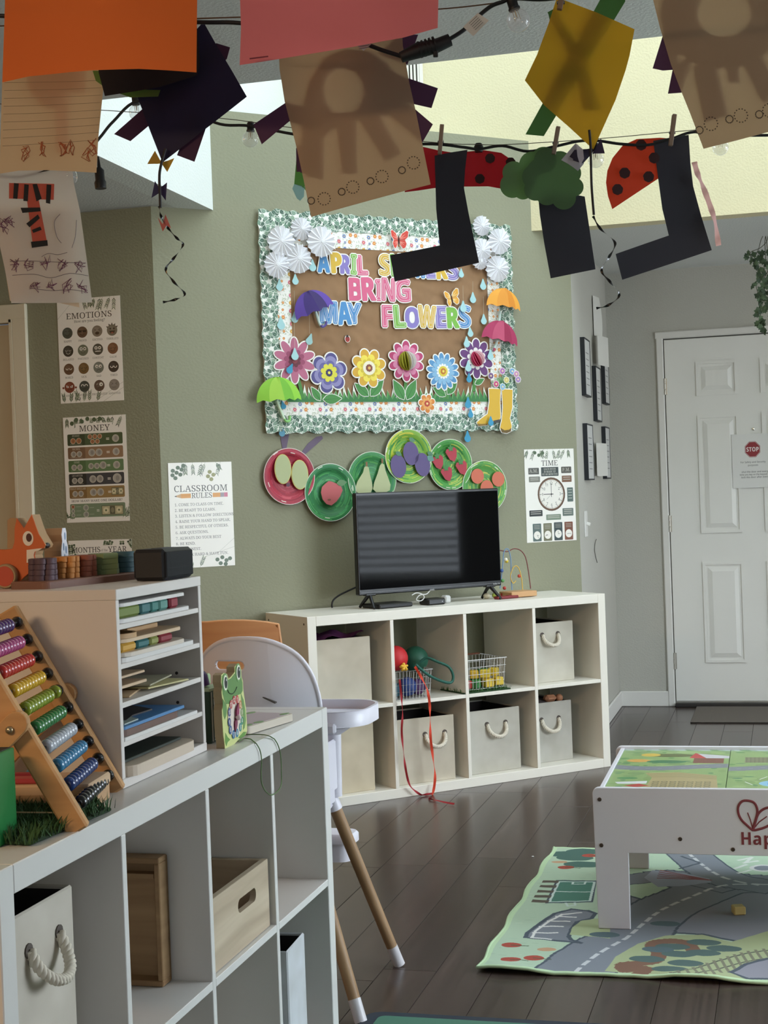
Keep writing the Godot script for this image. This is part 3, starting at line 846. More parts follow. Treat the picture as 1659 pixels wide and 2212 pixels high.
func television() -> void:
	# stands askew on the far shelf; frame: x along the screen, z out of it
	var a := W2(.3158,1.2493)
	var b := W2(1.0242,1.2454)
	var tl := W2(.3042,.822)
	var w := 0.70
	var tv := thing("television", "black flat screen television standing on the far white cube shelf", "television", FAR * Transform3D(Basis(Vector3.UP, 0.0), Vector3((a.x + b.x) / 2 + 0.006, 0.765, -0.165)))
	w = b.x - a.x
	var y0 := tl.y - 0.765
	var y1 := (a.y + b.y) / 2 - 0.765
	part(tv, "housing", B.new().box(Vector3(0, (y0 + y1) / 2, -0.012), Vector3(w, y1 - y0, 0.03), 0.004).box(Vector3(0, (y0 + y1) / 2 - 0.06, -0.04), Vector3(w * 0.6, (y1 - y0) * 0.5, 0.045), 0.01).done(), M("0c0c0e", 0.35))
	part(tv, "screen", bx(Vector3(0, (y0 + y1) / 2 + 0.006, 0.004), Vector3(w - 0.014, y1 - y0 - 0.034, 0.002)), M("0c0c0d", 0.045, {"spec": 0.2}))
	part(tv, "chin_line", bx(Vector3(0, y0 + 0.0115, 0.0045), Vector3(w - 0.02, 0.0015, 0.002)), M("5a5a5e", 0.3))
	for s in [-1.0, 1.0]:
		var lg := B.new()
		lg.tube([Vector3(s * w * 0.42, y0 + 0.004, -0.01), Vector3(s * w * 0.44, 0.004, 0.055)], 0.007, 6, false, [0.009, 0.006])
		lg.tube([Vector3(s * w * 0.42, y0 + 0.004, -0.01), Vector3(s * w * 0.43 - 0.005, 0.004, -0.075)], 0.007, 6, false, [0.009, 0.006])
		lg.box(Vector3(s * w * 0.42, y0 + 0.002, -0.01), Vector3(0.05, 0.012, 0.03), 0.003)
		part(tv, "leg", lg.done(), M("111113", 0.4))
	var tm := TextMesh.new()
	tm.text = "onn."
	tm.font_size = 12
	tm.pixel_size = 0.001
	tm.depth = 0.0008
	part(tv, "maker_mark", tm, M("c8c8c8", 0.5), Transform3D(Basis.IDENTITY, Vector3(0.0, y0 + 0.004, 0.005)))
	var t2 := TextMesh.new()
	t2.text = "Roku TV"
	t2.font_size = 9
	t2.pixel_size = 0.001
	t2.depth = 0.0008
	part(tv, "platform_mark", t2, M("c8c8c8", 0.5), Transform3D(Basis.IDENTITY, Vector3(w * 0.46, y0 + 0.01, 0.005)))
	# bits below and beside it
	var top := func(x: float, z: float, yaw := 0.0) -> Transform3D: return FAR * Transform3D(Basis(Vector3.UP, yaw), Vector3(x, 0.766, z))
	var bx1 := thing("media_player", "small black media player box under the television screen", "media player", top.call(0.655, -0.13))
	part(bx1, "case", bx(Vector3(0, 0.013, 0), Vector3(0.085, 0.026, 0.08), 0.005), M("0e0e10", 0.3))
	part(bx1, "status_light", B.new().ball(Vector3(0.025, 0.013, 0.041), 0.0016, 8).done(), glow("e8f0ff", 0.8))
	solo("disc_drive", "flat black box lying under the left half of the television", "box", B.new().box(Vector3(0, 0.009, 0), Vector3(0.17, 0.018, 0.13), 0.004).done(), M("121214", 0.4), top.call(0.46, -0.17, 0.1))
	solo("white_adapter", "small white power adapter right of the black media player", "adapter", B.new().box(Vector3(0, 0.016, 0), Vector3(0.03, 0.032, 0.04), 0.006).done(), M("c9c9c6", 0.5), top.call(0.735, -0.15))
	var cb := []
	for q in curve3([W2(.5507,.8115),W2(.5727,.8195),W2(.5996,.8131),W2(.6099,.7983),W2(.593,.7853),W2(.5715,.7915),W2(.5885,.8091),W2(.6214,.8117),W2(.6384,.8247)], 5): cb.append(Vector3(q.x, maxf(q.y, 0.769), -0.12))
	solo("white_cable", "white cable curled up under the television", "cable", B.new().tube(cb, 0.0022, 6).done(), M("dcdcda", 0.5), FAR)
	cb = []
	for q in curve3([W2(.389,.8509),W2(.3456,.8366),W2(.3024,.8205),W2(.2752,.8035),W2(.266,.7853),W2(.2665,.7703)], 5): cb.append(Vector3(q.x, q.y, -0.3))
	solo("power_cord", "black power cord falling from the television behind the shelf", "cord", B.new().tube(cb, 0.004, 8).done(), M("161616", 0.6), FAR)
	# bead maze
	var mz := thing("bead_maze", "wooden bead maze with bent coloured wires right of the television", "bead maze", FAR * Transform3D(Basis.IDENTITY, Vector3(W2(1.1197,.7684).x, 0.766, -0.17)))
	part(mz, "base", bx(Vector3(0, 0.014, 0), Vector3(0.135, 0.024, 0.1), 0.003), M("c79a6a", 0.6))
	var o := W2(1.1197,.7684)
	var wire := func(pts: Array, hexc: String, z0: float, z1: float) -> void:
		var l := []
		var cv := curve3(pts, 6)
		for i in cv.size(): l.append(Vector3(cv[i].x - o.x, cv[i].y - 0.766, lerpf(z0, z1, float(i) / cv.size())))
		part(mz, "wire", B.new().tube(l, 0.0022, 6).done(), M(hexc, 0.4))
	wire.call([W2(1.1674,.7997),W2(1.1637,.8788),W2(1.1568,.9382),W2(1.138,.9687),W2(1.1088,.978),W2(1.0788,.9667),W2(1.0498,.9731),W2(1.0265,.9742)], "7a3030", 0.03, -0.03)
	wire.call([W2(1.0751,.7996),W2(1.0748,.874),W2(1.0773,.9326),W2(1.0708,.972),W2(1.0595,.9804),W2(1.047,.9634),W2(1.0414,.9149),W2(1.033,.8569),W2(1.0251,.8086)], "6f93c0", 0.02, 0.0)
	wire.call([W2(1.1174,.797),W2(1.1151,.8521),W2(1.105,.8919),W2(1.0914,.9044),W2(1.0768,.8935),W2(1.0659,.8598),W2(1.0787,.8297),W2(1.0968,.8384)], "d8b04a", 0.04, 0.02)
	var bd := [["b03a34", 1140, 768], ["5f9a58", 1132, 735], ["d8c03a", 1150, 648], ["3a5a9a", 1128, 690], ["e8e2d0", 1146, 640], ["c84a3a", 1206, 714]]
	var bp: Array = [W2(1.0426,.8095),W2(1.0347,.8422),W2(1.0594,.9257),W2(1.032,.8862),W2(1.0551,.9337),W2(1.1224,.8575)]
	for k in 6: part(mz, "bead", B.new().ball(Vector3.ZERO, 0.008, 12).done(), M(bd[k][0], 0.4), Transform3D(Basis.IDENTITY, Vector3(bp[k].x - o.x, bp[k].y - 0.766, 0.01)))
	# beads lying behind the television's right foot
	var lb := [["red", "c03028"], ["yellow green", "a8b848"], ["cream", "dcd4b8"]]
	for k in 3: solo("loose_toy_piece", "%s wooden toy piece lying behind the right television leg" % lb[k][0], "toy", B.new().ball(Vector3(0, 0.012, 0), 0.013, 12, Vector3(1.3, 1, 1)).done(), M(lb[k][1], 0.5), top.call(0.975 + 0.045 * (2 - k), -0.2))
	solo("remote_control", "thin black remote with red keys beside the television leg", "remote control", B.new().box(Vector3(0, 0.006, 0), Vector3(0.11, 0.012, 0.035), 0.003).box(Vector3(0.02, 0.0125, 0.0), Vector3(0.03, 0.002, 0.02)).done(), M("7a1c20", 0.5), top.call(1.03, -0.13))

func near_unit() -> void:
	var m := M("dcdad6", 0.3)
	cube_shelf("cube_shelf", "white cube shelf in the left foreground carrying the toys and the letter sorter", NEAR, m, m)
	var inb := func(x: float, y: float, z: float, yaw := 0.0) -> Transform3D: return NEAR * Transform3D(Basis(Vector3.UP, yaw), Vector3(x, y, z))
	bin("large cream fabric bin with thick rope handle in the left foreground compartment", inb.call(0.178, 0.392, -0.05), 0.25, 0.277, 0.3, fabric("cfc8bb", 11), 0.62, 0.795, 0.046, "bins in the near cube shelf")
	bin("narrow grey fabric bin with dark inside, lower right compartment of the near shelf", inb.call(1.222, 0.04, -0.012, 0.05), 0.135, 0.272, 0.3, fabric("c9ccd0", 12), -1.0, 0.7, 0.04, "bins in the near cube shelf")
	# wooden tray standing on its side
	var wood := M("c9a67c", 0.6, {"tex": grain_tex(Color("8a6a48"), Color("a98a62"), 31, 256, 128), "tri": Vector3(3, 3, 3)})
	wood.albedo_color = Color("ffffff")
	var tr := thing("wooden_tray", "shallow wooden tray standing on edge in the second compartment of the near shelf", "tray", inb.call(0.70, 0.391, -0.2))
	part(tr, "base", bx(Vector3(0.014, 0.112, 0), Vector3(0.008, 0.22, 0.25), 0.001), wood)
	var tb := B.new()
	for s in [-1.0, 1.0]:
		tb.box(Vector3(-0.002, 0.112 + s * 0.107, 0), Vector3(0.036, 0.01, 0.25), 0.0015)
		tb.box(Vector3(-0.002, 0.112, s * 0.12), Vector3(0.036, 0.204, 0.01), 0.0015)
	part(tr, "rim", tb.done(), wood)
	part(tr, "inner_ledge", B.new().box(Vector3(0.0, 0.19, 0), Vector3(0.02, 0.008, 0.22)).done(), wood)
	# crate with a hand slot
	var cw := M("ffffff", 0.65, {"tex": grain_tex(Color("a9977f"), Color("c9b9a0"), 33, 256, 128), "tri": Vector3(3, 3, 3)})
	var cr := thing("wooden_crate", "pale wooden crate with a hand slot in the third compartment of the near shelf", "crate", inb.call(0.907, 0.391, -0.012))
	var Wc := 0.318
	var Hc := 0.132
	part(cr, "front_board", B.new().prism(rect(Vector2(-Wc / 2, 0), Vector2(Wc / 2, Hc)), -0.012, 0.0, Transform3D(), 0.0015, false, [round_rect(Vector2(0.035 - 0.05, 0.07), Vector2(0.035 + 0.05, 0.096), 0.0125)]).done(), cw)
	part(cr, "back_board", bx(Vector3(0, Hc / 2, -0.33), Vector3(Wc, Hc, 0.012), 0.0015), cw)
	for s in [-1.0, 1.0]: part(cr, "side_board", bx(Vector3(s * (Wc / 2 - 0.006), Hc / 2, -0.168), Vector3(0.012, Hc, 0.312), 0.0015), cw)
	part(cr, "bottom_board", bx(Vector3(0, 0.006, -0.168), Vector3(Wc - 0.024, 0.008, 0.312)), cw)
	part(cr, "inner_batten", bx(Vector3(0, Hc - 0.035, -0.315), Vector3(Wc - 0.026, 0.03, 0.014), 0.002), cw)
	solo("wooden_board", "thin pale wooden board lying inside the crate of the near shelf", "board", bx(Vector3.ZERO, Vector3(0.12, 0.008, 0.24), 0.002), cw, inb.call(0.85, 0.391 + 0.085, -0.16) * Transform3D(Basis(Vector3(0, 0, 1), 0.25), Vector3.ZERO))

# ---------------------------------------------------------------- bulletin board on the chamfered wall
# things pinned on the wall: polygons are in wall metres, moved to the thing's own middle
func on_wall(called: String, label: String, cat: String, c: Vector2, z: float, group := "", frame := WALL) -> Node3D:
	return thing(called, label, cat, frame * Transform3D(Basis.IDENTITY, Vector3(c.x, c.y, z)), group)

func card(o: Node3D, called: String, poly: Array, c: Vector2, z: float, t: float, m: Material, rim := 0.0, holes := []) -> MeshInstance3D:
	return part(o, called, B.new().prism(moved(poly, -c), z, z + t, Transform3D(), rim, false, holes).done(), m)

const PAPERW := "f2f0ea"

func cut_letter(ch: String, word: String, ordinal: String, a: Vector2, b: Vector2, h: float, hex: String, z: float, tilt: float) -> void:
	# a, b: foot line of the letter from left to right
	var names := {"d9648a": "pink", "4f8fc8": "blue", "d8b23e": "yellow", "8a7cc0": "purple", "7cb84a": "green"}
	var c := (a + b) / 2 + Vector2(0, h / 2)
	var o := on_wall("cutout_letter", "%s cut-out letter %s, %s of the word %s on the bulletin board" % [names[hex], ch, ordinal, word], "letter", c, z, "cut-out letters of the board's sentence")
	var sf := SystemFont.new()
	sf.font_names = PackedStringArray(["Droid Sans"])
	sf.font_weight = 700
	var r: RID = sf.get_rids()[0]
	var ts = TextServerManager.get_primary_interface()
	var d: Dictionary = ts.font_get_glyph_contours(r, 100, ts.font_get_glyph_index(r, 100, ch.unicode_at(0), 0))
	var pts: PackedVector3Array = d.points
	var ends: PackedInt32Array = d.contours
	var loops := []
	var s := 0
	for e in ends:
		var raw := []
		for i in range(s, e + 1): raw.append(pts[i])
		s = e + 1
		var l := []
		var n := raw.size()
		for i in n:
			var p: Vector3 = raw[i]
			if int(p.z) == 1: l.append(Vector2(p.x, p.y))
			else:
				var q: Vector3 = raw[(i + n - 1) % n]
				var w: Vector3 = raw[(i + 1) % n]
				var A := Vector2(q.x, q.y) if int(q.z) == 1 else Vector2(q.x + p.x, q.y + p.y) / 2
				var C := Vector2(w.x, w.y) if int(w.z) == 1 else Vector2(w.x + p.x, w.y + p.y) / 2
				var Bp := Vector2(p.x, p.y)
				for k in [0.25, 0.5, 0.75, 1.0]: l.append(A.lerp(Bp, k).lerp(Bp.lerp(C, k), k))
		loops.append(l)
	# scale to the wanted box
	var lo := Vector2(1e9, 1e9)
	var hi := -lo
	for l in loops:
		for p in l:
			lo = lo.min(p); hi = hi.max(p)
	var sc := Vector2((b.x - a.x) / (hi.x - lo.x), h / (hi.y - lo.y))
	var outs := []
	var ins := []
	var big := 0.0
	for l in loops:
		var m := []
		for p in l:
			var v: Vector2 = (Vector2(p.x - lo.x, hi.y - p.y) * sc - Vector2((b.x - a.x) / 2, h / 2)).rotated(tilt)
			if m.is_empty() or v.distance_to(m[-1]) > 1e-4: m.append(v)
		if m[0].distance_to(m[-1]) < 1e-4: m.pop_back()
		var bb := mid(m)
		outs.append(m)
	outs.sort_custom(func(p, q): return area_of(p) > area_of(q))
	var face: Array = grown(outs[0], 0.0035)
	for k in range(1, outs.size()): ins.append(grown(outs[k], -0.0025) if area_of(outs[k]) > 0.0002 else outs[k])
	part(o, "white_backing", B.new().prism(grown(outs[0], 0.0085), 0, 0.001).done(), M(PAPERW, 0.7))
	var hs := []
	for h2 in ins:
		if h2.size() > 2: hs.append(h2)
	part(o, "letter_face", B.new().prism(face, 0.001, 0.0022, Transform3D(), 0.0, false, hs).done(), M(hex, 0.6))
	# printed white inline
	var inl := grown(outs[0], -0.0018)
	var inl2 := grown(outs[0], -0.0034)
	if inl.size() > 2 and inl2.size() > 2 and ch != "O" and ch != "A" and ch != "P" and ch != "R" and ch != "B":
		part(o, "inline_print", B.new().prism(inl, 0.0022, 0.0025, Transform3D(), 0.0, false, [inl2]).done(), M("e9dfe0", 0.6))

func area_of(p: Array) -> float:
	var s := 0.0
	for i in p.size(): s += p[i].cross(p[(i + 1) % p.size()])
	return absf(s) / 2

func word(text: String, foot: Array, h: float, hues: Array, z := 0.024) -> void:
	# foot: pixels measured letter edges turned to wall points, two per letter
	var ords := ["first letter", "second letter", "third letter", "fourth letter", "fifth letter", "sixth letter", "last letter"]
	for k in text.length():
		var a: Vector2 = foot[2 * k]
		var b: Vector2 = foot[2 * k + 1]
		cut_letter(text[k], text, ords[6] if k == text.length() - 1 else ords[k], a, b, h * (1.0 + 0.05 * sin(k * 2.3)), hues[k], z + 0.0015 * (k % 2), 0.05 * sin(k * 1.7))

func board() -> void:
	var bo := thing("bulletin_board", "large bulletin board with kraft paper, ivy border and flower border on the green wall", "bulletin board", WALL)
	var tl := W2(.0379,2.432)
	var tr := W2(1.2762,2.4482)
	var bl := W2(.0413,1.5201)
	var x0 := 0.045
	var x1 := 1.285
	var y0 := 1.522
	var y1 := 2.432
	part(bo, "backing_panel", span(Vector3(x0, y0, 0.002), Vector3(x1, y1, 0.014)), M("bfae93", 0.9))
	var fr := M("d8d6d0", 0.4)
	part(bo, "frame_rail", span(Vector3(x0 - 0.004, y0 - 0.006, 0.0), Vector3(x1 + 0.004, y0 + 0.012, 0.019), 0.002), fr)
	part(bo, "frame_rail", span(Vector3(x0 - 0.004, y1 - 0.012, 0.0), Vector3(x1 + 0.004, y1 + 0.006, 0.019), 0.002), fr)
	for x in [x0, x1]: part(bo, "frame_rail", span(Vector3(x - 0.005, y0 + 0.012, 0.0), Vector3(x + 0.005, y1 - 0.012, 0.019), 0.002), fr)
	var kraft := M("a07c5a", 0.85, {"tex": noise_tex(0.008, Color(0.9, 0.9, 0.9), Color(1, 1, 1), 9, 512, 512, 5), "tri": Vector3(1.5, 1.5, 1.5), "bump": noise_tex(0.006, Color(0, 0, 0), Color(1, 1, 1), 10, 512, 512, 3), "bs": 1.2})
	part(bo, "kraft_paper", B.new().sheet(rect(Vector2(x0 + 0.06, y0 + 0.07), Vector2(x1 - 0.05, y1 - 0.1)), 14, func(x, y): return 0.016 + 0.0012 * sin(x * 31 + y * 17) * sin(y * 23), Transform3D()).done(), kraft)
	# borders: ivy strip with scalloped edge, flower strip inside it
	var ivy := M("ffffff", 0.7, {"tex": ivy_print()})
	var flo := M("ffffff", 0.7, {"tex": flower_print()})
	var iw := 0.075
	for e in [[x0, x1, y1, 1], [x0, x1, y0, -1]]:
		var pl := []
		var n := 46
		var L: float = e[1] - e[0] + 0.02
		for i in n + 1:
			pl.append(Vector2(e[0] - 0.01 + L * i / n, e[2] + e[3] * (0.012 + 0.007 * sin(i * 2.4) + 0.003 * sin(i * 5.1))))
		for i in range(n, -1, -1):
			pl.append(Vector2(e[0] - 0.01 + L * i / n, e[2] - e[3] * (iw - 0.012 + 0.005 * sin(i * 2.9 + 1.0))))
		part(bo, "ivy_border", uv_strip(pl, 0.0195, 0.0205, 0.14), ivy)
		part(bo, "flower_border", uv_strip(rect(Vector2(e[0] + 0.05, e[2] - e[3] * (iw - 0.02)), Vector2(e[1] - 0.05, e[2] - e[3] * (iw + 0.058))), 0.0175, 0.0185, 0.12), flo)
	for e in [[x0, -1], [x1, 1]]:
		var pl := []
		var n := 34
		for i in n + 1: pl.append(Vector2(e[0] + e[1] * (0.012 + 0.006 * sin(i * 2.2)), y0 - 0.005 + (y1 - y0 + 0.01) * i / n))
		for i in range(n, -1, -1): pl.append(Vector2(e[0] - e[1] * (iw - 0.012 + 0.005 * sin(i * 3.1)), y0 - 0.005 + (y1 - y0 + 0.01) * i / n))
		part(bo, "ivy_border", uv_strip(pl, 0.0205, 0.0215, 0.14), ivy)
		part(bo, "flower_border", uv_strip(rect(Vector2(e[0] - e[1] * (iw - 0.02), y0 + 0.06), Vector2(e[0] - e[1] * (iw + 0.05), y1 - 0.06)), 0.0177, 0.0187, 0.12), flo)
	# words, feet measured on the board
	var P := "d9648a"
	var Bu := "4f8fc8"
	var Y := "d8b23e"
	var V := "8a7cc0"
	var Gr := "7cb84a"
	word("APRIL", [W2(.3021,2.1932),W2(.354,2.1938),W2(.3653,2.1927),W2(.4116,2.193),W2(.4106,2.1914),W2(.4555,2.1917),W2(.4616,2.1903),W2(.4837,2.1904),W2(.4925,2.1892),W2(.5388,2.1887)], 0.079, [Bu, Y, V, Gr, P])
	word("SHOWERS", [W2(.6017,2.1912),W2(.6524,2.1916),W2(.6588,2.1903),W2(.7108,2.1907),W2(.7163,2.1894),W2(.7688,2.1898),W2(.7733,2.1884),W2(.8384,2.1893),W2(.8384,2.1885),W2(.8853,2.1887),W2(.8899,2.1873),W2(.9419,2.1869),W2(.9466,2.1862),W2(1.0037,2.186)], 0.088, [Y, Gr, P, Bu, V, Y, V])
	word("BRING", [W2(.448,2.0777),W2(.5056,2.0788),W2(.5101,2.0789),W2(.5727,2.0801),W2(.579,2.0803),W2(.6024,2.081),W2(.6087,2.0804),W2(.6696,2.0815),W2(.6768,2.0802),W2(.7484,2.08)], 0.092, [P, P, P, P, P])
	word("MAY", [W2(.3042,1.9778),W2(.3823,1.9765),W2(.3883,1.9736),W2(.448,1.9734),W2(.4306,1.9792),W2(.4995,1.9778)], 0.088, [Bu, Bu, Bu])
	word("FLOWERS", [W2(.6066,1.9677),W2(.6583,1.9673),W2(.6647,1.9666),W2(.7177,1.9671),W2(.7223,1.9664),W2(.787,1.967),W2(.7871,1.9686),W2(.874,1.9698),W2(.8805,1.9699),W2(.9344,1.9703),W2(.9372,1.9704),W2(.9944,1.9708),W2(.9993,1.9742),W2(1.057,1.9731)], 0.09, [P, Gr, V, Y, V, Gr, Bu])
	flowers()
	pinned_bits()
	plates()

func uv_strip(poly: Array, z0: float, z1: float, tile: float) -> ArrayMesh:
	var b := B.new()
	b.smooth(false)
	var p := PackedVector2Array(poly)
	if Geometry2D.is_polygon_clockwise(p): p.reverse()
	var ix := Geometry2D.triangulate_polygon(p)
	var f := func(v: Vector2, z: float) -> Vector3: return Vector3(v.x, v.y, z)
	for k in range(0, ix.size(), 3):
		var a := p[ix[k]]
		var c := p[ix[k + 1]]
		var d := p[ix[k + 2]]
		if (c - a).cross(d - a) < 0:
			var s := c
			c = d; d = s
		b.tri(f.call(a, z1), f.call(c, z1), f.call(d, z1), a / tile, c / tile, d / tile)
	for i in p.size():
		var a := p[i]
		var c := p[(i + 1) % p.size()]
		b.quad(f.call(a, z0), f.call(c, z0), f.call(c, z1), f.call(a, z1))
	return b.done()

func ivy_print() -> ImageTexture:
	var p := Print.new(140, 140, 2.6, "eeeee8")
	var r := RandomNumberGenerator.new()
	r.seed = 5
	var greens := ["5f7d6c", "4b6a5a", "7f9a88", "6d8f7a", "3f5c4d", "8fa892"]
	for i in 150:
		var c := Vector2(r.randf() * 140, r.randf() * 140)
		var col: String = greens[i % 6]
		var d := r.randf() * TAU
		for wrap in [Vector2.ZERO, Vector2(140, 0), Vector2(-140, 0), Vector2(0, 140), Vector2(0, -140)]:
			var q: Vector2 = c + wrap
			if q.x < -30 or q.y < -30 or q.x > 170 or q.y > 170: continue
			p.leaf(q, d, 27, 20, "e4e8e0")
			p.leaf(q, d, 24, 17, col)
			p.line([q, q + Vector2(20, 0).rotated(d)], 0.7, "b9c8bc")
	return p.tex()

func flower_print() -> ImageTexture:
	var p := Print.new(120, 120, 3.0, "f2f0ea")
	var r := RandomNumberGenerator.new()
	r.seed = 11
	var hues := ["d9813c", "5b78b4", "d0547a", "d9813c", "5b78b4", "d9a23c"]
	for i in 26:
		var c := Vector2(15 + 30 * (i % 4) + r.randf_range(-6, 6), 13 + 24 * (i / 4 % 5) + r.randf_range(-5, 5))
		for k in 5: p.leaf(c + Vector2(r.randf_range(-12, 12), r.randf_range(-9, 9)), r.randf() * TAU, 11, 3.0, "b9c0a8")
	for i in 16:
		var c := Vector2(15 + 30 * (i % 4) + r.randf_range(-5, 5), 15 + 30 * (i / 4) + r.randf_range(-4, 4))
		if i % 5 == 4: continue
		var rr := 10.5 if i % 3 else 7.0
		for k in 8: p.leaf(c, TAU * k / 8, rr, rr * 0.5, hues[(i * 5 + i / 4) % 6])
		p.disc(c, rr * 0.28, "f2d68a")
	return p.tex()

func flower(label: String, c: Vector2, n: int, r: float, cols: Array, kind: int, foot: Vector2, leaves: Array) -> Node3D:
	var o := on_wall("paper_flower", label, "paper flower", c, 0.026, "paper flowers along the board's grass")
	var white := M(PAPERW, 0.7)
	if foot != Vector2.ZERO:
		var st := [c + Vector2(-0.006, 0), foot + Vector2(-0.009, 0), foot + Vector2(0.009, 0), c + Vector2(0.006, 0)]
		card(o, "stem", st, c, -0.004, 0.001, M("4f8a45", 0.7))
		for lf in leaves:
			var sh := leaf_shape(lf[0], lf[1], lf[2], lf[2] * 0.46)
			card(o, "leaf_backing", grown(sh, 0.003), c, -0.003, 0.0008, white)
			card(o, "leaf", sh, c, -0.0022, 0.001, M("4f8f4c", 0.7))
			card(o, "leaf_vein", [lf[0] + Vector2(0, 0.0012).rotated(lf[1]), lf[0] + Vector2(0, -0.0012).rotated(lf[1]), lf[0] + Vector2(lf[2] * 0.85, 0).rotated(lf[1])], c, -0.0012, 0.0004, M("2f6a3a", 0.7))
	var pointy := kind == 1
	card(o, "white_backing", grown(petals(c, n, r * 0.62, r, 0.3, pointy), 0.004), c, 0, 0.0012, white)
	card(o, "petals", petals(c, n, r * 0.55, r * 0.985, 0.3, pointy), c, 0.0012, 0.001, M(cols[0], 0.65))
	var k := 0.0022
	var ir := [0.78, 0.6, 0.42, 0.28, 0.14]
	for i in range(1, cols.size()):
		var rr: float = r * cols[i][1]
		var sh: Array = petals(c, cols[i][2], rr * 0.72, rr, 0.3 + cols[i][3]) if cols[i][2] > 0 else circle(c, rr, 22)
		card(o, ["", "inner_petals", "petal_ring", "flower_ring", "flower_heart", "flower_eye"][mini(i, 5)], sh, c, k, 0.0007, M(cols[i][0], 0.65))
		k += 0.0007
	return o

func flowers() -> void:
	# printed grass in two layers along the foot of the kraft paper
	var y := W2(.5429,1.6449).y
	var xa := W2(.1344,1.6454).x
	var xb := W2(1.1376,1.6441).x
	var gs := thing("paper_grass", "strip of cut paper grass along the foot of the kraft paper", "paper grass", WALL)
	for layer in 2:
		var n := 84
		var poly := [Vector2(xb, y - 0.005), Vector2(xa, y - 0.005)]
		var r := RandomNumberGenerator.new()
		r.seed = 40 + layer
		for i in n + 1:
			var x := xa + (xb - xa) * i / n
			var up: float = (0.062 if i % 2 else 0.012) * r.randf_range(0.75, 1.25) * (1.0 - 0.25 * layer)
			poly.append(Vector2(x + (0.008 * sin(i * 2.7) if i % 2 else 0.0), y + up))
		part(gs, ["grass_backing", "grass_front"][layer], B.new().prism(poly, 0.0195 + layer * 0.0016, 0.0208 + layer * 0.0016).done(), M(["e6ece0", "5d9a56"][layer], 0.7))
		if layer == 1:
			var sh := []
			for q in poly: sh.append(Vector2(q.x + 0.006, y - 0.005 + (q.y - y + 0.005) * 0.66))
			part(gs, "grass_dark_blades", B.new().prism(sh, 0.0224, 0.0228).done(), M("3f7d48", 0.7))
	flower("pink pointed paper flower at the left end of the board's flower row", W2(.1724,1.8143), 10, 0.098, ["b96a86", ["9a4a68", 0.5, 10, 0.15], ["6a2f3e", 0.3, 8, 0.0], ["8a3f4a", 0.14, 0, 0]], 1, W2(.2081,1.6541), [])
	flower("purple six-petalled paper flower with yellow centre, second from left", W2(.3322,1.7636), 6, 0.088, ["55508a", ["8f8ab8", 0.82, 6, 0.0], ["6a66a0", 0.6, 6, 0.0], ["ded84a", 0.46, 8, 0.2], ["3a3566", 0.19, 10, 0], ["e8e25a", 0.07, 0, 0]], 0, W2(.3023,1.6502), [[W2(.2892,1.6463), 2.2, 0.07], [W2(.3023,1.6502), 0.05, 0.09]])
	flower("yellow double paper flower with brown and white heart, left of the middle", W2(.5277,1.7855), 8, 0.085, ["d9a93a", ["f0dc58", 0.72, 8, 0.2], ["d8c040", 0.5, 10, 0.0], ["f2ead0", 0.36, 0, 0], ["8a4a3a", 0.2, 10, 0], ["e0b060", 0.08, 0, 0]], 0, W2(.5291,1.6499), [[W2(.5226,1.6656), 2.45, 0.085], [W2(.5333,1.6656), 0.8, 0.095]])
	var pk := flower("pink paper flower with half open paper ball at its centre, middle of the row", W2(.7157,1.8182), 10, 0.09, ["b8406e", ["d987a8", 0.78, 10, 0.0], ["c05a86", 0.55, 10, 0.0], ["e0c23a", 0.46, 0, 0]], 0, W2(.7067,1.6498), [[W2(.6993,1.6498), 2.1, 0.1], [W2(.714,1.6498), 1.05, 0.1]])
	half_ball(pk, 0.043, "b8b43a", "e6e0dc", 0.15)
	flower("light blue daisy shaped paper flower with yellow heart, right of the middle", W2(.902,1.7745), 14, 0.083, ["5b94c4", ["8ab8d8", 0.72, 14, 0.0], ["f0f0ec", 0.42, 14, 0], ["e0cc4a", 0.28, 0, 0], ["c87a34", 0.17, 8, 0], ["e8d860", 0.07, 0, 0]], 0, W2(.9176,1.6536), [[W2(.9134,1.6657), 2.6, 0.075], [W2(.9232,1.6738), 0.85, 0.08]])
	var pv := flower("purple and white paper flower with pink paper ball, right end of the row", W2(1.0815,1.8331), 10, 0.09, ["6a3f78", ["e9e6e2", 0.56, 10, 0.1], ["3f9a86", 0.36, 9, 0.0], ["e9e6e2", 0.16, 0, 0]], 0, W2(1.0645,1.6861), [[W2(1.0717,1.7188), 0.45, 0.055]])
	half_ball(pv, 0.036, "e0507c", "f0c8d0", 0.5)
	flower("small orange paper flower on the lower flower border", W2(.8132,1.6313), 7, 0.042, ["d9863c", ["e8a860", 0.66, 7, 0.2], ["c04a3a", 0.34, 7, 0], ["f0d090", 0.12, 0, 0]], 0, Vector2.ZERO, [])

func half_ball(o: Node3D, r: float, hex: String, hex2: String, tilt: float) -> void:
	# honeycomb half ball: fan of half discs standing out of the card
	for k in 9:
		var a := PI * (k + 0.5) / 9
		var b := B.new()
		var l := [Vector2(0, -r)]
		for i in 9: l.append(Vector2(cos(-PI / 2 + PI * i / 8), sin(-PI / 2 + PI * i / 8)) * r)
		b.prism(l, -0.0006, 0.0006, Transform3D(Basis(Vector3(0, 0, 1), tilt) * Basis(Vector3.UP, -a), Vector3(0, 0, 0.006)))
		part(o, "paper_ball_leaf", b.done(), M(hex2 if k < 5 else hex, 0.7, {"two": true}))

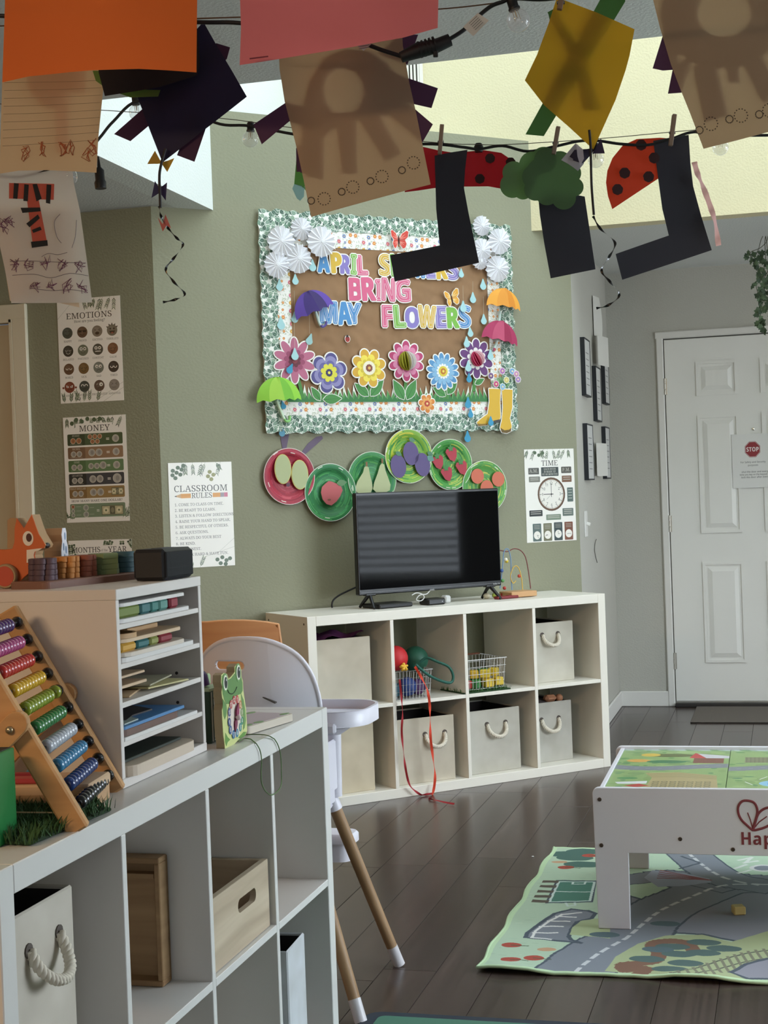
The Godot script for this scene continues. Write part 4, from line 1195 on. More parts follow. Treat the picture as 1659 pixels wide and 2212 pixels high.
func rosette(label: String, c: Vector2, r: float, z: float) -> void:
	var o := on_wall("paper_rosette", label, "paper rosette", c, z, "white pleated rosettes of the paper clouds")
	var b := B.new()
	b.smooth(false)
	var n := 30
	var ph := c.x * 31.0
	for i in n:
		var a0 := TAU * i / n + ph
		var a1 := TAU * (i + 1) / n + ph
		var h0 := 0.004 if i % 2 else 0.02
		var h1 := 0.02 if i % 2 else 0.004
		var rr := r * (1.0 + 0.05 * sin(i * 3.0 + ph))
		var p0 := Vector3(cos(a0) * rr, sin(a0) * rr, h0)
		var p1 := Vector3(cos(a1) * rr, sin(a1) * rr, h1)
		var q0 := Vector3(cos(a0) * 0.006, sin(a0) * 0.006, 0.022)
		var q1 := Vector3(cos(a1) * 0.006, sin(a1) * 0.006, 0.022)
		b.quad(q0, p0, p1, q1)
	part(o, "pleated_paper", b.done(), M("e9e9ee", 0.75, {"two": true, "back": "505050"}))
	part(o, "button", B.new().lathe([Vector2(0.0, 0.018), Vector2(0.008, 0.02), Vector2(0.006, 0.0235), Vector2(0, 0.024)], 10, Transform3D(Basis(Vector3.RIGHT, PI / 2), Vector3.ZERO)).done(), M("e2e2e6", 0.7))

func umbrella(label: String, c: Vector2, r: float, tilt: float, cols: Array, hook: Array, hook_col: String, deep: float) -> void:
	# c: middle of the open edge; leaves of half discs fanned out of the board
	var o := on_wall("paper_umbrella", label, "paper umbrella", c, 0.032, "folded paper umbrellas")
	# gores between half ellipses, folded forward along their seams
	var cs := [-1.0, -0.52, 0.06, 0.6, 1.0]
	var out := func(e: float) -> float: return deep * (0.25 + 0.75 * (1.0 - absf(e)))
	for k in 4:
		var l := []
		for i in 11:
			var t := PI / 2 * i / 10
			l.append(Vector2(cs[k] * r * cos(t), sin(t) * r))
		for i in range(9, -1, -1):
			var t := PI / 2 * i / 10
			l.append(Vector2(cs[k + 1] * r * cos(t), sin(t) * r))
		l.append(Vector2((cs[k] + cs[k + 1]) / 2 * r, 0.009))
		var f := func(x: float, y: float) -> float:
			var cc := clampf(x / maxf(0.004, sqrt(maxf(1e-6, r * r - y * y))), -1.0, 1.0)
			for m in 4:
				if cc <= cs[m + 1] or m == 3:
					return lerpf(out.call(cs[m]), out.call(cs[m + 1]), clampf((cc - cs[m]) / (cs[m + 1] - cs[m]), 0, 1)) * (1.0 - 0.5 * y / r)
			return 0.0
		part(o, "umbrella_gore", B.new().sheet(l, 7, f, Transform3D(Basis(Vector3(0, 0, 1), tilt), Vector3.ZERO)).done(), M(cols[(k + 1) % cols.size()], 0.7, {"two": true}))
	var hk := []
	for q in curve3(hook, 5): hk.append(Vector3(q.x - c.x, q.y - c.y, 0.004))
	part(o, "handle_backing", B.new().tube(hk, 0.0065, 6).done(), M("c8dcd8" if hook_col != "8fd07a" else "d4ecd0", 0.7))
	var hk2 := []
	for i in hk.size():
		if i > hk.size() * 0.45: hk2.append(hk[i] + Vector3(0, 0, 0.003))
	part(o, "hook", B.new().tube(hk2, 0.0056, 6).done(), M(hook_col, 0.6))

func drop(label: String, c: Vector2, h: float, hex: String, z: float, tilt := 0.0, thread := 0.0) -> void:
	var o := on_wall("paper_raindrop", label, "raindrop", c, z, "paper raindrops of the board")
	card(o, "drop_card", drop_shape(c, h, tilt), c, 0, 0.0012, M(hex, 0.7))
	if thread > 0.0: part(o, "thread", B.new().tube([Vector3(0, h * 0.45, 0.001), Vector3(0.002, h * 0.45 + thread, 0.001)], 0.0006, 4).done(), M("cfc8b4", 0.8))

func pinned_bits() -> void:
	var L := ["topmost rosette of the left paper cloud", "upper left rosette of the left paper cloud", "right rosette of the left paper cloud, beside the letter A", "middle lower rosette of the left paper cloud", "lower left rosette of the left paper cloud"]
	var lp: Array = [W2(.2234,2.3687),W2(.1239,2.3102),W2(.3094,2.3157),W2(.2037,2.2418),W2(.0988,2.2106)]
	var lr := [0.048, 0.062, 0.066, 0.062, 0.056]
	for k in 5: rosette("white pleated paper, " + L[k], lp[k], lr[k], 0.025 + 0.006 * (k % 3))
	var Rn := ["topmost rosette of the right paper cloud", "right rosette of the right paper cloud", "left rosette of the right paper cloud, partly behind the black paper L", "lowest rosette of the right paper cloud", "lower left rosette of the right paper cloud beside the black paper L"]
	var rp: Array = [W2(1.1292,2.4301),W2(1.2164,2.365),W2(1.1166,2.3192),W2(1.2061,2.2413),W2(1.1096,2.2699)]
	var rr := [0.045, 0.06, 0.052, 0.062, 0.04]
	for k in 5: rosette("white pleated paper, " + Rn[k], rp[k], rr[k], 0.025 + 0.006 * (k % 3))
	umbrella("purple paper umbrella hanging left of the word MAY", W2(.271,2.0162), 0.096, 0.38, ["33225e", "5a3f9a", "3f2c74"], [W2(.2726,2.0374),W2(.2799,2.0069),W2(.2913,1.9727),W2(.3036,1.9576),W2(.3195,1.9656),W2(.3219,1.9811)], "5a4a92", 0.05)
	umbrella("green paper umbrella at the lower left corner of the bulletin board", W2(.0858,1.6402), 0.103, 0.06, ["6fae34", "8cc63e", "a4d44e"], [W2(.0785,1.6461),W2(.0897,1.6158),W2(.1049,1.5778),W2(.1167,1.5588),W2(.1319,1.5609),W2(.1344,1.5815)], "8fd07a", 0.06)
	umbrella("orange paper umbrella at the right edge of the bulletin board", W2(1.2248,2.0609), 0.092, -0.12, ["d98a2e", "e8a23a", "dc9230"], [W2(1.2111,2.048),W2(1.204,1.9984),W2(1.1923,1.9571),W2(1.1849,1.9446),W2(1.1964,1.9366),W2(1.2115,1.9452)], "e0a040", 0.055)
	umbrella("dark pink paper umbrella at the right edge under the orange umbrella", W2(1.1984,1.9081), 0.098, -0.2, ["9a2a4e", "a8325a", "b84a6a"], [W2(1.1906,1.916),W2(1.1796,1.8911),W2(1.1691,1.8746),W2(1.1658,1.8663)], "b04468", 0.045)
	var pale := "a9d4d8"
	var deep := "3f96bc"
	var D := [
		["pale blue paper raindrop beside the letter A of APRIL", W2(.2726,2.218), 0.052, pale, 0.03, 0.0, 0.0],
		["pale blue paper raindrop under the left paper cloud", W2(.189,2.1558), 0.046, pale, 0.03, 0.0, 0.0],
		["pale blue paper raindrop on the left ivy border under the paper cloud", W2(.1164,2.1302), 0.05, pale, 0.026, 0.0, 0.0],
		["pale blue paper raindrop behind the purple umbrella", W2(.1824,1.997), 0.048, pale, 0.024, 0.0, 0.09],
		["pale blue paper raindrop on the left flower border level with the word MAY", W2(.1164,1.971), 0.056, pale, 0.026, 0.0, 0.0],
		["pale blue turned paper raindrop above the purple flower", W2(.2466,1.9052), 0.05, "9cc4c4", 0.03, -0.35, 0.08],
		["pale blue paper raindrop over the pink pointed flower's heart", W2(.1699,1.8405), 0.052, pale, 0.038, 0.0, 0.12],
		["deep blue paper raindrop at the foot of the pink pointed flower", W2(.1454,1.7793), 0.046, deep, 0.04, -0.5, 0.0],
		["deep blue paper raindrop behind the handle of the green umbrella", W2(.1121,1.6273), 0.036, deep, 0.026, 0.3, 0.0],
		["deep blue paper raindrop under the lower left corner of the board", W2(.105,1.5173), 0.044, "5a92ac", 0.02, 0.0, 0.0],
		["pale blue paper raindrop at the last letter of SHOWERS", W2(1.0127,2.2146), 0.042, pale, 0.034, 0.0, 0.0],
		["pale blue paper raindrop under the right paper cloud", W2(1.1295,2.1686), 0.05, pale, 0.03, 0.0, 0.0],
		["pale blue paper raindrop right of the orange butterfly", W2(1.0725,2.1071), 0.05, pale, 0.03, 0.0, 0.05],
		["pale blue paper raindrop at the letter R of FLOWERS", W2(1.0168,2.0656), 0.052, pale, 0.034, 0.0, 0.07],
		["pale blue paper raindrop under the last letter of FLOWERS", W2(1.0503,1.9527), 0.046, pale, 0.032, 0.1, 0.0],
		["pale blue paper raindrop left of the dark pink umbrella", W2(1.1275,2.0116), 0.048, pale, 0.028, 0.0, 0.08],
		["pale blue paper raindrop above the purple and white flower", W2(1.0281,1.9067), 0.05, pale, 0.034, 0.0, 0.0],
		["pale blue paper raindrop above the yellow boots", W2(1.1528,1.8516), 0.05, pale, 0.034, 0.0, 0.0],
		["pale blue paper raindrop at the left edge of the pink paper ball", W2(1.0282,1.7979), 0.05, pale, 0.04, 0.0, 0.0],
		["deep blue paper raindrop under the pink paper ball", W2(1.0327,1.7467), 0.044, deep, 0.036, 0.0, 0.0],
		["deep blue paper raindrop over the right end of the paper grass", W2(1.024,1.6354), 0.052, deep, 0.034, 0.0, 0.03],
		["deep blue paper raindrop on the lower ivy border left of the boots", W2(1.0364,1.5882), 0.042, deep, 0.032, 0.0, 0.0],
		["deep blue paper raindrop in front of the left yellow boot's toe", W2(1.1338,1.5508), 0.044, deep, 0.046, 0.0, 0.0],
		["deep blue paper raindrop hanging below the board's frame at the right", W2(1.0233,1.4842), 0.052, deep, 0.02, 0.0, 0.0]]
	for e in D: drop(e[0], e[1], e[2], e[3], e[4], e[5], e[6])
	# butterflies
	butterfly("red paper butterfly pinned on the top border", W2(.6984,2.3446), 0.05, "d8483c", "f0a090", 0.0)
	butterfly("small orange paper butterfly above the word FLOWERS", W2(.96,2.0995), 0.044, "e8a83c", "f6e0a0", 0.25)
	# ladybird
	var c := W2(.4298,1.9101)
	var o := on_wall("paper_ladybird", "small red ladybird cut-out on the kraft paper under the word MAY", "ladybird", c, 0.024)
	card(o, "white_backing", circle(c, 0.0135, 18, 0.016), c, 0, 0.001, M(PAPERW, 0.7))
	card(o, "wings", circle(c + Vector2(0, -0.001), 0.011, 18, 0.0125), c, 0.001, 0.001, M("b8372e", 0.6))
	card(o, "head", circle(c + Vector2(-0.001, 0.011), 0.006, 12), c, 0.002, 0.0006, M("2a2020", 0.6))
	for q in [[-0.005, 0.003], [0.005, 0.004], [-0.005, -0.006], [0.005, -0.005], [0.0, -0.001]]: card(o, "spot", circle(c + Vector2(q[0], q[1]), 0.0022, 8), c, 0.002, 0.0005, M("2a2020", 0.6))
	# boots with flowers
	c = W2(1.1945,1.6367)
	o = on_wall("paper_boots", "pair of yellow paper rain boots with flowers at the lower right corner of the board", "paper boots", c, 0.03)
	var bootl: Array = [W2(1.1402,1.6982),W2(1.202,1.6959),W2(1.1964,1.6367),W2(1.1965,1.5708),W2(1.1909,1.5561),W2(1.1564,1.553),W2(1.1214,1.5345),W2(1.0775,1.5324),W2(1.0684,1.5456),W2(1.0934,1.5633),W2(1.1284,1.5836),W2(1.1405,1.6368)]
	var bootr: Array = [W2(1.2089,1.6959),W2(1.2662,1.6928),W2(1.2607,1.6118),W2(1.2456,1.5623),W2(1.2541,1.5291),W2(1.2501,1.506),W2(1.2279,1.4964),W2(1.2004,1.5008),W2(1.1913,1.5199),W2(1.2027,1.5543),W2(1.2111,1.6119)]
	for k in 2:
		var bp: Array = [bootl, bootr][k]
		card(o, "boot_backing", grown(bp, 0.004), c, 0.002 * k, 0.001, M(PAPERW, 0.7))
		card(o, "boot", bp, c, 0.001 + 0.002 * k, 0.0012, M("d9ae36", 0.6))
	card(o, "boot_sole", [W2(1.0682,1.5407),W2(1.0923,1.5388),W2(1.1216,1.5402),W2(1.1213,1.532),W2(1.0774,1.5292)], c, 0.0024, 0.0006, M("8a6a2a", 0.6))
	card(o, "boot_sole", [W2(1.1933,1.5198),W2(1.2136,1.5089),W2(1.2384,1.5111),W2(1.2527,1.5192),W2(1.248,1.5028),W2(1.2258,1.4956),W2(1.2003,1.4992)], c, 0.0044, 0.0006, M("6a5426", 0.6))
	card(o, "boot_sole", [W2(1.1564,1.553),W2(1.1931,1.5593),W2(1.1935,1.5462),W2(1.1609,1.5432)], c, 0.0024, 0.0006, M("4a4440", 0.6))
	var posy: Array = [W2(1.2154,1.7783),W2(1.1784,1.7189),W2(1.2354,1.7372),W2(1.2982,1.7401),W2(1.2679,1.7771),W2(1.2123,1.7066),W2(1.1505,1.7556),W2(1.2893,1.7649)]
	var pcol := ["b878b8", "c8507c", "d8cc7a", "a884c0", "7aa8d0", "8ab4d0", "7a5a8a", "c890b8"]
	for k in 18: card(o, "posy_leaf", leaf_shape(W2(1.212,1.6984) + Vector2(0.002 * (k % 7 - 3), 0), 0.35 + k * 0.14, 0.055 + 0.012 * sin(k * 2.1), 0.014), c, 0.0005 * (k % 3), 0.0005, M(["5f8f5c", "7aa070", "4c7a50"][k % 3], 0.7))
	for k in 8:
		card(o, "posy_backing", grown(petals(posy[k], 8, 0.008, 0.015), 0.002), c, 0.003 + 0.0003 * k, 0.0003, M(PAPERW, 0.7))
		card(o, "posy_flower", petals(posy[k], 8, 0.008, 0.0145), c, 0.0034 + 0.0003 * k, 0.0005, M(pcol[k], 0.7))
		card(o, "posy_heart", circle(posy[k], 0.0045, 8), c, 0.0042 + 0.0003 * k, 0.0003, M("f0dcb0", 0.7))

func butterfly(label: String, c: Vector2, s: float, hex: String, hex2: String, rot: float) -> void:
	var o := on_wall("paper_butterfly", label, "butterfly", c, 0.028)
	for sd in [-1.0, 1.0]:
		var up := []
		var dn := []
		for q in [[0.05, 0.1], [0.3, 0.55], [0.75, 0.85], [0.92, 0.75], [0.85, 0.3], [0.55, 0.02]]: up.append(Vector2(sd * q[0] * s, q[1] * s).rotated(rot))
		for q in [[0.05, 0.05], [0.6, 0.0], [0.72, -0.3], [0.6, -0.62], [0.4, -0.7], [0.15, -0.4]]: dn.append(Vector2(sd * q[0] * s, q[1] * s).rotated(rot))
		var tilt := Transform3D(Basis(Vector3.UP, -sd * 0.28), Vector3.ZERO)
		for k in 2:
			var w: Array = [up, dn][k]
			part(o, "wing_backing", B.new().prism(grown(w, 0.003), 0, 0.0008, tilt).done(), M(PAPERW, 0.7))
			part(o, "wing", B.new().prism(w, 0.0008, 0.0016, tilt).done(), M(hex, 0.6))
			var sp := mid(w)
			for j in 3: part(o, "wing_marking", B.new().prism(leaf_shape(sp * 0.25, sp.angle() + (j - 1) * 0.4, sp.length() * 1.1, s * 0.06, 4), 0.0016, 0.002, tilt).done(), M(hex2, 0.6))
	part(o, "body", B.new().ball(Vector3(0, 0, 0.003), s * 0.1, 10, Vector3(0.8, 4.2, 0.8)).done(), M("4a2a22", 0.7), Transform3D(Basis(Vector3(0, 0, 1), rot), Vector3.ZERO))

func plates() -> void:
	# painted paper plates with cut paper fruit, in a wavy row above the television
	var C: Array = [W2(.132,1.3278),W2(.3219,1.2543),W2(.5284,1.3059),W2(.7138,1.401),W2(.9286,1.36),W2(1.1043,1.2552)]
	var names := ["deep red painted paper plate with two pale ovals, left end of the plate row", "green painted paper plate with one pink paper apple", "green painted paper plate with two pale paper pears", "green and yellow painted paper plate with three purple paper plums, topmost plate", "green painted paper plate with four red paper strawberries", "green painted paper plate with orange paper rounds, right end behind the television"]
	var rx := [0.118, 0.122, 0.118, 0.118, 0.113, 0.118]
	for k in 6:
		var c: Vector2 = C[k]
		var r: float = rx[k]
		var o := on_wall("paper_plate", names[k], "paper plate", c, 0.002 + 0.003 * (k % 2), "painted paper plates in a row")
		var tx := plate_print(k)
		var m := M("ffffff", 0.5, {"tex": tx, "k": k})
		m.texture_repeat = false
		var b := B.new()
		b.smooth(true)
		var pf := [[0.0, 0.006], [0.45, 0.006], [0.68, 0.006], [0.76, 0.012], [0.96, 0.019], [1.0, 0.018]]
		for j in pf.size() - 1:
			for i in 48:
				var q := []
				for e in [[j, i], [j + 1, i], [j + 1, i + 1], [j, i + 1]]:
					var rr: float = r * pf[e[0]][0] * (1.0 + (0.006 * (e[1] % 2) if e[0] == 5 else 0.0))
					var a: float = TAU * e[1] / 48
					q.append([Vector3(cos(a) * rr, sin(a) * rr, pf[e[0]][1]), Vector2(0.5 + 0.5 * cos(a) * pf[e[0]][0], 0.5 - 0.5 * sin(a) * pf[e[0]][0])])
				b.tri(q[0][0], q[1][0], q[2][0], q[0][1], q[1][1], q[2][1])
				b.tri(q[0][0], q[2][0], q[3][0], q[0][1], q[2][1], q[3][1])
		part(o, "painted_plate", b.done(), m)
		part(o, "plate_edge", B.new().tube(circle3(r, 0.0175), 0.0018, 5, true).done(), M(["e6d8d4", "dfe6d8", "dce4d0", "e4e8d0", "e4e8d8", "e6ead8"][k], 0.6))
		var put := func(nm: String, pl: Array, hex: String, z := 0.02) -> void: card(o, nm, pl, c, z, 0.001, M(hex, 0.75))
		if k == 0:
			for e in [[W2(.1016,1.3592), 0.036, 0.06], [W2(.1795,1.3338), 0.037, 0.06]]:
				put.call("oval_backing", circle(e[0], e[1] + 0.003, 24, e[2] + 0.003), "d8c878")
				put.call("pale_oval", circle(e[0], e[1], 24, e[2]), "b4bc90", 0.0212)
			put.call("dark_dot", circle(W2(.1226,1.2931), 0.009, 12), "6a4a58")
			var an: Array = [W2(.1146,1.4343),W2(.1064,1.486),W2(.1087,1.5422),W2(.1282,1.5608),W2(.1485,1.5512),W2(.1466,1.5043),W2(.1303,1.4387)]
			card(o, "purple_strip", an, c, -0.001, 0.001, M("6f6276", 0.8))
			an = [W2(.1975,1.4234),W2(.233,1.4653),W2(.2744,1.4932),W2(.3011,1.4976),W2(.3059,1.4852),W2(.273,1.46),W2(.2315,1.4294),W2(.2075,1.4109)]
			card(o, "purple_strip", an, c, -0.001, 0.001, M("6f6276", 0.8))
		elif k == 1:
			put.call("apple", [W2(.2971,1.2928),W2(.3135,1.3038),W2(.3294,1.2996),W2(.3505,1.2913),W2(.3715,1.2793),W2(.3783,1.2619),W2(.3665,1.2384),W2(.3472,1.2151),W2(.3219,1.1989),W2(.2987,1.2054),W2(.2804,1.2269),W2(.2742,1.2556),W2(.2805,1.2791)], "c4686a")
			put.call("leaf", leaf_shape(W2(.3505,1.2913), 0.1, 0.05, 0.028), "6a8f66", 0.0212)
			put.call("worm_hole", circle(W2(.3123,1.2239), 0.008, 10, 0.004), "8a5a4a", 0.0212)
		elif k == 2:
			put.call("pear", [W2(.5001,1.3643),W2(.5108,1.3563),W2(.5161,1.3253),W2(.5245,1.2913),W2(.5268,1.267),W2(.5172,1.248),W2(.4786,1.2444),W2(.4493,1.2501),W2(.4414,1.2676),W2(.4535,1.298),W2(.4825,1.3358),W2(.4888,1.3568)], "b9c094")
			put.call("pear", [W2(.5778,1.3742),W2(.5887,1.3671),W2(.5932,1.3428),W2(.6062,1.3084),W2(.6161,1.279),W2(.6117,1.2548),W2(.5834,1.244),W2(.5447,1.2471),W2(.5288,1.2621),W2(.5355,1.2909),W2(.5538,1.3292),W2(.5663,1.3628)], "b9c094")
			for q in [W2(.5003,1.3691),W2(.5782,1.3819)]: put.call("stalk", rect(q + Vector2(-0.004, -0.008), q + Vector2(0.005, 0.012)), "8a6a4a", 0.0212)
		elif k == 3:
			for q in [W2(.7232,1.4132),W2(.6576,1.3588),W2(.7803,1.3629)]:
				put.call("plum", circle(q, 0.039, 22, 0.052, 0.15), "675a86")
			for q in [W2(.7147,1.479),W2(.6445,1.4195),W2(.8056,1.4166)]: put.call("leaf", leaf_shape(q, -0.4 if q.x > 0.62 else 2.6, 0.035, 0.02), "5f8a6c", 0.0212)
			put.call("leaf", leaf_shape(W2(.8048,1.3989), -0.5, 0.04, 0.03), "6a9a8c", 0.0212)
		elif k == 4:
			for q in [W2(.9361,1.4043),W2(.8636,1.371),W2(.9863,1.3434),W2(.9078,1.3173)]:
				var bs: Array = []
				for e in [[-0.03, 0.018], [-0.02, 0.03], [0.0, 0.026], [0.02, 0.03], [0.03, 0.016], [0.022, -0.014], [0.004, -0.034], [-0.016, -0.02]]: bs.append(q + Vector2(e[0], e[1]).rotated(0.25))
				put.call("strawberry", bs, "b2424e")
				put.call("strawberry_cap", petals(q + Vector2(-0.006, 0.028), 5, 0.006, 0.015, 0.4, true), "4f8a52", 0.0212)
		else:
			for q in [W2(1.0653,1.3043),W2(1.1765,1.2883),W2(1.1133,1.2516)]: put.call("orange_round", circle(q, 0.034, 20), "d0725a")

func circle3(r: float, z: float, n := 48) -> Array:
	var l := []
	for i in n: l.append(Vector3(cos(TAU * i / n) * r, sin(TAU * i / n) * r, z))
	return l

func plate_print(k: int) -> ImageTexture:
	var base: Array = [["a8243a", "8a1a2e", "b83a50", "94203a", "c04a58"], ["2f7f45", "3f9a58", "1f6a3a", "57ab60", "2a7a4c"], ["3a8a4a", "2a7a50", "57a452", "1f6844", "4a9a60"], ["7fae3a", "b8c43e", "4c9a3e", "d0cc48", "3a8a40"], ["4c9a44", "3a8a3c", "7ab04a", "b8c050", "2f7a3c"], ["5a9f4c", "3f8a44", "8ab848", "c4c858", "4a9450"]][k]
	var p := Print.new(100, 100, 2.2, base[0])
	var r := RandomNumberGenerator.new()
	r.seed = 60 + k
	for i in 150:
		var rr := r.randf_range(4, 50)
		var a := r.randf() * TAU
		p.ring(Vector2(50, 50), rr, r.randf_range(0.6, 2.4), base[i % 5], a, a + r.randf_range(0.3, 1.3))
	for i in 5:
		var a := r.randf() * TAU
		p.ring(Vector2(50, 50), r.randf_range(42, 49), 1.4, "e4e2d4", a, a + 0.18)
	return p.tex()

# ---------------------------------------------------------------- printed posters (280 x 430 mm)
func poster(label: String, p: Print, frame: Transform3D, tl: Vector2, w: float, h: float) -> void:
	var m := M("ffffff", 0.35, {"tex": p.tex()})
	m.texture_repeat = false
	solo("wall_poster", label, "poster", B.new().prism(rect(Vector2(0, -h), Vector2(w, 0)), 0, 0.0012).done(), m, frame * Transform3D(Basis(Vector3.RIGHT, 0.003), Vector3(tl.x, tl.y, 0.001)))

func foliage(p: Print, r: RandomNumberGenerator, x0: float, x1: float, y: float, down: float, n: int, kind: int) -> void:
	var g := ["5d6f52", "46583f", "7c8a6c", "3c4a38", "8f9a80"]
	n = int(n * 0.75) + 1
	for i in n:
		var x := lerpf(x0, x1, (i + r.randf() * 0.7) / n)
		var a := PI / 2 * down + r.randf_range(-0.6, 0.6)
		var ln := r.randf_range(28, 48)
		var q := Vector2(x, y)
		var tip := q + Vector2(ln, 0).rotated(a)
		p.line([q, tip], 0.7, "6a7358")
		for k in 5:
			var b := q.lerp(tip, (k + 1) / 5.2)
			for sd in [-1.0, 1.0]:
				if kind == 0: p.leaf(b, a + sd * 0.55, 17, 3.6, g[(i + k) % 5])
				else: p.disc(b + Vector2(6, 0).rotated(a + sd * 1.2), 5.0, g[(i + k) % 5], 4.2)

func posters() -> void:
	var ink := "35332e"
	var bg := "efece4"
	var r := RandomNumberGenerator.new()
	# emotions
	r.seed = 1
	var p := Print.new(280, 425, 3.2, bg)
	foliage(p, r, 110, 270, 0, 1, 9, 0)
	foliage(p, r, 10, 170, 425, -1, 9, 0)
	p.line([Vector2(0, 80), Vector2(60, 20)], 0.8, "8a8a7a")
	p.line([Vector2(150, 425), Vector2(280, 350)], 0.8, "8a8a7a")
	p.line([Vector2(190, 425), Vector2(280, 372)], 0.8, "8a8a7a")
	p.text("EMOTIONS", 140, 82, 33, ink, "Droid Serif", 0.5, 205)
	p.text("How are you feeling?", 142, 98, 14, ink, "Droid Serif", 0.5, 138)
	var nm := ["HAPPY", "PROUD", "EXCITED", "THRILLED", "RELAXED", "FOCUSED", "CONTENT", "CALM", "BORED", "SICK", "SAD", "TIRED", "ANGRY", "WORRIED", "FRUSTRATED", "ANNOYED"]
	var hue := ["3c4a44", "5a4638", "7a7468", "6a6a5e", "2a302c", "66705e", "3c443c", "6f4c34", "5f4632", "6f5632", "707870", "23282a", "7a3a28", "33403c", "54443a", "857f76"]
	for k in 16:
		var c := Vector2(42 + 66 * (k % 4), 138 + 74 * (k / 4))
		var q: Vector2 = c + Vector2(0, 0)
		if k == 3:
			for j in 5: p.leaf(q, -PI / 2 + (j - 2) * 0.5, 31, 12, "4a4a44")
		if k == 12:
			for sd in [-1.0, 1.0]: p.disc(q + Vector2(28 * sd, 2), 4.5, "7a3a28")
		p.disc(q, 23, hue[k])
		p.disc(q + Vector2(-4, -5), 12, Color(hue[k]).lightened(0.07).to_html(false))
		var e := "e8e6dc"
		match k:
			1: 
				p.box(q.x - 18, q.y - 8, 15, 9, "15130f"); p.box(q.x + 2, q.y - 8, 15, 9, "15130f"); p.line([q + Vector2(-20, -7), q + Vector2(20, -7)], 2, "15130f"); p.ring(q + Vector2(0, 4), 9, 1.6, "2a1c14", 0.3, PI - 0.3)
			2: 
				p.line([q + Vector2(-13, -9), q + Vector2(-6, -5), q + Vector2(-13, -1)], 1.6, "3a352e"); p.line([q + Vector2(13, -9), q + Vector2(6, -5), q + Vector2(13, -1)], 1.6, "3a352e"); p.disc(q + Vector2(0, 8), 9, "2a2622", 6)
			3: 
				for sd in [-1.0, 1.0]: p.disc(q + Vector2(8 * sd, -6), 4, "2a2a26")
				p.poly([q + Vector2(-13, 2), q + Vector2(13, 2), q + Vector2(8, 13), q + Vector2(-8, 13)], "241f1c"); p.disc(q + Vector2(0, 11), 6, "8a4a40", 3)
			5, 6: 
				for sd in [-1.0, 1.0]:
					p.disc(q + Vector2(8 * sd, -6), 6.5, e); p.disc(q + Vector2(8 * sd, -6), 3, "26282a")
				if k == 6: p.line([q + Vector2(-11, 8), q + Vector2(11, 8)], 3, e)
				else: p.ring(q + Vector2(0, 3), 9, 1.4, "3a4036", 0.3, PI - 0.3)
			10, 14: 
				for sd in [-1.0, 1.0]:
					var rr: float = 6.5 if k == 10 else 5.5 + 2.5 * sd
					p.disc(q + Vector2(8 * sd, -5), rr, e); p.disc(q + Vector2(8 * sd + 1, -4), 2.6, "26282a")
				p.ring(q + Vector2(0, 16), 8, 1.5, "2c2c2a", PI + 0.4, TAU - 0.4)
			11, 13: 
				for sd in [-1.0, 1.0]: p.ring(q + Vector2(8 * sd, -2), 6, 2.6, e, PI * (1.0 if k == 13 else 0.0), PI * (2.0 if k == 13 else 1.0))
				p.ring(q + Vector2(0, 14), 6, 1.5, "101214", PI + 0.4, TAU - 0.4)
			12: 
				for sd in [-1.0, 1.0]:
					p.poly([q + Vector2(3 * sd, -3), q + Vector2(15 * sd, -9), q + Vector2(13 * sd, 2), q + Vector2(5 * sd, 2)], e); p.disc(q + Vector2(9 * sd, -2), 2.2, "201818")
				p.ring(q + Vector2(0, 15), 8, 1.8, "301410", PI + 0.3, TAU - 0.3)
			8: 
				for sd in [-1.0, 1.0]: p.ring(q + Vector2(8 * sd, -3), 5, 2, e, 0, PI)
				p.line([q + Vector2(-8, 9), q + Vector2(8, 9)], 1.5, "2a1c14")
			15: 
				p.line([q + Vector2(-13, -9), q + Vector2(-5, -5), q + Vector2(-13, -1)], 1.4, "4a453e"); p.line([q + Vector2(13, -9), q + Vector2(5, -5), q + Vector2(13, -1)], 1.4, "4a453e"); p.line([q + Vector2(-8, 10), q + Vector2(8, 10)], 1.5, "4a453e")
			_: 
				for sd in [-1.0, 1.0]: p.ring(q + Vector2(8 * sd, -4), 4.5, 1.5, "1a1c1a" if k != 4 else "b8bcb4", PI if k == 0 else 0.0, TAU if k == 0 else PI)
				p.ring(q + Vector2(0, 3), 9, 1.5, "1a1c1a" if k != 4 else "d8dcd4", 0.3, PI - 0.3)
		p.text(nm[k], c.x, c.y + 38, 10.5, "6a675e", "Droid Serif")
	var e1 := W2(-2.8567,2.0774)
	poster("white poster headed EMOTIONS with sixteen round faces, topmost poster on the shaded wall", p, LEFT, Vector2(e1.x, 2.082), 0.281, 0.424)
	# money
	r.seed = 2
	p = Print.new(280, 431, 3.2, bg)
	foliage(p, r, 5, 275, 0, 1, 12, 0)
	for q in [[60, 12], [85, 20], [110, 10], [140, 14], [40, 26], [165, 12]]: p.disc(Vector2(q[0], q[1]), 9, "4f6348")
	foliage(p, r, 0, 30, 420, -1, 3, 1)
	foliage(p, r, 250, 280, 420, -1, 3, 0)
	p.box(55, 28, 165, 32, bg)
	p.text("MONEY", 139, 60, 33, ink, "Droid Serif", 0.5, 138)
	var rows := [["PENNY", "4a5c3e", "38462e"], ["NICKEL", "94765a", "7a5e46"], ["DIME", "66825a", "557048"], ["QUARTER", "44464a", "2c2e2c"], ["HALF DOLLAR", "9c8052", "84663c"]]
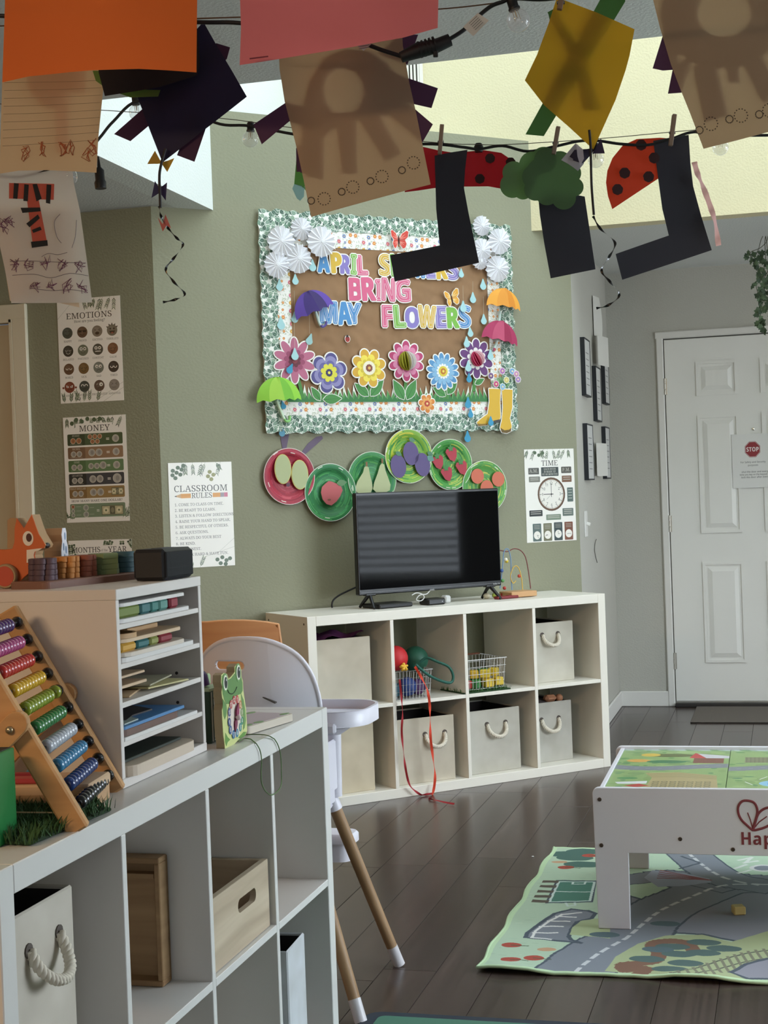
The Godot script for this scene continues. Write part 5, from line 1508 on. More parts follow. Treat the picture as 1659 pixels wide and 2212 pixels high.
	for k in 5:
		var y := 70 + 54.0 * k
		p.poly(rr2(17, y, 246, 47, 5), rows[k][1])
		p.poly(rr2(17, y, 78, 47, 5), rows[k][2])
		p.text(rows[k][0], 55, y + 11, 10, "d8d4c6")
		var coin := "b07850" if k == 0 else "a8a49a"
		for q in [[42, 28], [68, 28]]: coin_print(p, Vector2(q[0], y + q[1]), 12, coin)
		if k == 0:
			for q in [[118, 13], [140, 13], [162, 13], [129, 33], [151, 33]]: coin_print(p, Vector2(q[0], y + q[1]), 10, "b07850")
		elif k == 2:
			for q in [[118, 25, 12], [144, 25, 12], [172, 23, 15]]: coin_print(p, Vector2(q[0], y + q[1]), q[2], coin)
		else:
			for q in [[124, 24], [156, 24]]: coin_print(p, Vector2(q[0], y + q[1]), 15, coin)
		p.box(190, y + 21, 14, 2.5, "ece8dc"); p.box(190, y + 26, 14, 2.5, "ece8dc")
		if k < 4: coin_print(p, Vector2(232, y + 24), 15 if k != 3 else 19, "b0aca2")
		else: bill_print(p, 205, y + 8, 52, 30)
		p.box(28, y + 41, 54, 1.2, "c8c4b4")
	p.text("HOW MANY MAKE ONE DOLLAR?", 138, 348, 12.5, ink, "Droid Serif", 0.5, 228)
	p.poly(rr2(17, 355, 246, 56, 5), "7a8c70")
	for k in 3:
		coin_print(p, Vector2(30, 367 + 17 * k), 8, "a86a4a" if k == 0 else "a0a096")
		p.box(44, 366 + 17 * k, 22, 2, "b0b8a4")
	for k in 2:
		coin_print(p, Vector2(88, 372 + 27 * k), 12, "a4a49a")
		p.box(104, 371 + 27 * k, 20, 2, "b0b8a4")
	p.box(136, 381, 12, 2.5, "e0e0d4"); p.box(136, 386, 12, 2.5, "e0e0d4")
	bill_print(p, 158, 366, 96, 38)
	poster("white poster headed MONEY with rows of coins, middle poster on the shaded wall", p, LEFT, Vector2(W2(-2.8503,1.5991).x, 1.6), 0.279, 0.431)
	# months
	r.seed = 3
	p = Print.new(280, 431, 2.0, bg)
	foliage(p, r, 160, 275, 0, 1, 5, 1)
	foliage(p, r, 0, 30, 10, 1, 2, 1)
	p.box(30, 22, 230, 32, bg)
	p.text("MONTHS", 78, 50, 30, ink, "Droid Serif", 0.5, 128)
	p.text("of the", 158, 47, 13, "6a675e", "Droid Serif", 0.5, 30)
	p.text("YEAR", 216, 50, 30, ink, "Droid Serif", 0.5, 82)
	var mc := ["6f8a86", "6e4f48", "8a8a5c", "94765a", "5d6f52", "7a6a80"]
	for k in 12:
		var q := Vector2(12 + 132 * (k % 2), 62 + 58 * (k / 2))
		p.box(q.x, q.y, 124, 52, mc[(k + k / 2) % 6])
		for j in 14: p.disc(q + Vector2(r.randf_range(6, 118), r.randf_range(5, 46)), r.randf_range(2, 5), ["cfd8d2", "b88a80", "dcd6c4"][j % 3])
	poster("white poster headed MONTHS of the YEAR, lowest on the shaded wall behind the toys", p, LEFT, Vector2(W2(-2.8473,1.0899).x, 1.095), 0.281, 0.431)
	# classroom rules
	r.seed = 4
	p = Print.new(278, 428, 3.2, bg)
	foliage(p, r, 40, 250, 0, 1, 8, 0)
	for q in [[20, 32], [42, 20], [36, 40], [58, 28], [30, 62], [52, 48], [18, 50], [66, 12], [180, 40], [196, 52], [172, 58], [186, 70]]: p.disc(Vector2(q[0], q[1]), 9, "4f6348" if q[0] < 100 else "8a8a50", 8)
	foliage(p, r, 20, 130, 428, -1, 7, 0)
	for q in [[200, 400], [222, 392], [240, 405], [214, 416], [236, 420], [256, 398]]: p.disc(Vector2(q[0], q[1]), 9, "4f6348", 8)
	p.line([Vector2(200, 375), Vector2(278, 315)], 0.7, "8a8a7a")
	p.line([Vector2(150, 385), Vector2(278, 350)], 0.7, "8a8a7a")
	p.text("CLASSROOM", 139, 118, 35, ink, "Droid Serif", 0.5, 236)
	p.poly([Vector2(22, 136), Vector2(52, 126), Vector2(94, 126), Vector2(94, 144), Vector2(52, 144)], "d8963c")
	p.poly([Vector2(22, 136), Vector2(52, 126), Vector2(52, 144)], "c8a070")
	p.poly([Vector2(22, 136), Vector2(32, 132.5), Vector2(32, 139)], "3a3632")
	p.line([Vector2(52, 132), Vector2(94, 132)], 1, "b87628")
	p.text("RULES", 142, 145, 29, ink, "Droid Serif", 0.5, 92)
	p.box(190, 126, 34, 18, "d8963c")
	p.box(224, 126, 16, 18, "9a8f96")
	p.box(240, 126, 16, 18, "c86a84")
	var rules := ["1. COME TO CLASS ON TIME.", "2. BE READY TO LEARN.", "3. LISTEN & FOLLOW DIRECTIONS.", "4. RAISE YOUR HAND TO SPEAK.", "5. BE RESPECTFUL OF OTHERS.", "6. ASK QUESTIONS.", "7. ALWAYS DO YOUR BEST", "8. BE KIND.", "9. BE HONEST.", "10. WORK HARD & HAVE FUN."]
	for k in 10: p.text(rules[k], 22, 176 + 22.6 * k, 15.5, ink, "Droid Serif", 0.0)
	poster("white poster headed CLASSROOM RULES with ten lines on the angled green wall", p, WALL, Vector2(W2(-.4003,1.3966).x, 1.396), 0.278, 0.428)
	# time
	r.seed = 5
	p = Print.new(281, 430, 3.2, bg)
	foliage(p, r, 10, 275, 0, 1, 11, 0)
	for q in [[60, 16], [82, 28], [104, 18]]: p.disc(Vector2(q[0], q[1]), 9, "4f6348", 8)
	p.box(85, 46, 112, 34, bg)
	p.text("TIME", 141, 77, 33, ink, "Droid Serif", 0.5, 94)
	var tiles := [[20, 86, 60, 30, "5a5a54", "A.M."], [92, 84, 98, 42, "3c4644", ""], [206, 84, 58, 30, "54524a", "P.M."], [22, 126, 62, 26, "7a7a70", ""], [208, 126, 56, 30, "7c5a44", ""], [236, 182, 34, 66, "5a6a64", ""], [18, 282, 74, 28, "2e3234", ""], [206, 278, 62, 36, "66726a", ""], [112, 304, 84, 26, "7c8a78", ""], [34, 344, 48, 82, "5a6a66", ""], [94, 344, 48, 82, "74725a", ""], [154, 342, 48, 84, "3c4a4a", ""], [214, 342, 48, 84, "7a4c38", ""]]
	for t in tiles:
		p.poly(rr2(t[0], t[1], t[2], t[3], 3), t[4])
		if t[5]: p.text(t[5], t[0] + t[2] / 2.0, t[1] + t[3] * 0.72, 22, "c8c4b8")
		elif t[3] < 50:
			var nl: int = 3 if t[3] > 32 else 2
			if t[0] == 92:
				var words := ["EACH HOUR", "IS MADE UP", "OF 60 MINUTES"]
				for j in 3: p.text(words[j], 141, t[1] + 13 + 12 * j, 11.5, "e2ded2", "Droid Serif")
			else:
				for j in nl: p.box(t[0] + 8, t[1] + 6 + (t[3] - 10.0) / nl * j, t[2] - 16, 3, "c4c0b4")
		elif t[3] < 70:
			for j in 4: p.box(t[0] + 6, t[1] + 9 + 13 * j, t[2] - 12, 3, "c4c8c0")
		else:
			for j in 3: p.box(t[0] + 8, t[1] + 8 + 7 * j, t[2] - 16, 2, "b4b0a4")
			p.disc(Vector2(t[0] + 24, t[1] + 54), 19, "ece8de")
			p.line([Vector2(t[0] + 24, t[1] + 54), Vector2(t[0] + 24, t[1] + 54) + Vector2(14, 0).rotated(t[0] * 0.03)], 1.4, "35332e")
			p.line([Vector2(t[0] + 24, t[1] + 54), Vector2(t[0] + 24, t[1] + 54) + Vector2(9, 0).rotated(t[0] * 0.05 - 1.5)], 1.6, "35332e")
	var cc := Vector2(146, 210)
	p.disc(cc, 78, "5a4232")
	p.disc(cc, 74, "6f5440")
	p.disc(cc, 68, "ece8de")
	for k in 60: p.line([cc + Vector2(66, 0).rotated(TAU * k / 60), cc + Vector2(62 if k % 5 else 58, 0).rotated(TAU * k / 60)], 1.2 if k % 5 else 2.2, ink)
	for k in 12:
		var q := cc + Vector2(50, 0).rotated(TAU * (k + 1) / 12 - PI / 2)
		p.text(str(k + 1), q.x, q.y + 6, 17, ink, "Droid Sans")
	p.line([cc + Vector2(0, 12), cc + Vector2(0, -50)], 2.4, ink)
	p.line([cc + Vector2(10, 0), cc + Vector2(-42, 0)], 3, ink)
	p.line([cc, cc + Vector2(-28, 24)], 0.8, ink)
	p.disc(cc, 4, ink)
	poster("white poster headed TIME with a large clock face, right of the television", p, WALL, Vector2(W2(1.339,1.4231).x, 1.4208), 0.281, 0.43)

func rr2(x: float, y: float, w: float, h: float, r: float) -> Array: return round_rect(Vector2(x, y), Vector2(x + w, y + h), r, 3)

func coin_print(p: Print, c: Vector2, r: float, hex: String) -> void:
	p.disc(c, r, "ded8c8")
	p.disc(c, r - 1.2, hex)
	p.disc(c + Vector2(r * 0.1, 0), r * 0.45, Color(hex).darkened(0.15).to_html(false), r * 0.6)

func bill_print(p: Print, x: float, y: float, w: float, h: float) -> void:
	p.box(x, y, w, h, "4c4a38")
	p.box(x + 2, y + 2, w - 4, h - 4, "b8b08a")
	p.box(x + w * 0.38, y + 3, w * 0.24, h - 6, "5a5a48")
	p.disc(Vector2(x + w * 0.2, y + h / 2), h * 0.32, "d8d0ac")
	p.disc(Vector2(x + w * 0.8, y + h / 2), h * 0.32, "d8d0ac")
	p.disc(Vector2(x + w * 0.5, y + h / 2), h * 0.2, "8a866c", h * 0.3)
	for s in [0.2, 0.8]: p.disc(Vector2(x + w * s, y + h / 2), h * 0.1, "4c5a3c")

# ---------------------------------------------------------------- play table and rugs
func table_and_rug() -> void:
	var Zf := -4.165
	var at := Transform3D(Basis(Vector3.UP, 0.012), Vector3(-0.546, 0.008, Zf))
	var o := thing("play_table", "white wooden play table with printed farm and road top standing on the green road rug", "play table", at)
	var w := M("d6d4da", 0.4)
	var L := 1.05
	var D := 0.69
	var H := 0.392
	var t := 0.015
	var side := [Vector2(0.004, 0.0), Vector2(0.092, 0.0), Vector2(0.094, 0.2115), Vector2(L - 0.094, 0.2115), Vector2(L - 0.092, 0), Vector2(L - 0.004, 0)]
	for e in circle_arc(Vector2(L - 0.018, H - 0.018), 0.018, 0, PI / 2): side.append(e)
	for e in circle_arc(Vector2(0.018, H - 0.018), 0.018, PI / 2, PI): side.append(e)
	part(o, "front_panel", B.new().prism(side, -t, 0.0, Transform3D(), 0.0015).done(), w)
	part(o, "back_panel", B.new().prism(side, -D, -D + t, Transform3D(), 0.0015).done(), w)
	for x in [0.016, L - 0.028]: part(o, "end_panel", span(Vector3(x, 0.212, -t), Vector3(x + 0.012, H - 0.006, -D + t), 0.001), w)
	for x in [0.016, L - 0.028]: part(o, "end_brace", span(Vector3(x + 0.055, 0.15, -D + t), Vector3(x + 0.1, 0.212, -D + t + 0.012), 0.001), w)
	var sc := B.new()
	for q in [W2(-.5266,.367), W2(-.526,.2396), W2(-.3106,.2613), W2(-.1707,.2356)]:
		sc.lathe([Vector2(0.0058, 0.0), Vector2(0.0058, 0.001), Vector2(0.0038, 0.0014), Vector2(0.0034, 0.0005), Vector2(0, 0.0005)], 12, Transform3D(Basis(Vector3.RIGHT, PI / 2), Vector3(q.x + 0.546, q.y - 0.008, 0)))
	part(o, "screws", sc.done(), M("5a4c44", 0.35, {"metal": 0.6}))
	# printed heart and name
	var red := M("7a3036", 0.6)
	var q0 := Vector2(-0.546, 0.008)
	var hl: Array = [W2(-.1155,.289),W2(-.1311,.3023),W2(-.1453,.3171),W2(-.1529,.3351),W2(-.1523,.3532),W2(-.1421,.367),W2(-.1274,.3693),W2(-.1115,.3645),W2(-.1037,.351),W2(-.1031,.336),W2(-.1088,.3148),W2(-.1142,.2996)]
	var hr: Array = [W2(-.1146,.2905),W2(-.1089,.3118),W2(-.1009,.333),W2(-.0888,.3453),W2(-.0726,.3516),W2(-.0566,.3504),W2(-.0483,.34),W2(-.0502,.325),W2(-.0638,.3097),W2(-.0816,.2988),W2(-.0993,.2924)]
	var pb := B.new()
	for l in [hl, hr]:
		var c := []
		for q in curve3(l, 4, true): c.append(Vector3(q.x - q0.x, q.y - q0.y, 0.0006))
		pb.tube(c, 0.0038, 6, true)
	for l in [[W2(-.1163,.292),W2(-.1218,.3175),W2(-.1285,.337)], [W2(-.1139,.2936),W2(-.0986,.312),W2(-.0777,.3274)]]:
		var c := []
		for q in l: c.append(Vector3(q.x - q0.x, q.y - q0.y, 0.0004))
		pb.tube(c, 0.0016, 5)
	part(o, "heart_leaf_print", pb.done(), red, Transform3D(Basis.from_scale(Vector3(1, 1, 0.3)), Vector3(0, 0, 0.0003)))
	var tm := TextMesh.new()
	tm.text = "Hape"
	var sf := SystemFont.new()
	sf.font_names = PackedStringArray(["Droid Sans"])
	sf.font_weight = 700
	tm.font = sf
	tm.font_size = 46
	tm.pixel_size = 0.001
	tm.depth = 0.0012
	tm.horizontal_alignment = HORIZONTAL_ALIGNMENT_LEFT
	var tp := W2(-.1513,.2686)
	part(o, "name_print", tm, red, Transform3D(Basis.IDENTITY, Vector3(tp.x - q0.x, tp.y - q0.y - 0.003, 0.0004)))
	# printed top: three boards side by side, a little lower than the rails
	var names := ["printed top board with ploughed field and road", "printed top board with pond and fields", "printed top board"]
	for k in 3:
		var a := 0.028 + 0.332 * k
		var m := M("ffffff", 0.28, {"tex": farm_print(k)})
		m.texture_repeat = false
		part(o, "top_board", B.new().prism(rect(Vector2(a + 0.001, t), Vector2(a + 0.331, D - t)), 0.37, 0.382, Transform3D(Basis(Vector3(1, 0, 0), Vector3(0, 0, -1), Vector3(0, 1, 0)), Vector3.ZERO)).done(), m, Transform3D(), names[k])
	rug()
	# small yellow block on the rug under the table
	var yb := W3(-.1687,.01,-4.3584)
	solo("play_block", "small pale yellow block lying on the rug in the shade under the table", "toy block", bx(Vector3(0, 0.012, 0), Vector3(0.034, 0.024, 0.034), 0.003), M("b8a468", 0.6), Transform3D(Basis(Vector3.UP, 0.3), Vector3(yb.x, 0.008, yb.z)))
	# second rug at the bottom edge
	var r2 := thing("bordered_rug", "green rug with dark blue border at the bottom edge of the picture", "rug", Transform3D(Basis.IDENTITY, Vector3(-1.0, 0, -3.425)))
	part(r2, "border", B.new().prism(round_rect(Vector2(0, -1.4), Vector2(1.9, 0), 0.04), 0, 0.007, Transform3D(Basis(Vector3(1, 0, 0), Vector3(0, 0, -1), Vector3(0, 1, 0)), Vector3.ZERO), 0.002).done(), M("2c3540", 0.95))
	part(r2, "field", B.new().prism(round_rect(Vector2(0.035, -1.36), Vector2(1.86, -0.03), 0.02), 0.006, 0.0085, Transform3D(Basis(Vector3(1, 0, 0), Vector3(0, 0, -1), Vector3(0, 1, 0)), Vector3.ZERO), 0.001).done(), M("4a7a66", 0.95))
	var bit := W3(-.8605,.002,-4.9843)
	solo("paper_scrap", "tiny white paper scrap lying on the dark floor left of the road rug", "scrap", bx(Vector3(0, 0.002, 0), Vector3(0.007, 0.003, 0.006), 0.001), M("f2f2f0", 0.6), Transform3D(Basis(Vector3.UP, 0.5), Vector3(bit.x, 0, bit.z)))

func circle_arc(c: Vector2, r: float, a0: float, a1: float, n := 6) -> Array:
	var l := []
	for i in n + 1: l.append(c + Vector2(cos(a0 + (a1 - a0) * i / n), sin(a0 + (a1 - a0) * i / n)) * r)
	return l

func farm_print(k: int) -> ImageTexture:
	# x to the right 330 mm, y from the back edge to the front edge 660 mm
	var p := Print.new(330, 660, 1.9, "8aa866")
	var r := RandomNumberGenerator.new()
	r.seed = 80 + k
	for i in 60: p.disc(Vector2(r.randf() * 330, r.randf() * 660), r.randf_range(10, 40), ["92b06c", "809e5c", "9ab674", "7a9a5e"][i % 4], r.randf_range(8, 26))
	for i in 40: p.disc(Vector2(r.randf() * 330, r.randf() * 660), r.randf_range(6, 16), ["5c8f4c", "5a8a5a"][i % 2], r.randf_range(5, 12))
	for e in [0.0, 660.0]:
		for i in 14: p.disc(Vector2(i * 26, e), r.randf_range(16, 30), ["8fa898", "a8bcb4", "6a9468"][i % 3], 22)
	var y := 300.0
	var road := []
	for i in 12: road.append(Vector2(-20 + 34 * i, y + 26 * sin(i * 0.45 + k * 1.6)))
	p.line(road, 62, "7c828a")
	for i in road.size() - 1: p.line([road[i].lerp(road[i + 1], 0.3), road[i].lerp(road[i + 1], 0.6)], 3, "a8acb0")
	if k == 0:
		p.disc(Vector2(150, 105), 75, "5f6a36", 30)
		p.disc(Vector2(90, 100), 30, "d8b848", 28)
		p.disc(Vector2(60, 200), 36, "d8a44c", 26)
		p.disc(Vector2(145, 215), 60, "3f7a50", 26)
		p.box(225, 150, 90, 85, "7a4434")
		p.poly([Vector2(225, 60), Vector2(262, 110), Vector2(262, 150), Vector2(210, 150)], "c03434")
		p.poly([Vector2(232, 70), Vector2(330, 110), Vector2(330, 150), Vector2(262, 150)], "c8c8cc")
		p.poly([Vector2(95, 400), Vector2(190, 385), Vector2(300, 430), Vector2(310, 620), Vector2(110, 630), Vector2(120, 470)], "b0a070")
		for i in 5: p.line([Vector2(105, 410 + 14 * i), Vector2(200, 400 + 14 * i), Vector2(300, 440 + 11 * i)], 4, "8a8450")
		for i in 7:
			for j in 4: p.ring(Vector2(135 + 24 * i, 530 + 24 * j), 8, 4, "6a6444")
		p.poly([Vector2(20, 540), Vector2(110, 520), Vector2(110, 560), Vector2(30, 566)], "d8dcdc")
		p.poly([Vector2(50, 590), Vector2(90, 560), Vector2(120, 590), Vector2(85, 612)], "b83a34")
		p.disc(Vector2(50, 480), 30, "4a8a50", 16)
	elif k == 1:
		p.box(45, 130, 110, 90, "7c7c5c")
		for i in 9: p.line([Vector2(50 + 12 * i, 132), Vector2(50 + 12 * i, 218)], 3, "646648")
		p.box(180, 140, 70, 80, "d8b048")
		for i in 5: p.line([Vector2(186 + 14 * i, 142), Vector2(186 + 14 * i, 218)], 3, "b88c34")
		p.disc(Vector2(205, 540), 118, "8cc0dc", 66)
		p.disc(Vector2(210, 545), 100, "4f7cc4", 52)
		p.box(190, 500, 40, 12, "8a5a44")
		p.line([Vector2(90, 480), Vector2(110, 440)], 4, "e4e8e4")
		p.line([Vector2(70, 560), Vector2(50, 520)], 4, "e4e8e4")
	else:
		p.box(60, 420, 180, 160, "c8a45c")
	return p.tex()

# rug print is drawn in floor metres: x right, z towards the viewer
const RUG0 := Vector2(-0.807, -5.105)
const RUG_S := Vector2(2.0, 1.336)

func rug() -> void:
	var p := Print.new(2000, 1336, 0.75, "b0c6ac")
	var mm := func(l: Array) -> Array:
		var o := []
		for q in l: o.append((q - RUG0) * 1000.0)
		return o
	var r := RandomNumberGenerator.new()
	r.seed = 90
	for i in 900: p.disc(Vector2(r.randf() * 2000, r.randf() * 1336), r.randf_range(4, 14), ["a9c0a6", "b6cab0", "acc4aa"][i % 3], 5)
	var gray := "7d828a"
	var dark := "4c5660"
	var out := func(l: Array, col: String, w := 12.0) -> void:
		p.poly(l, col)
		var c := l.duplicate()
		c.append(l[0])
		p.line(c, w, dark)
	# roads
	out.call(mm.call([W2(-.4915,-4.5104),W2(-.4359,-4.4662),W2(-.3692,-4.5049),W2(-.283,-4.5942),W2(-.0913,-4.6681),W2(-.0156,-4.6728),W2(-.0188,-4.0773),W2(-.1125,-4.0643),W2(-.1703,-4.0976),W2(-.2596,-4.1481),W2(-.3337,-4.1519),W2(-.3855,-4.119),W2(-.4255,-4.1222),W2(-.4516,-4.0844)]), "84868f")
	var road: Array = mm.call(curve3([W2(-.5547,-3.7769),W2(-.5404,-3.8465),W2(-.5143,-3.9439),W2(-.4804,-4.0301),W2(-.4533,-4.1013),W2(-.4251,-4.2284),W2(-.3813,-4.384),W2(-.3066,-4.533),W2(-.2315,-4.6578),W2(-.1452,-4.6897),W2(-.0424,-4.6911)], 5))
	p.line(road, 205, dark)
	p.line(road, 190, gray)
	var road2: Array = mm.call(curve3([W2(-.5133,-4.7016),W2(-.4591,-4.7304),W2(-.3934,-4.7607),W2(-.3177,-4.7244),W2(-.2315,-4.6578)], 4))
	p.line(road2, 120, dark); p.line(road2, 108, gray)
	var road3: Array = mm.call(curve3([W2(-.349,-5.055),W2(-.3067,-4.9351),W2(-.2608,-4.8218),W2(-.207,-4.7373),W2(-.1233,-4.6815)], 4))
	p.line(road3, 150, dark); p.line(road3, 138, gray)
	for rd in [road, road3]:
		var run := 0.0
		for i in rd.size() - 1:
			var sl: float = rd[i].distance_to(rd[i + 1])
			var at := 0.0
			while at < sl:
				if fmod(run + at, 62.0) < 32.0: p.line([rd[i].lerp(rd[i + 1], at / sl), rd[i].lerp(rd[i + 1], minf(1.0, (at + 5.0) / sl))], 12, "c4c6c8")
				at += 4.0
			run += sl
	# parking place and play field
	out.call(mm.call([W2(-.7286,-4.0554),W2(-.7307,-4.0986),W2(-.7072,-4.2097),W2(-.6836,-4.2973),W2(-.6425,-4.347),W2(-.5932,-4.3377),W2(-.5688,-4.312),W2(-.5735,-4.2642),W2(-.6098,-4.2224),W2(-.6153,-4.1493),W2(-.6133,-4.0796),W2(-.6017,-4.0504),W2(-.5735,-4.0256),W2(-.6246,-4.0354)]), gray)
	p.line(mm.call([W2(-.7112,-4.0577),W2(-.7109,-4.1188),W2(-.688,-4.2214),W2(-.6613,-4.2906),W2(-.6117,-4.3161)]), 9, "dcdcd8")
	for l in [[W2(-.7131,-4.1009),W2(-.6505,-4.1093)], [W2(-.7053,-4.1643),W2(-.6443,-4.1724)], [W2(-.6906,-4.2211),W2(-.6333,-4.223)], [W2(-.6742,-4.27),W2(-.6211,-4.2674)], [W2(-.7112,-4.0577),W2(-.659,-4.0477)]]: p.line(mm.call(l), 9, "dcdcd8")
	p.poly(mm.call([W2(-.6132,-4.0969),W2(-.6152,-4.1672),W2(-.6007,-4.2328),W2(-.5627,-4.2619),W2(-.52,-4.2526),W2(-.5004,-4.0778),W2(-.5516,-4.088)]), "a8b48a")
	out.call(mm.call([W2(-.7241,-4.4041),W2(-.7313,-4.6649),W2(-.6127,-4.6721),W2(-.5943,-4.4323)]), "4f7d6c", 8.0)
	p.line(mm.call([W2(-.7178,-4.417),W2(-.7234,-4.6502),W2(-.6139,-4.6586),W2(-.6012,-4.4436),W2(-.7178,-4.417)]), 8, "c4d4cc")
	p.line(mm.call([W2(-.7214,-4.5327),W2(-.6052,-4.5425)]), 7, "c4d4cc")
	for l in [[W2(-.6793,-4.6554),W2(-.6782,-4.6267),W2(-.6415,-4.6288),W2(-.6409,-4.6599)], [W2(-.6677,-4.4111),W2(-.6577,-4.3785),W2(-.6378,-4.3909),W2(-.6426,-4.4183)]]: p.line(mm.call(l), 7, "c4d4cc")
	for q in mm.call([W2(-.7407,-4.4222),W2(-.7418,-4.4755),W2(-.7427,-4.5323),W2(-.7432,-4.5904),W2(-.7444,-4.6477)]): p.poly([q + Vector2(-30, -14), q + Vector2(20, -14), q + Vector2(20, 14), q + Vector2(-30, 14)], "5c5448")
	# trees and poppies
	for q in mm.call([W2(-.755,-5.0068),W2(-.7159,-4.9599),W2(-.6792,-4.8746),W2(-.6958,-5.0494)]): p.disc(q, 62, "4a6a60", 40)
	for q in mm.call([W2(-.727,-4.8305),W2(-.6704,-4.9953),W2(-.7538,-3.9825),W2(-.7338,-3.8561),W2(-.6768,-3.8783)]):
		p.disc(q, 27, "a84a3c", 22)
		p.line([q, q + Vector2(45, 4)], 5, "4c5a40")
	for q in mm.call([W2(-.7577,-4.8978),W2(-.655,-3.9566)]): p.disc(q, 26, "c09a78", 16)
	# winding garden, bushes, railway
	p.poly(mm.call([W2(-.4826,-3.7947),W2(-.4683,-3.9187),W2(-.4225,-4.0381),W2(-.3562,-4.123),W2(-.2594,-4.1446),W2(-.1796,-4.088),W2(-.0862,-4.2024),W2(-.0184,-4.1433),W2(-.0204,-3.7761),W2(-.0818,-3.7881),W2(-.2402,-3.7791),W2(-.3756,-3.781)]), "a3ad84")
	var path: Array = mm.call(curve3([W2(-.3942,-3.7855),W2(-.3862,-3.8235),W2(-.4081,-3.8352),W2(-.4318,-3.8169),W2(-.4378,-3.8536),W2(-.4024,-3.8739),W2(-.3675,-3.9018),W2(-.3609,-3.9654),W2(-.379,-4.0112),W2(-.3752,-4.0529),W2(-.338,-4.0746),W2(-.2984,-4.0634),W2(-.2788,-4.017)], 4))
	p.line(path, 40, "7a5a48"); 
	for q in mm.call([W2(-.3871,-3.9114),W2(-.3296,-4.0262),W2(-.3087,-3.9648),W2(-.2486,-3.9843),W2(-.1964,-4.0284),W2(-.2509,-4.0749),W2(-.3227,-3.8327),W2(-.2875,-3.8903)]): p.disc(q, 46, "4f6460", 27)
	for q in mm.call([W2(-.519,-4.1096),W2(-.3649,-4.2363),W2(-.3658,-3.9968)]): p.disc(q, 42, "53666a", 25)
	var rail: Array = mm.call(curve3([W2(-.3291,-3.7661),W2(-.2662,-3.8408),W2(-.2017,-3.9254),W2(-.1345,-3.9971),W2(-.0654,-4.0386)], 4))
	for d in [0.0, 70.0]:
		var l := []
		for q in rail: l.append(q + Vector2(0, d))
		p.line(l, 7, "5a5f52")
	for i in rail.size() - 1: p.line([rail[i] + Vector2(0, -14), rail[i] + Vector2(24, 92)], 8, "7a7a66")
	out.call(mm.call([W2(-.1729,-3.825),W2(-.1369,-3.9042),W2(-.0836,-3.9575),W2(-.0194,-3.9513),W2(-.0202,-3.8042),W2(-.1297,-3.7882)]), "8a8a94")
	# aeroplane with red stripes and runway marks
	p.poly(mm.call([W2(-.4676,-4.7295),W2(-.45,-4.8236),W2(-.3506,-4.8),W2(-.2683,-4.7413),W2(-.2607,-4.6979),W2(-.3406,-4.6449),W2(-.4166,-4.625)]), "9aa0b0")
	for k in 5: p.line([mm.call([W2(-.4242,-4.8266)])[0] + Vector2(0, 24 * k), mm.call([W2(-.2647,-4.7239)])[0]], 8, "8a5254")
	for l in [[W2(-.3703,-5.0147),W2(-.3067,-4.9351),W2(-.3658,-4.8567)]]: p.line(mm.call(l), 10, dark)
	for l in [[W2(-.1866,-4.9848),W2(-.1469,-5.0262),W2(-.1628,-4.963)], [W2(-.1683,-4.9503),W2(-.1286,-4.9789)], [W2(-.1948,-4.8759),W2(-.162,-4.927)], [W2(-.1818,-4.8193),W2(-.149,-4.8576)]]: p.line(mm.call(l), 12, "d4d8d0")
	for q in mm.call([W2(-.1072,-4.8904)]):
		p.disc(q, 44, "d0d0cc"); p.disc(q, 30, gray)
	# hem
	for e in [[0, 0, 2000, 14], [0, 1322, 2000, 14], [0, 0, 14, 1336]]: p.box(e[0], e[1], e[2], e[3], "bcd6ac")
	var m := M("ffffff", 0.97, {"tex": p.tex()})
	m.texture_repeat = false
	var o := thing("road_rug", "pale green play rug printed with roads, trees and a ball field, under the white table", "rug", Transform3D(Basis.IDENTITY, Vector3(RUG0.x, 0, RUG0.y)))
	var b := B.new()
	b.smooth(true)
	var nx := 60
	var nz := 36
	var hgt := func(i: int, j: int) -> Vector3:
		var x := RUG_S.x * i / nx
		var z := RUG_S.y * j / nz
		var edge := smoothstep(0.93, 1.0, float(j) / nz)
		var y := 0.0075 + edge * 0.012 * maxf(0.0, sin(x * 13.0 + 0.6)) + 0.0008 * sin(i * 2.3 + j * 1.7)
		if j == nz: z += 0.006 * sin(x * 13.0)
		if i == 0: x += 0.005 * sin(z * 21.0)
		return Vector3(x, y, z)
	for i in nx:
		for j in nz:
			var v := [hgt.call(i, j), hgt.call(i, j + 1), hgt.call(i + 1, j + 1), hgt.call(i + 1, j)]
			var u := [Vector2(float(i) / nx, float(j) / nz), Vector2(float(i) / nx, (j + 1.0) / nz), Vector2((i + 1.0) / nx, (j + 1.0) / nz), Vector2((i + 1.0) / nx, float(j) / nz)]
			b.tri(v[0], v[1], v[2], u[0], u[1], u[2])
			b.tri(v[0], v[2], v[3], u[0], u[2], u[3])
	part(o, "pile", b.done(), m)
	var hem := []
	for i in nx + 1: hem.append(hgt.call(i, nz) + Vector3(0, -0.002, 0))
	var hb := B.new().tube(hem, 0.0042, 6)
	hem = []
	for j in nz + 1: hem.append(hgt.call(0, j) + Vector3(0, -0.002, 0))
	hb.tube(hem, 0.0042, 6)
	part(o, "hem", hb.done(), M("b8d2a8", 0.95))

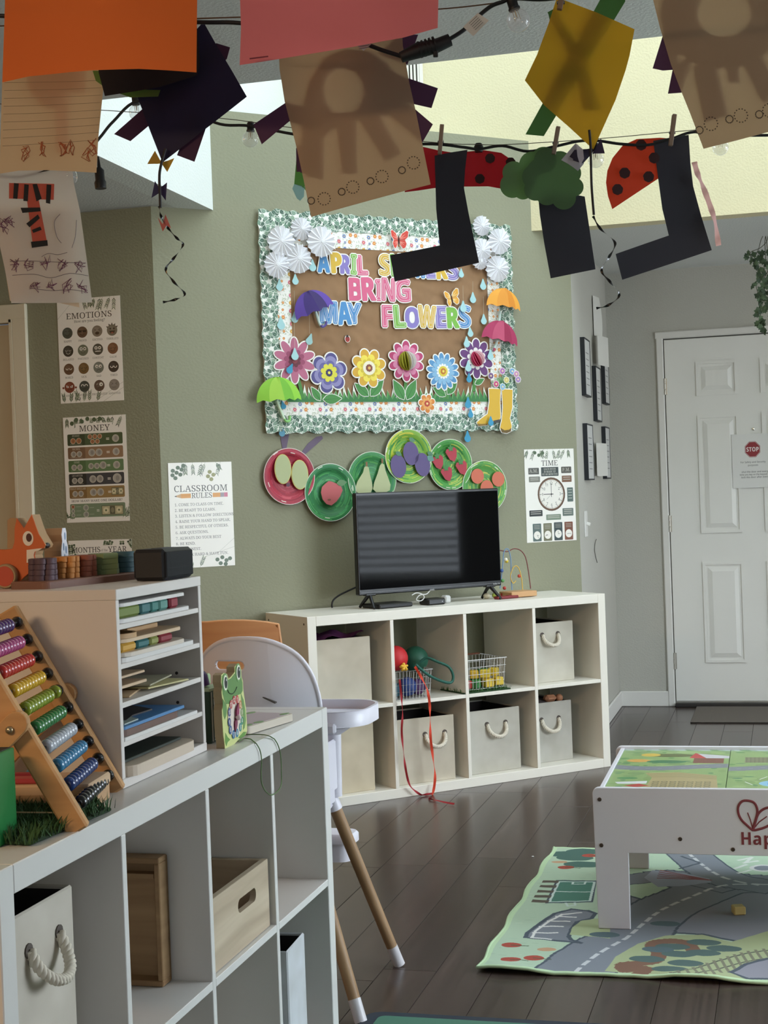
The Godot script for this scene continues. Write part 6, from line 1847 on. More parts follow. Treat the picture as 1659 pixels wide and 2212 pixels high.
# ---------------------------------------------------------------- front door, hallway wall, ivy
func doorway() -> void:
	var w := M("e3e2dc", 0.45)
	var c0 := W2(-.672,2.0856)
	var c1 := W2(-.6294,2.042)
	var x0 := c1.x                       # slab's hinge edge
	var x1 := x0 + 0.91
	var ytop := c1.y
	var cas := struct("trim_2", B.new().box(Vector3((c0.x + x0) / 2, (c0.y) / 2, 0.009), Vector3(x0 - c0.x - 0.004, c0.y, 0.018), 0.005).box(Vector3((x0 + x1) / 2, (ytop + c0.y) / 2 + 0.002, 0.0092), Vector3(x1 - c0.x + 0.05, c0.y - ytop - 0.004, 0.018), 0.005).box(Vector3(x1 + 0.03, c0.y / 2, 0.009), Vector3(0.055, c0.y, 0.018), 0.005).done(), M("dcdad4", 0.45), DOORW, "white casing round the front door")
	part(cas, "threshold", span(Vector3(x0, 0.0, 0.0), Vector3(x1, 0.022, 0.05), 0.004), M("2a2624", 0.5))
	part(cas, "door_stop", B.new().box(Vector3(x0 - 0.002, ytop / 2, 0.001), Vector3(0.006, ytop, 0.004)).box(Vector3((x0 + x1) / 2, ytop + 0.001, 0.001), Vector3(x1 - x0, 0.005, 0.004)).done(), M("4a4844", 0.7))
	var d := struct("door_2", span(Vector3(x0 + 0.003, 0.03, 0.0), Vector3(x1 - 0.003, ytop - 0.003, 0.008), 0.0015), w, DOORW, "white six panel front door at the end of the hallway")
	# raised panels: rows measured on the left column, mirrored to the right one
	var rows := [[W2(-.4589,1.9093), W2(-.2347,1.7197)], [W2(-.4618,1.612), W2(-.2404,.9603)], [W2(-.4629,.8001), W2(-.2324,.2433)]]
	for rw in rows:
		for k in 2:
			var a: Vector2 = rw[0]
			var b: Vector2 = rw[1]
			a.x = rows[0][0].x
			b.x = rows[0][1].x
			if k == 1:
				var t := a.x
				a.x = x0 + x1 - b.x
				b.x = x0 + x1 - t
			var lo := Vector2(a.x, b.y)
			var hi := Vector2(b.x, a.y)
			var fr := part(d, "panel_moulding", B.new().prism(rect(lo, hi), 0.008, 0.0145, Transform3D(), 0.004, false, [rect(lo + Vector2(0.016, 0.016), hi - Vector2(0.016, 0.016))]).done(), w)
			part(d, "raised_panel", B.new().prism(rect(lo + Vector2(0.03, 0.03), hi - Vector2(0.03, 0.03)), 0.008, 0.0165, Transform3D(), 0.0225).done(), w)
	for q in [W2(-.6312,1.7804), W2(-.6306,1.0182), W2(-.6307,.2538)]:
		var hb := B.new()
		for k in 3: hb.tube([Vector3(x0 + 0.001, q.y - 0.045 + 0.031 * k, 0.014), Vector3(x0 + 0.001, q.y - 0.045 + 0.031 * k + 0.029, 0.014)], 0.006, 8)
		hb.box(Vector3(x0 + 0.001, q.y, 0.009), Vector3(0.024, 0.09, 0.003), 0.001)
		part(d, "hinge", hb.done(), M("b8b4aa", 0.35, {"metal": 0.7}))
	var pk := W2(-.1606,1.5237)
	part(d, "peephole", B.new().lathe([Vector2(0, 0.009), Vector2(0.008, 0.009), Vector2(0.008, 0.013), Vector2(0.004, 0.015), Vector2(0, 0.0145)], 14, Transform3D(Basis(Vector3.RIGHT, PI / 2), Vector3(pk.x, pk.y, 0))).done(), M("e8e4da", 0.15, {"metal": 0.9}))
	part(d, "lever_handle", B.new().box(Vector3(x1 - 0.07, 0.95, 0.014), Vector3(0.05, 0.16, 0.012), 0.005).tube([Vector3(x1 - 0.07, 0.95, 0.02), Vector3(x1 - 0.07, 0.95, 0.06), Vector3(x1 - 0.17, 0.95, 0.06)], 0.009, 10).done(), M("a8a49a", 0.3, {"metal": 0.9}))
	# paper notice with the stop sign
	var nt := W2(-.2781,1.4976)
	var nb := W2(-.2881,1.202)
	var p := Print.new(216, 279, 3.0, "dededa")
	var sgn := W2(-.1678,1.4169)
	var oc := Vector2((sgn.x - nt.x) * 1000.0, (nt.y - sgn.y) * 1000.0)
	for rr in [[41.0, "8c2c34"], [39.0, "dededa"], [37.5, "8c2c34"]]:
		var l := []
		for k in 8: l.append(oc + Vector2(rr[0] * 1.08, 0).rotated(PI / 8 + PI / 4 * k))
		p.poly(l, rr[1])
	p.text("STOP", oc.x, oc.y + 11, 31, "e8e4e0", "Droid Sans Bold", 0.5, 68)
	var cx := oc.x
	p.text("For Safety and Security", cx, oc.y + 70, 13, "4a4a48", "Droid Sans")
	p.text("purposes", cx, oc.y + 86, 13, "4a4a48", "Droid Sans")
	p.text("shut the door and every", cx + 8, oc.y + 120, 13, "3a3a38", "Droid Sans")
	p.text("time you key on the keypad to", cx + 8, oc.y + 134, 12, "3a3a38", "Droid Sans")
	p.text("lock this door after every", cx + 8, oc.y + 148, 13, "3a3a38", "Droid Sans")
	var pm := M("ffffff", 0.3, {"tex": p.tex()})
	pm.texture_repeat = false
	solo("door_notice", "white paper notice with red STOP sign taped to the front door", "notice", B.new().sheet(rect(Vector2(0, nb.y - nt.y), Vector2(0.216, 0)), 6, func(x, y): return 0.0012 * sin(y * 30.0)).done(), pm, DOORW * Transform3D(Basis.IDENTITY, Vector3(nt.x, nt.y, 0.0185)))
	# door mat
	var mt := thing("door_mat", "flat grey brown mat in front of the white door", "mat", Transform3D(Basis.IDENTITY, Vector3(-0.515, 0, -8.44)))
	part(mt, "pile", bx(Vector3(0.45, 0.004, 0.28), Vector3(0.9, 0.008, 0.56), 0.003), M("6f675e", 0.98, {"bump": noise_tex(0.2, Color(0, 0, 0), Color(1, 1, 1), 8, 256, 256, 2), "bs": 0.4, "tri": Vector3(6, 6, 6)}))
	part(mt, "rim", B.new().box(Vector3(0.45, 0.0035, 0.553), Vector3(0.9, 0.007, 0.014), 0.002).box(Vector3(0.007, 0.0035, 0.28), Vector3(0.014, 0.007, 0.56), 0.002).done(), M("4a443e", 0.95))
	hallway_wall()
	ivy()

func hallway_wall() -> void:
	# shallow black-sided panels; x runs away from the viewer along the hallway, z out of the wall
	var th := 0.022
	var names := ["upper left black framed panel on the hallway wall", "middle black framed panel on the hallway wall, under the curled paper", "upper right black framed panel on the hallway wall, farthest up the hallway", "lower left black framed panel on the hallway wall", "lower right black framed panel on the hallway wall"]
	var nearp: Array = [W2(7.3186,1.9669),W2(7.7464,1.8592),W2(8.1497,1.9735),W2(7.3028,1.5475),W2(8.0735,1.5599)]
	var farp: Array = [W2(7.5324,1.972),W2(7.9487,1.8624),W2(8.3438,1.9797),W2(7.5344,1.5504),W2(8.2767,1.561)]
	var botp: Array = [W2(7.3055,1.6837),W2(7.7034,1.5762),W2(8.1114,1.6855),W2(7.2915,1.2718),W2(8.0188,1.2796)]
	for k in 5:
		var a: Vector2 = nearp[k]
		var b: Vector2 = farp[k]
		var h: float = a.y - botp[k].y
		var wd: float = clampf(b.x - a.x, 0.16, 0.34)
		var o := thing("framed_panel", names[k], "picture frame", HALL * Transform3D(Basis.IDENTITY, Vector3(a.x, botp[k].y, 0)), "black framed panels of the hallway wall")
		part(o, "frame", B.new().prism(rect(Vector2(0, 0), Vector2(wd, h)), 0.0, th, Transform3D(), 0.0015, false, [rect(Vector2(0.007, 0.007), Vector2(wd - 0.007, h - 0.007))]).done(), M("1d2026", 0.5))
		part(o, "panel", bx(Vector3(wd / 2, h / 2, th - 0.004), Vector3(wd - 0.014, h - 0.014, 0.004)), M("c6c6c2", 0.6))
		var ln := B.new()
		for j in 6: ln.box(Vector3(wd / 2, h * (0.2 + 0.11 * j), th - 0.0018), Vector3(wd * 0.5, 0.004, 0.0006))
		part(o, "printed_lines", ln.done(), M("7e7e7c", 0.8))
	# curling papers
	var paper := M("d4d2ca", 0.8, {"two": true})
	var cl := func(label: String, a: Vector2, hgt: float, wd: float, f: Callable) -> void:
		solo("curled_paper", label, "paper", B.new().sheet(rect(Vector2(0, -hgt), Vector2(wd, 0)), 10, f).done(), paper, HALL * Transform3D(Basis.IDENTITY, Vector3(a.x, a.y, 0.004)), "papers curling off the hallway wall")
	var a := W2(7.8541,2.2334)
	cl.call("long curled white paper strip at the top of the hallway wall", a, a.y - W2(7.8331,2.0251).y, 0.12, func(x, y): return 0.002 + 0.26 * x * (0.6 + 0.4 * sin(-y * 11.0)))
	a = W2(7.776,2.0197)
	cl.call("curled white paper with print between the two upper black panels", a, a.y - W2(7.7871,1.8656).y, 0.2, func(x, y): return 0.028 + 0.16 * x + 0.06 * pow(maxf(0.0, -y - 0.2), 1.5))
	a = W2(7.7091,1.4623)
	cl.call("curled white notice between the two lower black panels", a, a.y - W2(7.6931,1.2927).y, 0.2, func(x, y): return 0.01 + 0.16 * x + 0.25 * maxf(0.0, -y - 0.35) * x * 4.0)
	var pb := B.new()
	pb.box(Vector3(0.02, -0.02, 0.016), Vector3(0.03, 0.02, 0.0008)).box(Vector3(0.05, -0.11, 0.022), Vector3(0.08, 0.012, 0.0008), 0.0, Basis(Vector3.UP, -0.16))
	# light switch and wire hook
	var s0 := W2(7.2206,1.1234)
	var s1 := W2(7.3298,.9961)
	var sw := thing("light_switch", "white light switch plate on the hallway wall beside the TIME poster", "light switch", HALL * Transform3D(Basis.IDENTITY, Vector3((s0.x + s1.x) / 2, (s0.y + s1.y) / 2, 0)))
	part(sw, "plate", bx(Vector3(0, 0, 0.003), Vector3(0.09, 0.125, 0.006), 0.002), M("e2e0da", 0.4))
	part(sw, "toggle", B.new().box(Vector3(0, 0.0, 0.014), Vector3(0.014, 0.016, 0.022), 0.003, Basis(Vector3.RIGHT, 0.3)).done(), M("eae8e2", 0.35))
	var hk: Array = [W2(7.6441,.9715),W2(7.5839,.9548),W2(7.5526,.9225),W2(7.5861,.8874),W2(7.643,.8541)]
	var l := []
	for q in curve3(hk, 4): l.append(Vector3(q.x, q.y, 0.006))
	solo("wire_hook", "thin bent wire on the hallway wall under the light switch", "wire", B.new().tube(l, 0.002, 6).done(), M("6a675e", 0.5, {"metal": 0.5}), HALL)

func ivy() -> void:
	# hanging ivy strands in front of the door, leaves joined to short stems
	var Zi := -7.6
	var o := thing("hanging_ivy", "green artificial ivy strands hanging from the hallway ceiling before the front door", "ivy", Transform3D(Basis.IDENTITY, Vector3(0, 0, Zi)))
	var strands := [[W2(-.0478,2.6015),W2(-.0589,2.4591),W2(-.0765,2.4083),W2(-.0873,2.37),W2(-.1117,2.3066),W2(-.0912,2.2528),W2(-.1059,2.1951),W2(-.0952,2.1355),W2(-.0911,2.0699)], [W2(-.01,2.5983),W2(-.0432,2.4578),W2(-.0575,2.4068),W2(-.0574,2.3155),W2(-.0695,2.2381),W2(-.0658,2.1596),W2(-.0621,2.081)], [W2(-.0478,2.6015),W2(-.0409,2.4316),W2(-.0744,2.3756),W2(-.126,2.3535),W2(-.1209,2.3139)], [W2(-.0731,2.6037),W2(-.0421,2.3013),W2(-.067,2.2184),W2(-.073,2.134),W2(-.0919,2.0438),W2(-.0899,2.011),W2(-.0721,1.9739)], [W2(.0277,2.595),W2(.0095,2.4275),W2(-.0074,2.2987),W2(-.0244,2.1697),W2(-.0212,2.0391)]]
	var r := RandomNumberGenerator.new()
	r.seed = 12
	var leafp := [Vector2(0, -0.5), Vector2(0.25, -0.2), Vector2(0.5, -0.15), Vector2(0.36, 0.1), Vector2(0.42, 0.3), Vector2(0.15, 0.28), Vector2(0, 0.5), Vector2(-0.15, 0.28), Vector2(-0.42, 0.3), Vector2(-0.36, 0.1), Vector2(-0.5, -0.15), Vector2(-0.25, -0.2)]
	for k in 12: leafp[k].y = -leafp[k].y
	var lm := [B.new().sheet(leafp, 4, func(x, y): return -0.25 * absf(x) + 0.12 * y * y).done()]
	var gm := [M("4c6148", 0.7, {"two": true}), M("3c4f3a", 0.7, {"two": true}), M("5a7052", 0.7, {"two": true})]
	var sb := B.new()
	for s in strands:
		var l := []
		for q in curve3(s, 5): l.append(Vector3(q.x, q.y, 0.03 * sin(q.y * 9.0)))
		sb.tube(l, 0.0016, 5)
		for i in range(2, l.size(), 1):
			if l[i].y > 2.36: continue
			var b := Basis(Vector3.UP, r.randf_range(-1.0, 1.0)) * Basis(Vector3(0, 0, 1), r.randf_range(-1.2, 1.2)) * Basis(Vector3.RIGHT, r.randf_range(-0.5, 0.5))
			part(o, "leaf", lm[0], gm[i % 3], Transform3D(b.scaled(Vector3.ONE * r.randf_range(0.026, 0.042)), l[i] + Vector3(r.randf_range(-0.02, 0.02), -0.01, r.randf_range(0, 0.02))))
	part(o, "stems", sb.done(), M("4a4a34", 0.8))

# ---------------------------------------------------------------- high chair and wooden chair
func chairs() -> void:
	# white high chair seen from behind; x to the right, z towards the viewer (its back)
	var C := Vector3(-1.262, 0, -3.575)
	var o := thing("high_chair", "white plastic high chair with wooden splayed legs, behind the right end of the near shelf", "high chair", Transform3D(Basis.IDENTITY, C))
	var white := M("dedbe4", 0.35)
	var wood := M("a88660", 0.55, {"tex": grain_tex(Color(0.85, 0.83, 0.8), Color(1, 1, 1), 41, 256, 128), "tri": Vector3(4, 0.6, 4)})
	# shell back: outline in x,y, bent round the sitter, with hand slot and strap slot
	var out := [Vector2(-0.11, 0.50), Vector2(0.11, 0.50), Vector2(0.145, 0.62), Vector2(0.157, 0.70), Vector2(0.155, 0.76), Vector2(0.142, 0.815), Vector2(0.118, 0.857), Vector2(0.08, 0.885), Vector2(0.035, 0.899), Vector2(-0.035, 0.899), Vector2(-0.08, 0.885), Vector2(-0.118, 0.857), Vector2(-0.142, 0.815), Vector2(-0.155, 0.76), Vector2(-0.157, 0.70), Vector2(-0.145, 0.62)]
	var slot := round_rect(Vector2(-0.085, 0.822), Vector2(0.0, 0.85), 0.0135, 5)
	var sb := B.new()
	var pieces := []
	for half in [rect(Vector2(-1, 0), Vector2(-0.0425, 2)), rect(Vector2(-0.0425, 0), Vector2(1, 2))]:
		for q in Geometry2D.intersect_polygons(PackedVector2Array(out), PackedVector2Array(half)):
			for q2 in Geometry2D.clip_polygons(q, PackedVector2Array(slot)): pieces.append(q2)
	for q in pieces:
		sb.sheet(q, 12, func(x, y): return 0.165 - 2.6 * x * x + 0.12 * (y - 0.6))
		sb.sheet(q, 12, func(x, y): return 0.157 - 2.6 * x * x + 0.12 * (y - 0.6))
	part(o, "seat_back", sb.done(), M("dedbe4", 0.35, {"two": true}))
	var rim := []
	for q in out: rim.append(Vector3(q.x, q.y, 0.161 - 2.6 * q.x * q.x + 0.12 * (q.y - 0.6)))
	part(o, "back_rim", B.new().tube(curve3(rim, 3, true), 0.0065, 8, true).done(), white)
	var sr := []
	for q in slot: sr.append(Vector3(q.x, q.y, 0.161 - 2.6 * q.x * q.x + 0.12 * (q.y - 0.6)))
	part(o, "slot_rim", B.new().tube(sr, 0.0045, 6, true).done(), white)
	part(o, "strap_slot", B.new().box(Vector3(0.052, 0.752, 0.1745), Vector3(0.036, 0.004, 0.012), 0.001, Basis(Vector3(0, 0, 1), -0.42)).done(), M("5a5450", 0.8))
	# seat bucket sides and pan
	var pan := B.new()
	pan.prism(round_rect(Vector2(-0.125, -0.15), Vector2(0.125, 0.13), 0.05), 0.455, 0.50, Transform3D(Basis(Vector3(1, 0, 0), Vector3(0, 0, -1), Vector3(0, 1, 0)), Vector3.ZERO), 0.008)
	for s in [-1.0, 1.0]: pan.box(Vector3(s * 0.118, 0.545, -0.02), Vector3(0.012, 0.13, 0.2), 0.005)
	pan.lathe([Vector2(0.0, 0.41), Vector2(0.1, 0.41), Vector2(0.14, 0.455), Vector2(0.0, 0.456)], 20)
	part(o, "seat_pan", pan.done(), white)
	# tray on the far side
	var T := Transform3D(Basis(Vector3(1, 0, 0), Vector3(0, 0, -1), Vector3(0, 1, 0)), Vector3(0.0, 0.0, -0.075))
	var tray := []
	for q in round_rect(Vector2(-0.205, 0.0), Vector2(0.205, 0.25), 0.09, 8): tray.append(q)
	part(o, "tray_floor", B.new().prism(grown(tray, -0.006), 0.655, 0.66, T).done(), M("dfe2ee", 0.25))
	part(o, "tray_wall", B.new().prism(tray, 0.643, 0.684, T, 0.003, true, [grown(tray, -0.008)]).done(), white)
	part(o, "tray_latch", B.new().box(Vector3(0.125, 0.643, -0.068), Vector3(0.03, 0.026, 0.02), 0.005).done(), M("c8c6ce", 0.4))
	part(o, "tray_arm", B.new().box(Vector3(0.09, 0.52, -0.1), Vector3(0.035, 0.09, 0.06), 0.012).lathe([Vector2(0.016, 0.46), Vector2(0.019, 0.62), Vector2(0.05, 0.64), Vector2(0.0, 0.645)], 16, Transform3D(Basis.IDENTITY, Vector3(0.115, 0, -0.13))).done(), white)
	# legs with white sleeves
	var feet := [Vector3(0.245, 0, -0.215), Vector3(0.262, 0, 0.215), Vector3(-0.25, 0, -0.215), Vector3(-0.25, 0, 0.215)]
	for f in feet:
		var top := Vector3(f.x * 0.36, 0.5, f.z * 0.55)
		var a := top.lerp(f, 0.9)
		var b := top.lerp(f, 0.12)
		var lg := part(o, "leg", B.new().tube([b, a], 0.0145, 14, false, [0.0165, 0.0145]).done(), wood)
		part(lg, "foot_cap", B.new().tube([top.lerp(f, 0.895), f + Vector3(0, 0.002, 0)], 0.0152, 14).done(), M("d6d3d6", 0.4))
		part(lg, "leg_sleeve", B.new().tube([top, top.lerp(f, 0.15)], 0.0185, 14).done(), white)
	part(o, "footrest", B.new().prism(round_rect(Vector2(-0.125, -0.04), Vector2(0.125, 0.05), 0.035, 6), 0.31, 0.335, Transform3D(Basis(Vector3(1, 0, 0), Vector3(0, 0, -1), Vector3(0, 1, 0)), Vector3(0, 0, -0.27)), 0.006, true).prism(round_rect(Vector2(-0.11, -0.03), Vector2(0.11, 0.04), 0.03, 6), 0.26, 0.31, Transform3D(Basis(Vector3(1, 0, 0), Vector3(0, 0, -1), Vector3(0, 1, 0)), Vector3(0, 0, -0.27)), 0.0, true).done(), white)
	part(o, "footrest_post", B.new().tube([Vector3(0, 0.45, -0.1), Vector3(0, 0.3, -0.26)], 0.025, 10).done(), white)
	# small wooden chair beside the far shelf
	var K := Vector3(-1.80, 0, -4.78)
	var ch := thing("wooden_chair", "small orange wood chair with curved back beside the left end of the far shelf", "chair", Transform3D(Basis(Vector3.UP, 0.12), K))
	var ow := M("ffffff", 0.5, {"tex": grain_tex(Color("c98a5a"), Color("dba370"), 43, 256, 128), "tri": Vector3(2, 2, 2)})
	var bk := [Vector2(-0.16, 0.62), Vector2(0.155, 0.62), Vector2(0.165, 0.70), Vector2(0.158, 0.806), Vector2(0.148, 0.82), Vector2(0.08, 0.832), Vector2(0.0, 0.836), Vector2(-0.08, 0.832), Vector2(-0.15, 0.818), Vector2(-0.165, 0.70)]
	part(ch, "backrest", B.new().sheet(bk, 10, func(x, y): return 0.13 - 0.8 * x * x).sheet(bk, 10, func(x, y): return 0.118 - 0.8 * x * x).done(), M("ffffff", 0.5, {"tex": ow.albedo_texture, "tri": Vector3(2, 2, 2), "two": true}))
	var br := []
	for q in bk: br.append(Vector3(q.x, q.y, 0.124 - 0.8 * q.x * q.x))
	part(ch, "back_edge", B.new().tube(curve3(br, 2, true), 0.0062, 6, true).done(), ow)
	part(ch, "seat", B.new().prism(round_rect(Vector2(-0.17, -0.12), Vector2(0.17, 0.18), 0.04), 0.335, 0.35, Transform3D(Basis(Vector3(1, 0, 0), Vector3(0, 0, -1), Vector3(0, 1, 0)), Vector3.ZERO), 0.003).done(), ow)
	for s in [-1.0, 1.0]:
		part(ch, "leg", B.new().tube([Vector3(s * 0.15, 0.0, 0.14), Vector3(s * 0.148, 0.35, 0.115), Vector3(s * 0.145, 0.76, 0.10)], 0.013, 10).done(), ow)
		part(ch, "leg", B.new().tube([Vector3(s * 0.15, 0.0, -0.15), Vector3(s * 0.145, 0.34, -0.13)], 0.013, 10).done(), ow)
	part(ch, "stretcher", B.new().tube([Vector3(-0.15, 0.18, -0.14), Vector3(0.15, 0.18, -0.14)], 0.009, 8).tube([Vector3(-0.15, 0.18, 0.127), Vector3(0.15, 0.18, 0.127)], 0.009, 8).done(), ow)

# ---------------------------------------------------------------- letter sorter, toys on the near shelf
var SORT := Transform3D(Basis(Vector3(0, 0, -1), Vector3.UP, Vector3(1, 0, 0)), Vector3(-1.0615, 0.7655, -2.257))

func sorter_and_toys() -> void:
	var W := 0.368
	var H := 0.327
	var D := 0.33
	var m := M("d8d2cc", 0.45)
	var o := thing("letter_sorter", "white five level letter sorter full of wooden puzzles on the near shelf", "letter sorter", SORT)
	part(o, "top_panel", span(Vector3(0, H - 0.018, 0), Vector3(W, H, -D), 0.0012), m)
	part(o, "bottom_panel", span(Vector3(0.0, 0, 0), Vector3(W, 0.016, -D), 0.0012), m)
	for x in [0.0, W - 0.012]: part(o, "side_panel", span(Vector3(x, 0.016, -0.001), Vector3(x + 0.012, H - 0.018, -D), 0.0008), m)
	part(o, "back_panel", span(Vector3(0.012, 0.016, -D + 0.004), Vector3(W - 0.012, H - 0.018, -D)), m)
	var lv := [0.063, 0.128, 0.192, 0.256]
	for y in lv: part(o, "shelf_board", span(Vector3(0.012, H - y - 0.0045, -0.002), Vector3(W - 0.012, H - y + 0.0045, -D + 0.005), 0.001), m)
	var hb := B.new()
	for q in [[0.2, -0.05], [0.145, -0.05], [0.255, -0.05]]: hb.lathe([Vector2(0.0, 0.0), Vector2(0.003, 0.0), Vector2(0.003, 0.001), Vector2(0, 0.001)], 10, Transform3D(Basis(Vector3(0, 0, 1), PI / 2), Vector3(W - 0.0125, H - q[0] + 0.02, q[1])))
	part(o, "peg_holes", hb.done(), M("3a3230", 0.8))
	part(o, "round_vent", B.new().lathe([Vector2(0.0, 0.0), Vector2(0.009, 0.0), Vector2(0.009, 0.0015), Vector2(0, 0.0015)], 16, Transform3D(Basis(Vector3(0, 0, 1), PI / 2), Vector3(W - 0.0125, 0.052, -0.075))).done(), M("7a706c", 0.6))
	var ply := M("cfb595", 0.6)
	var pale := M("d9d6d2", 0.5)
	var brd := func(called: String, label: String, x0: float, x1: float, y: float, t: float, z0: float, z1: float, mm: Material, r := 0.025) -> Node3D:
		var b := thing(called, label, "puzzle", SORT * Transform3D(Basis.IDENTITY, Vector3(x0, y, z0)), "wooden puzzles in the letter sorter")
		part(b, "board", B.new().prism(round_rect(Vector2(0, 0), Vector2(x1 - x0, z0 - z1), r), 0, t, Transform3D(Basis(Vector3(1, 0, 0), Vector3(0, 0, -1), Vector3(0, 1, 0)), Vector3.ZERO), 0.001).done(), mm)
		return b
	var knob := [Vector2(0.0, 0.0), Vector2(0.005, 0.0), Vector2(0.0032, 0.005), Vector2(0.0035, 0.008), Vector2(0.0058, 0.012), Vector2(0.0045, 0.016), Vector2(0, 0.017)]
	# first level: tray of coloured blocks under a knob board
	var f1 := H - 0.063 + 0.0048
	var t1: Node3D = brd.call("block_puzzle", "wooden block puzzle with green, teal and red blocks on the top level of the sorter", 0.018, 0.335, f1, 0.007, -0.004, -0.25, pale)
	var bc := [["6f7f38", 0.006, 0.10], ["3a6e70", 0.105, 0.145], ["3a7a72", 0.148, 0.18], ["5a8f84", 0.184, 0.222], ["8a2834", 0.232, 0.268]]
	for e in bc: part(t1, "block", bx(Vector3((e[1] + e[2]) / 2, 0.017, -0.03), Vector3(e[2] - e[1], 0.02, 0.045), 0.004), M(e[0], 0.55))
	var k1: Node3D = brd.call("knob_puzzle", "white puzzle board with three wooden knobs lying on the blocks of the top level", 0.014, 0.305, f1 + 0.0275, 0.006, 0.0, -0.24, pale)
	for x in [0.03, 0.095, 0.155]: part(k1, "knob", B.new().lathe(knob, 12, Transform3D(Basis.IDENTITY, Vector3(x, 0.006, -0.06))).done(), M("d8b48a", 0.5))
	# second level
	var f2 := H - 0.128 + 0.0048
	brd.call("flat_puzzle", "pale flat puzzle board at the bottom of the second sorter level", 0.018, 0.345, f2, 0.008, -0.002, -0.25, pale)
	var t2: Node3D = brd.call("block_puzzle", "wooden block puzzle with yellow, teal, green and red blocks on the second sorter level", 0.016, 0.30, f2 + 0.009, 0.007, 0.004, -0.24, M("d4c8b8", 0.55), 0.04)
	bc = [["c89a3a", 0.012, 0.07], ["2f6a6c", 0.075, 0.125], ["8a8f4a", 0.13, 0.165], ["8a2a34", 0.17, 0.225]]
	for e in bc: part(t2, "block", bx(Vector3((e[1] + e[2]) / 2, 0.0145, -0.035), Vector3(e[2] - e[1], 0.015, 0.05), 0.004), M(e[0], 0.55))
	var t3: Node3D = brd.call("sorting_tray", "wooden tray with dark round frame on top of the second sorter level", 0.013, 0.29, f2 + 0.0325, 0.006, 0.0, -0.24, ply, 0.035)
	part(t3, "round_frame", B.new().prism(circle(Vector2(0.055, 0.05), 0.048, 28), 0.006, 0.014, Transform3D(Basis(Vector3(1, 0, 0), Vector3(0, 0, -1), Vector3(0, 1, 0)), Vector3.ZERO), 0.001, true, [circle(Vector2(0.055, 0.05), 0.042, 28)]).done(), M("b89468", 0.6))
	part(t3, "dark_inlay", B.new().prism(circle(Vector2(0.055, 0.05), 0.042, 24), 0.0062, 0.0075, Transform3D(Basis(Vector3(1, 0, 0), Vector3(0, 0, -1), Vector3(0, 1, 0)), Vector3.ZERO)).done(), M("33302e", 0.7))
	part(t3, "square_frame", B.new().box(Vector3(0.19, 0.010, -0.05), Vector3(0.13, 0.008, 0.008), 0.001).box(Vector3(0.19, 0.010, -0.12), Vector3(0.13, 0.008, 0.008), 0.001).box(Vector3(0.128, 0.010, -0.085), Vector3(0.008, 0.008, 0.07), 0.001).box(Vector3(0.252, 0.010, -0.085), Vector3(0.008, 0.008, 0.07), 0.001).done(), M("b89468", 0.6))
	part(t3, "dark_inlay", bx(Vector3(0.19, 0.0065, -0.085), Vector3(0.12, 0.002, 0.065)), M("3a2f2e", 0.7))
	# third level
	var f3 := H - 0.192 + 0.0048
	brd.call("flat_puzzle", "lower thin wooden board at the left of the third sorter level", 0.014, 0.20, f3 + 0.012, 0.005, -0.04, -0.26, ply, 0.004)
	var k3: Node3D = brd.call("knob_puzzle", "upper thin wooden knob board at the left of the third sorter level", 0.014, 0.215, f3 + 0.027, 0.004, -0.05, -0.26, ply, 0.004)
	for x in [0.03, 0.07, 0.11]: part(k3, "knob", B.new().lathe(knob, 12, Transform3D(Basis.IDENTITY, Vector3(x, 0.004, -0.05))).done(), M("a58f74", 0.6))
	brd.call("wood_support", "small wooden block under the boards of the third sorter level", 0.014, 0.06, f3, 0.011, -0.03, -0.2, ply, 0.003)
	var cd := [["left pale card lying on the third sorter level", 0.075, 0.19, 0.0, 0.25, "c4a884"], ["middle yellowish card lying on the third sorter level", 0.15, 0.275, 0.004, -0.2, "c9c08c"], ["right card with dark print lying on the third sorter level", 0.16, 0.31, 0.008, 0.15, "a8a48c"]]
	for e in cd: solo("card", e[0], "card", bx(Vector3((e[2] - e[1]) / 2, 0.0015, -0.045), Vector3(e[2] - e[1], 0.003, 0.08), 0.0008), M(e[5], 0.6), SORT * Transform3D(Basis(Vector3.UP, e[4]), Vector3(e[1], f3 + e[3], -0.012)), "cards on the third sorter level")
	# fourth level
	var f4 := H - 0.256 + 0.0048
	brd.call("flat_puzzle", "white edged board at the bottom of the fourth sorter level", 0.014, 0.33, f4, 0.006, 0.0, -0.25, pale, 0.003)
	brd.call("flat_puzzle", "brown rimmed board under the blue puzzle on the fourth sorter level", 0.014, 0.255, f4 + 0.0065, 0.012, -0.002, -0.24, M("6a4f44", 0.6), 0.02)
	var bl: Node3D = brd.call("picture_puzzle", "blue edged picture puzzle on the fourth sorter level", 0.014, 0.27, f4 + 0.019, 0.005, 0.0, -0.24, M("4a83b8", 0.4), 0.004)
	part(bl, "picture", B.new().prism([Vector2(0.005, 0.06), Vector2(0.06, 0.025), Vector2(0.12, 0.04), Vector2(0.19, 0.035), Vector2(0.24, 0.1), Vector2(0.24, 0.22), Vector2(0.005, 0.22)], 0.005, 0.0075, Transform3D(Basis(Vector3(1, 0, 0), Vector3(0, 0, -1), Vector3(0, 1, 0)), Vector3.ZERO)).done(), M("3c3632", 0.6))
	part(bl, "picture_piece", B.new().prism([Vector2(0.02, 0.01), Vector2(0.08, 0.012), Vector2(0.1, 0.035), Vector2(0.04, 0.04)], 0.005, 0.007, Transform3D(Basis(Vector3(1, 0, 0), Vector3(0, 0, -1), Vector3(0, 1, 0)), Vector3.ZERO)).done(), M("a8b4ac", 0.5))
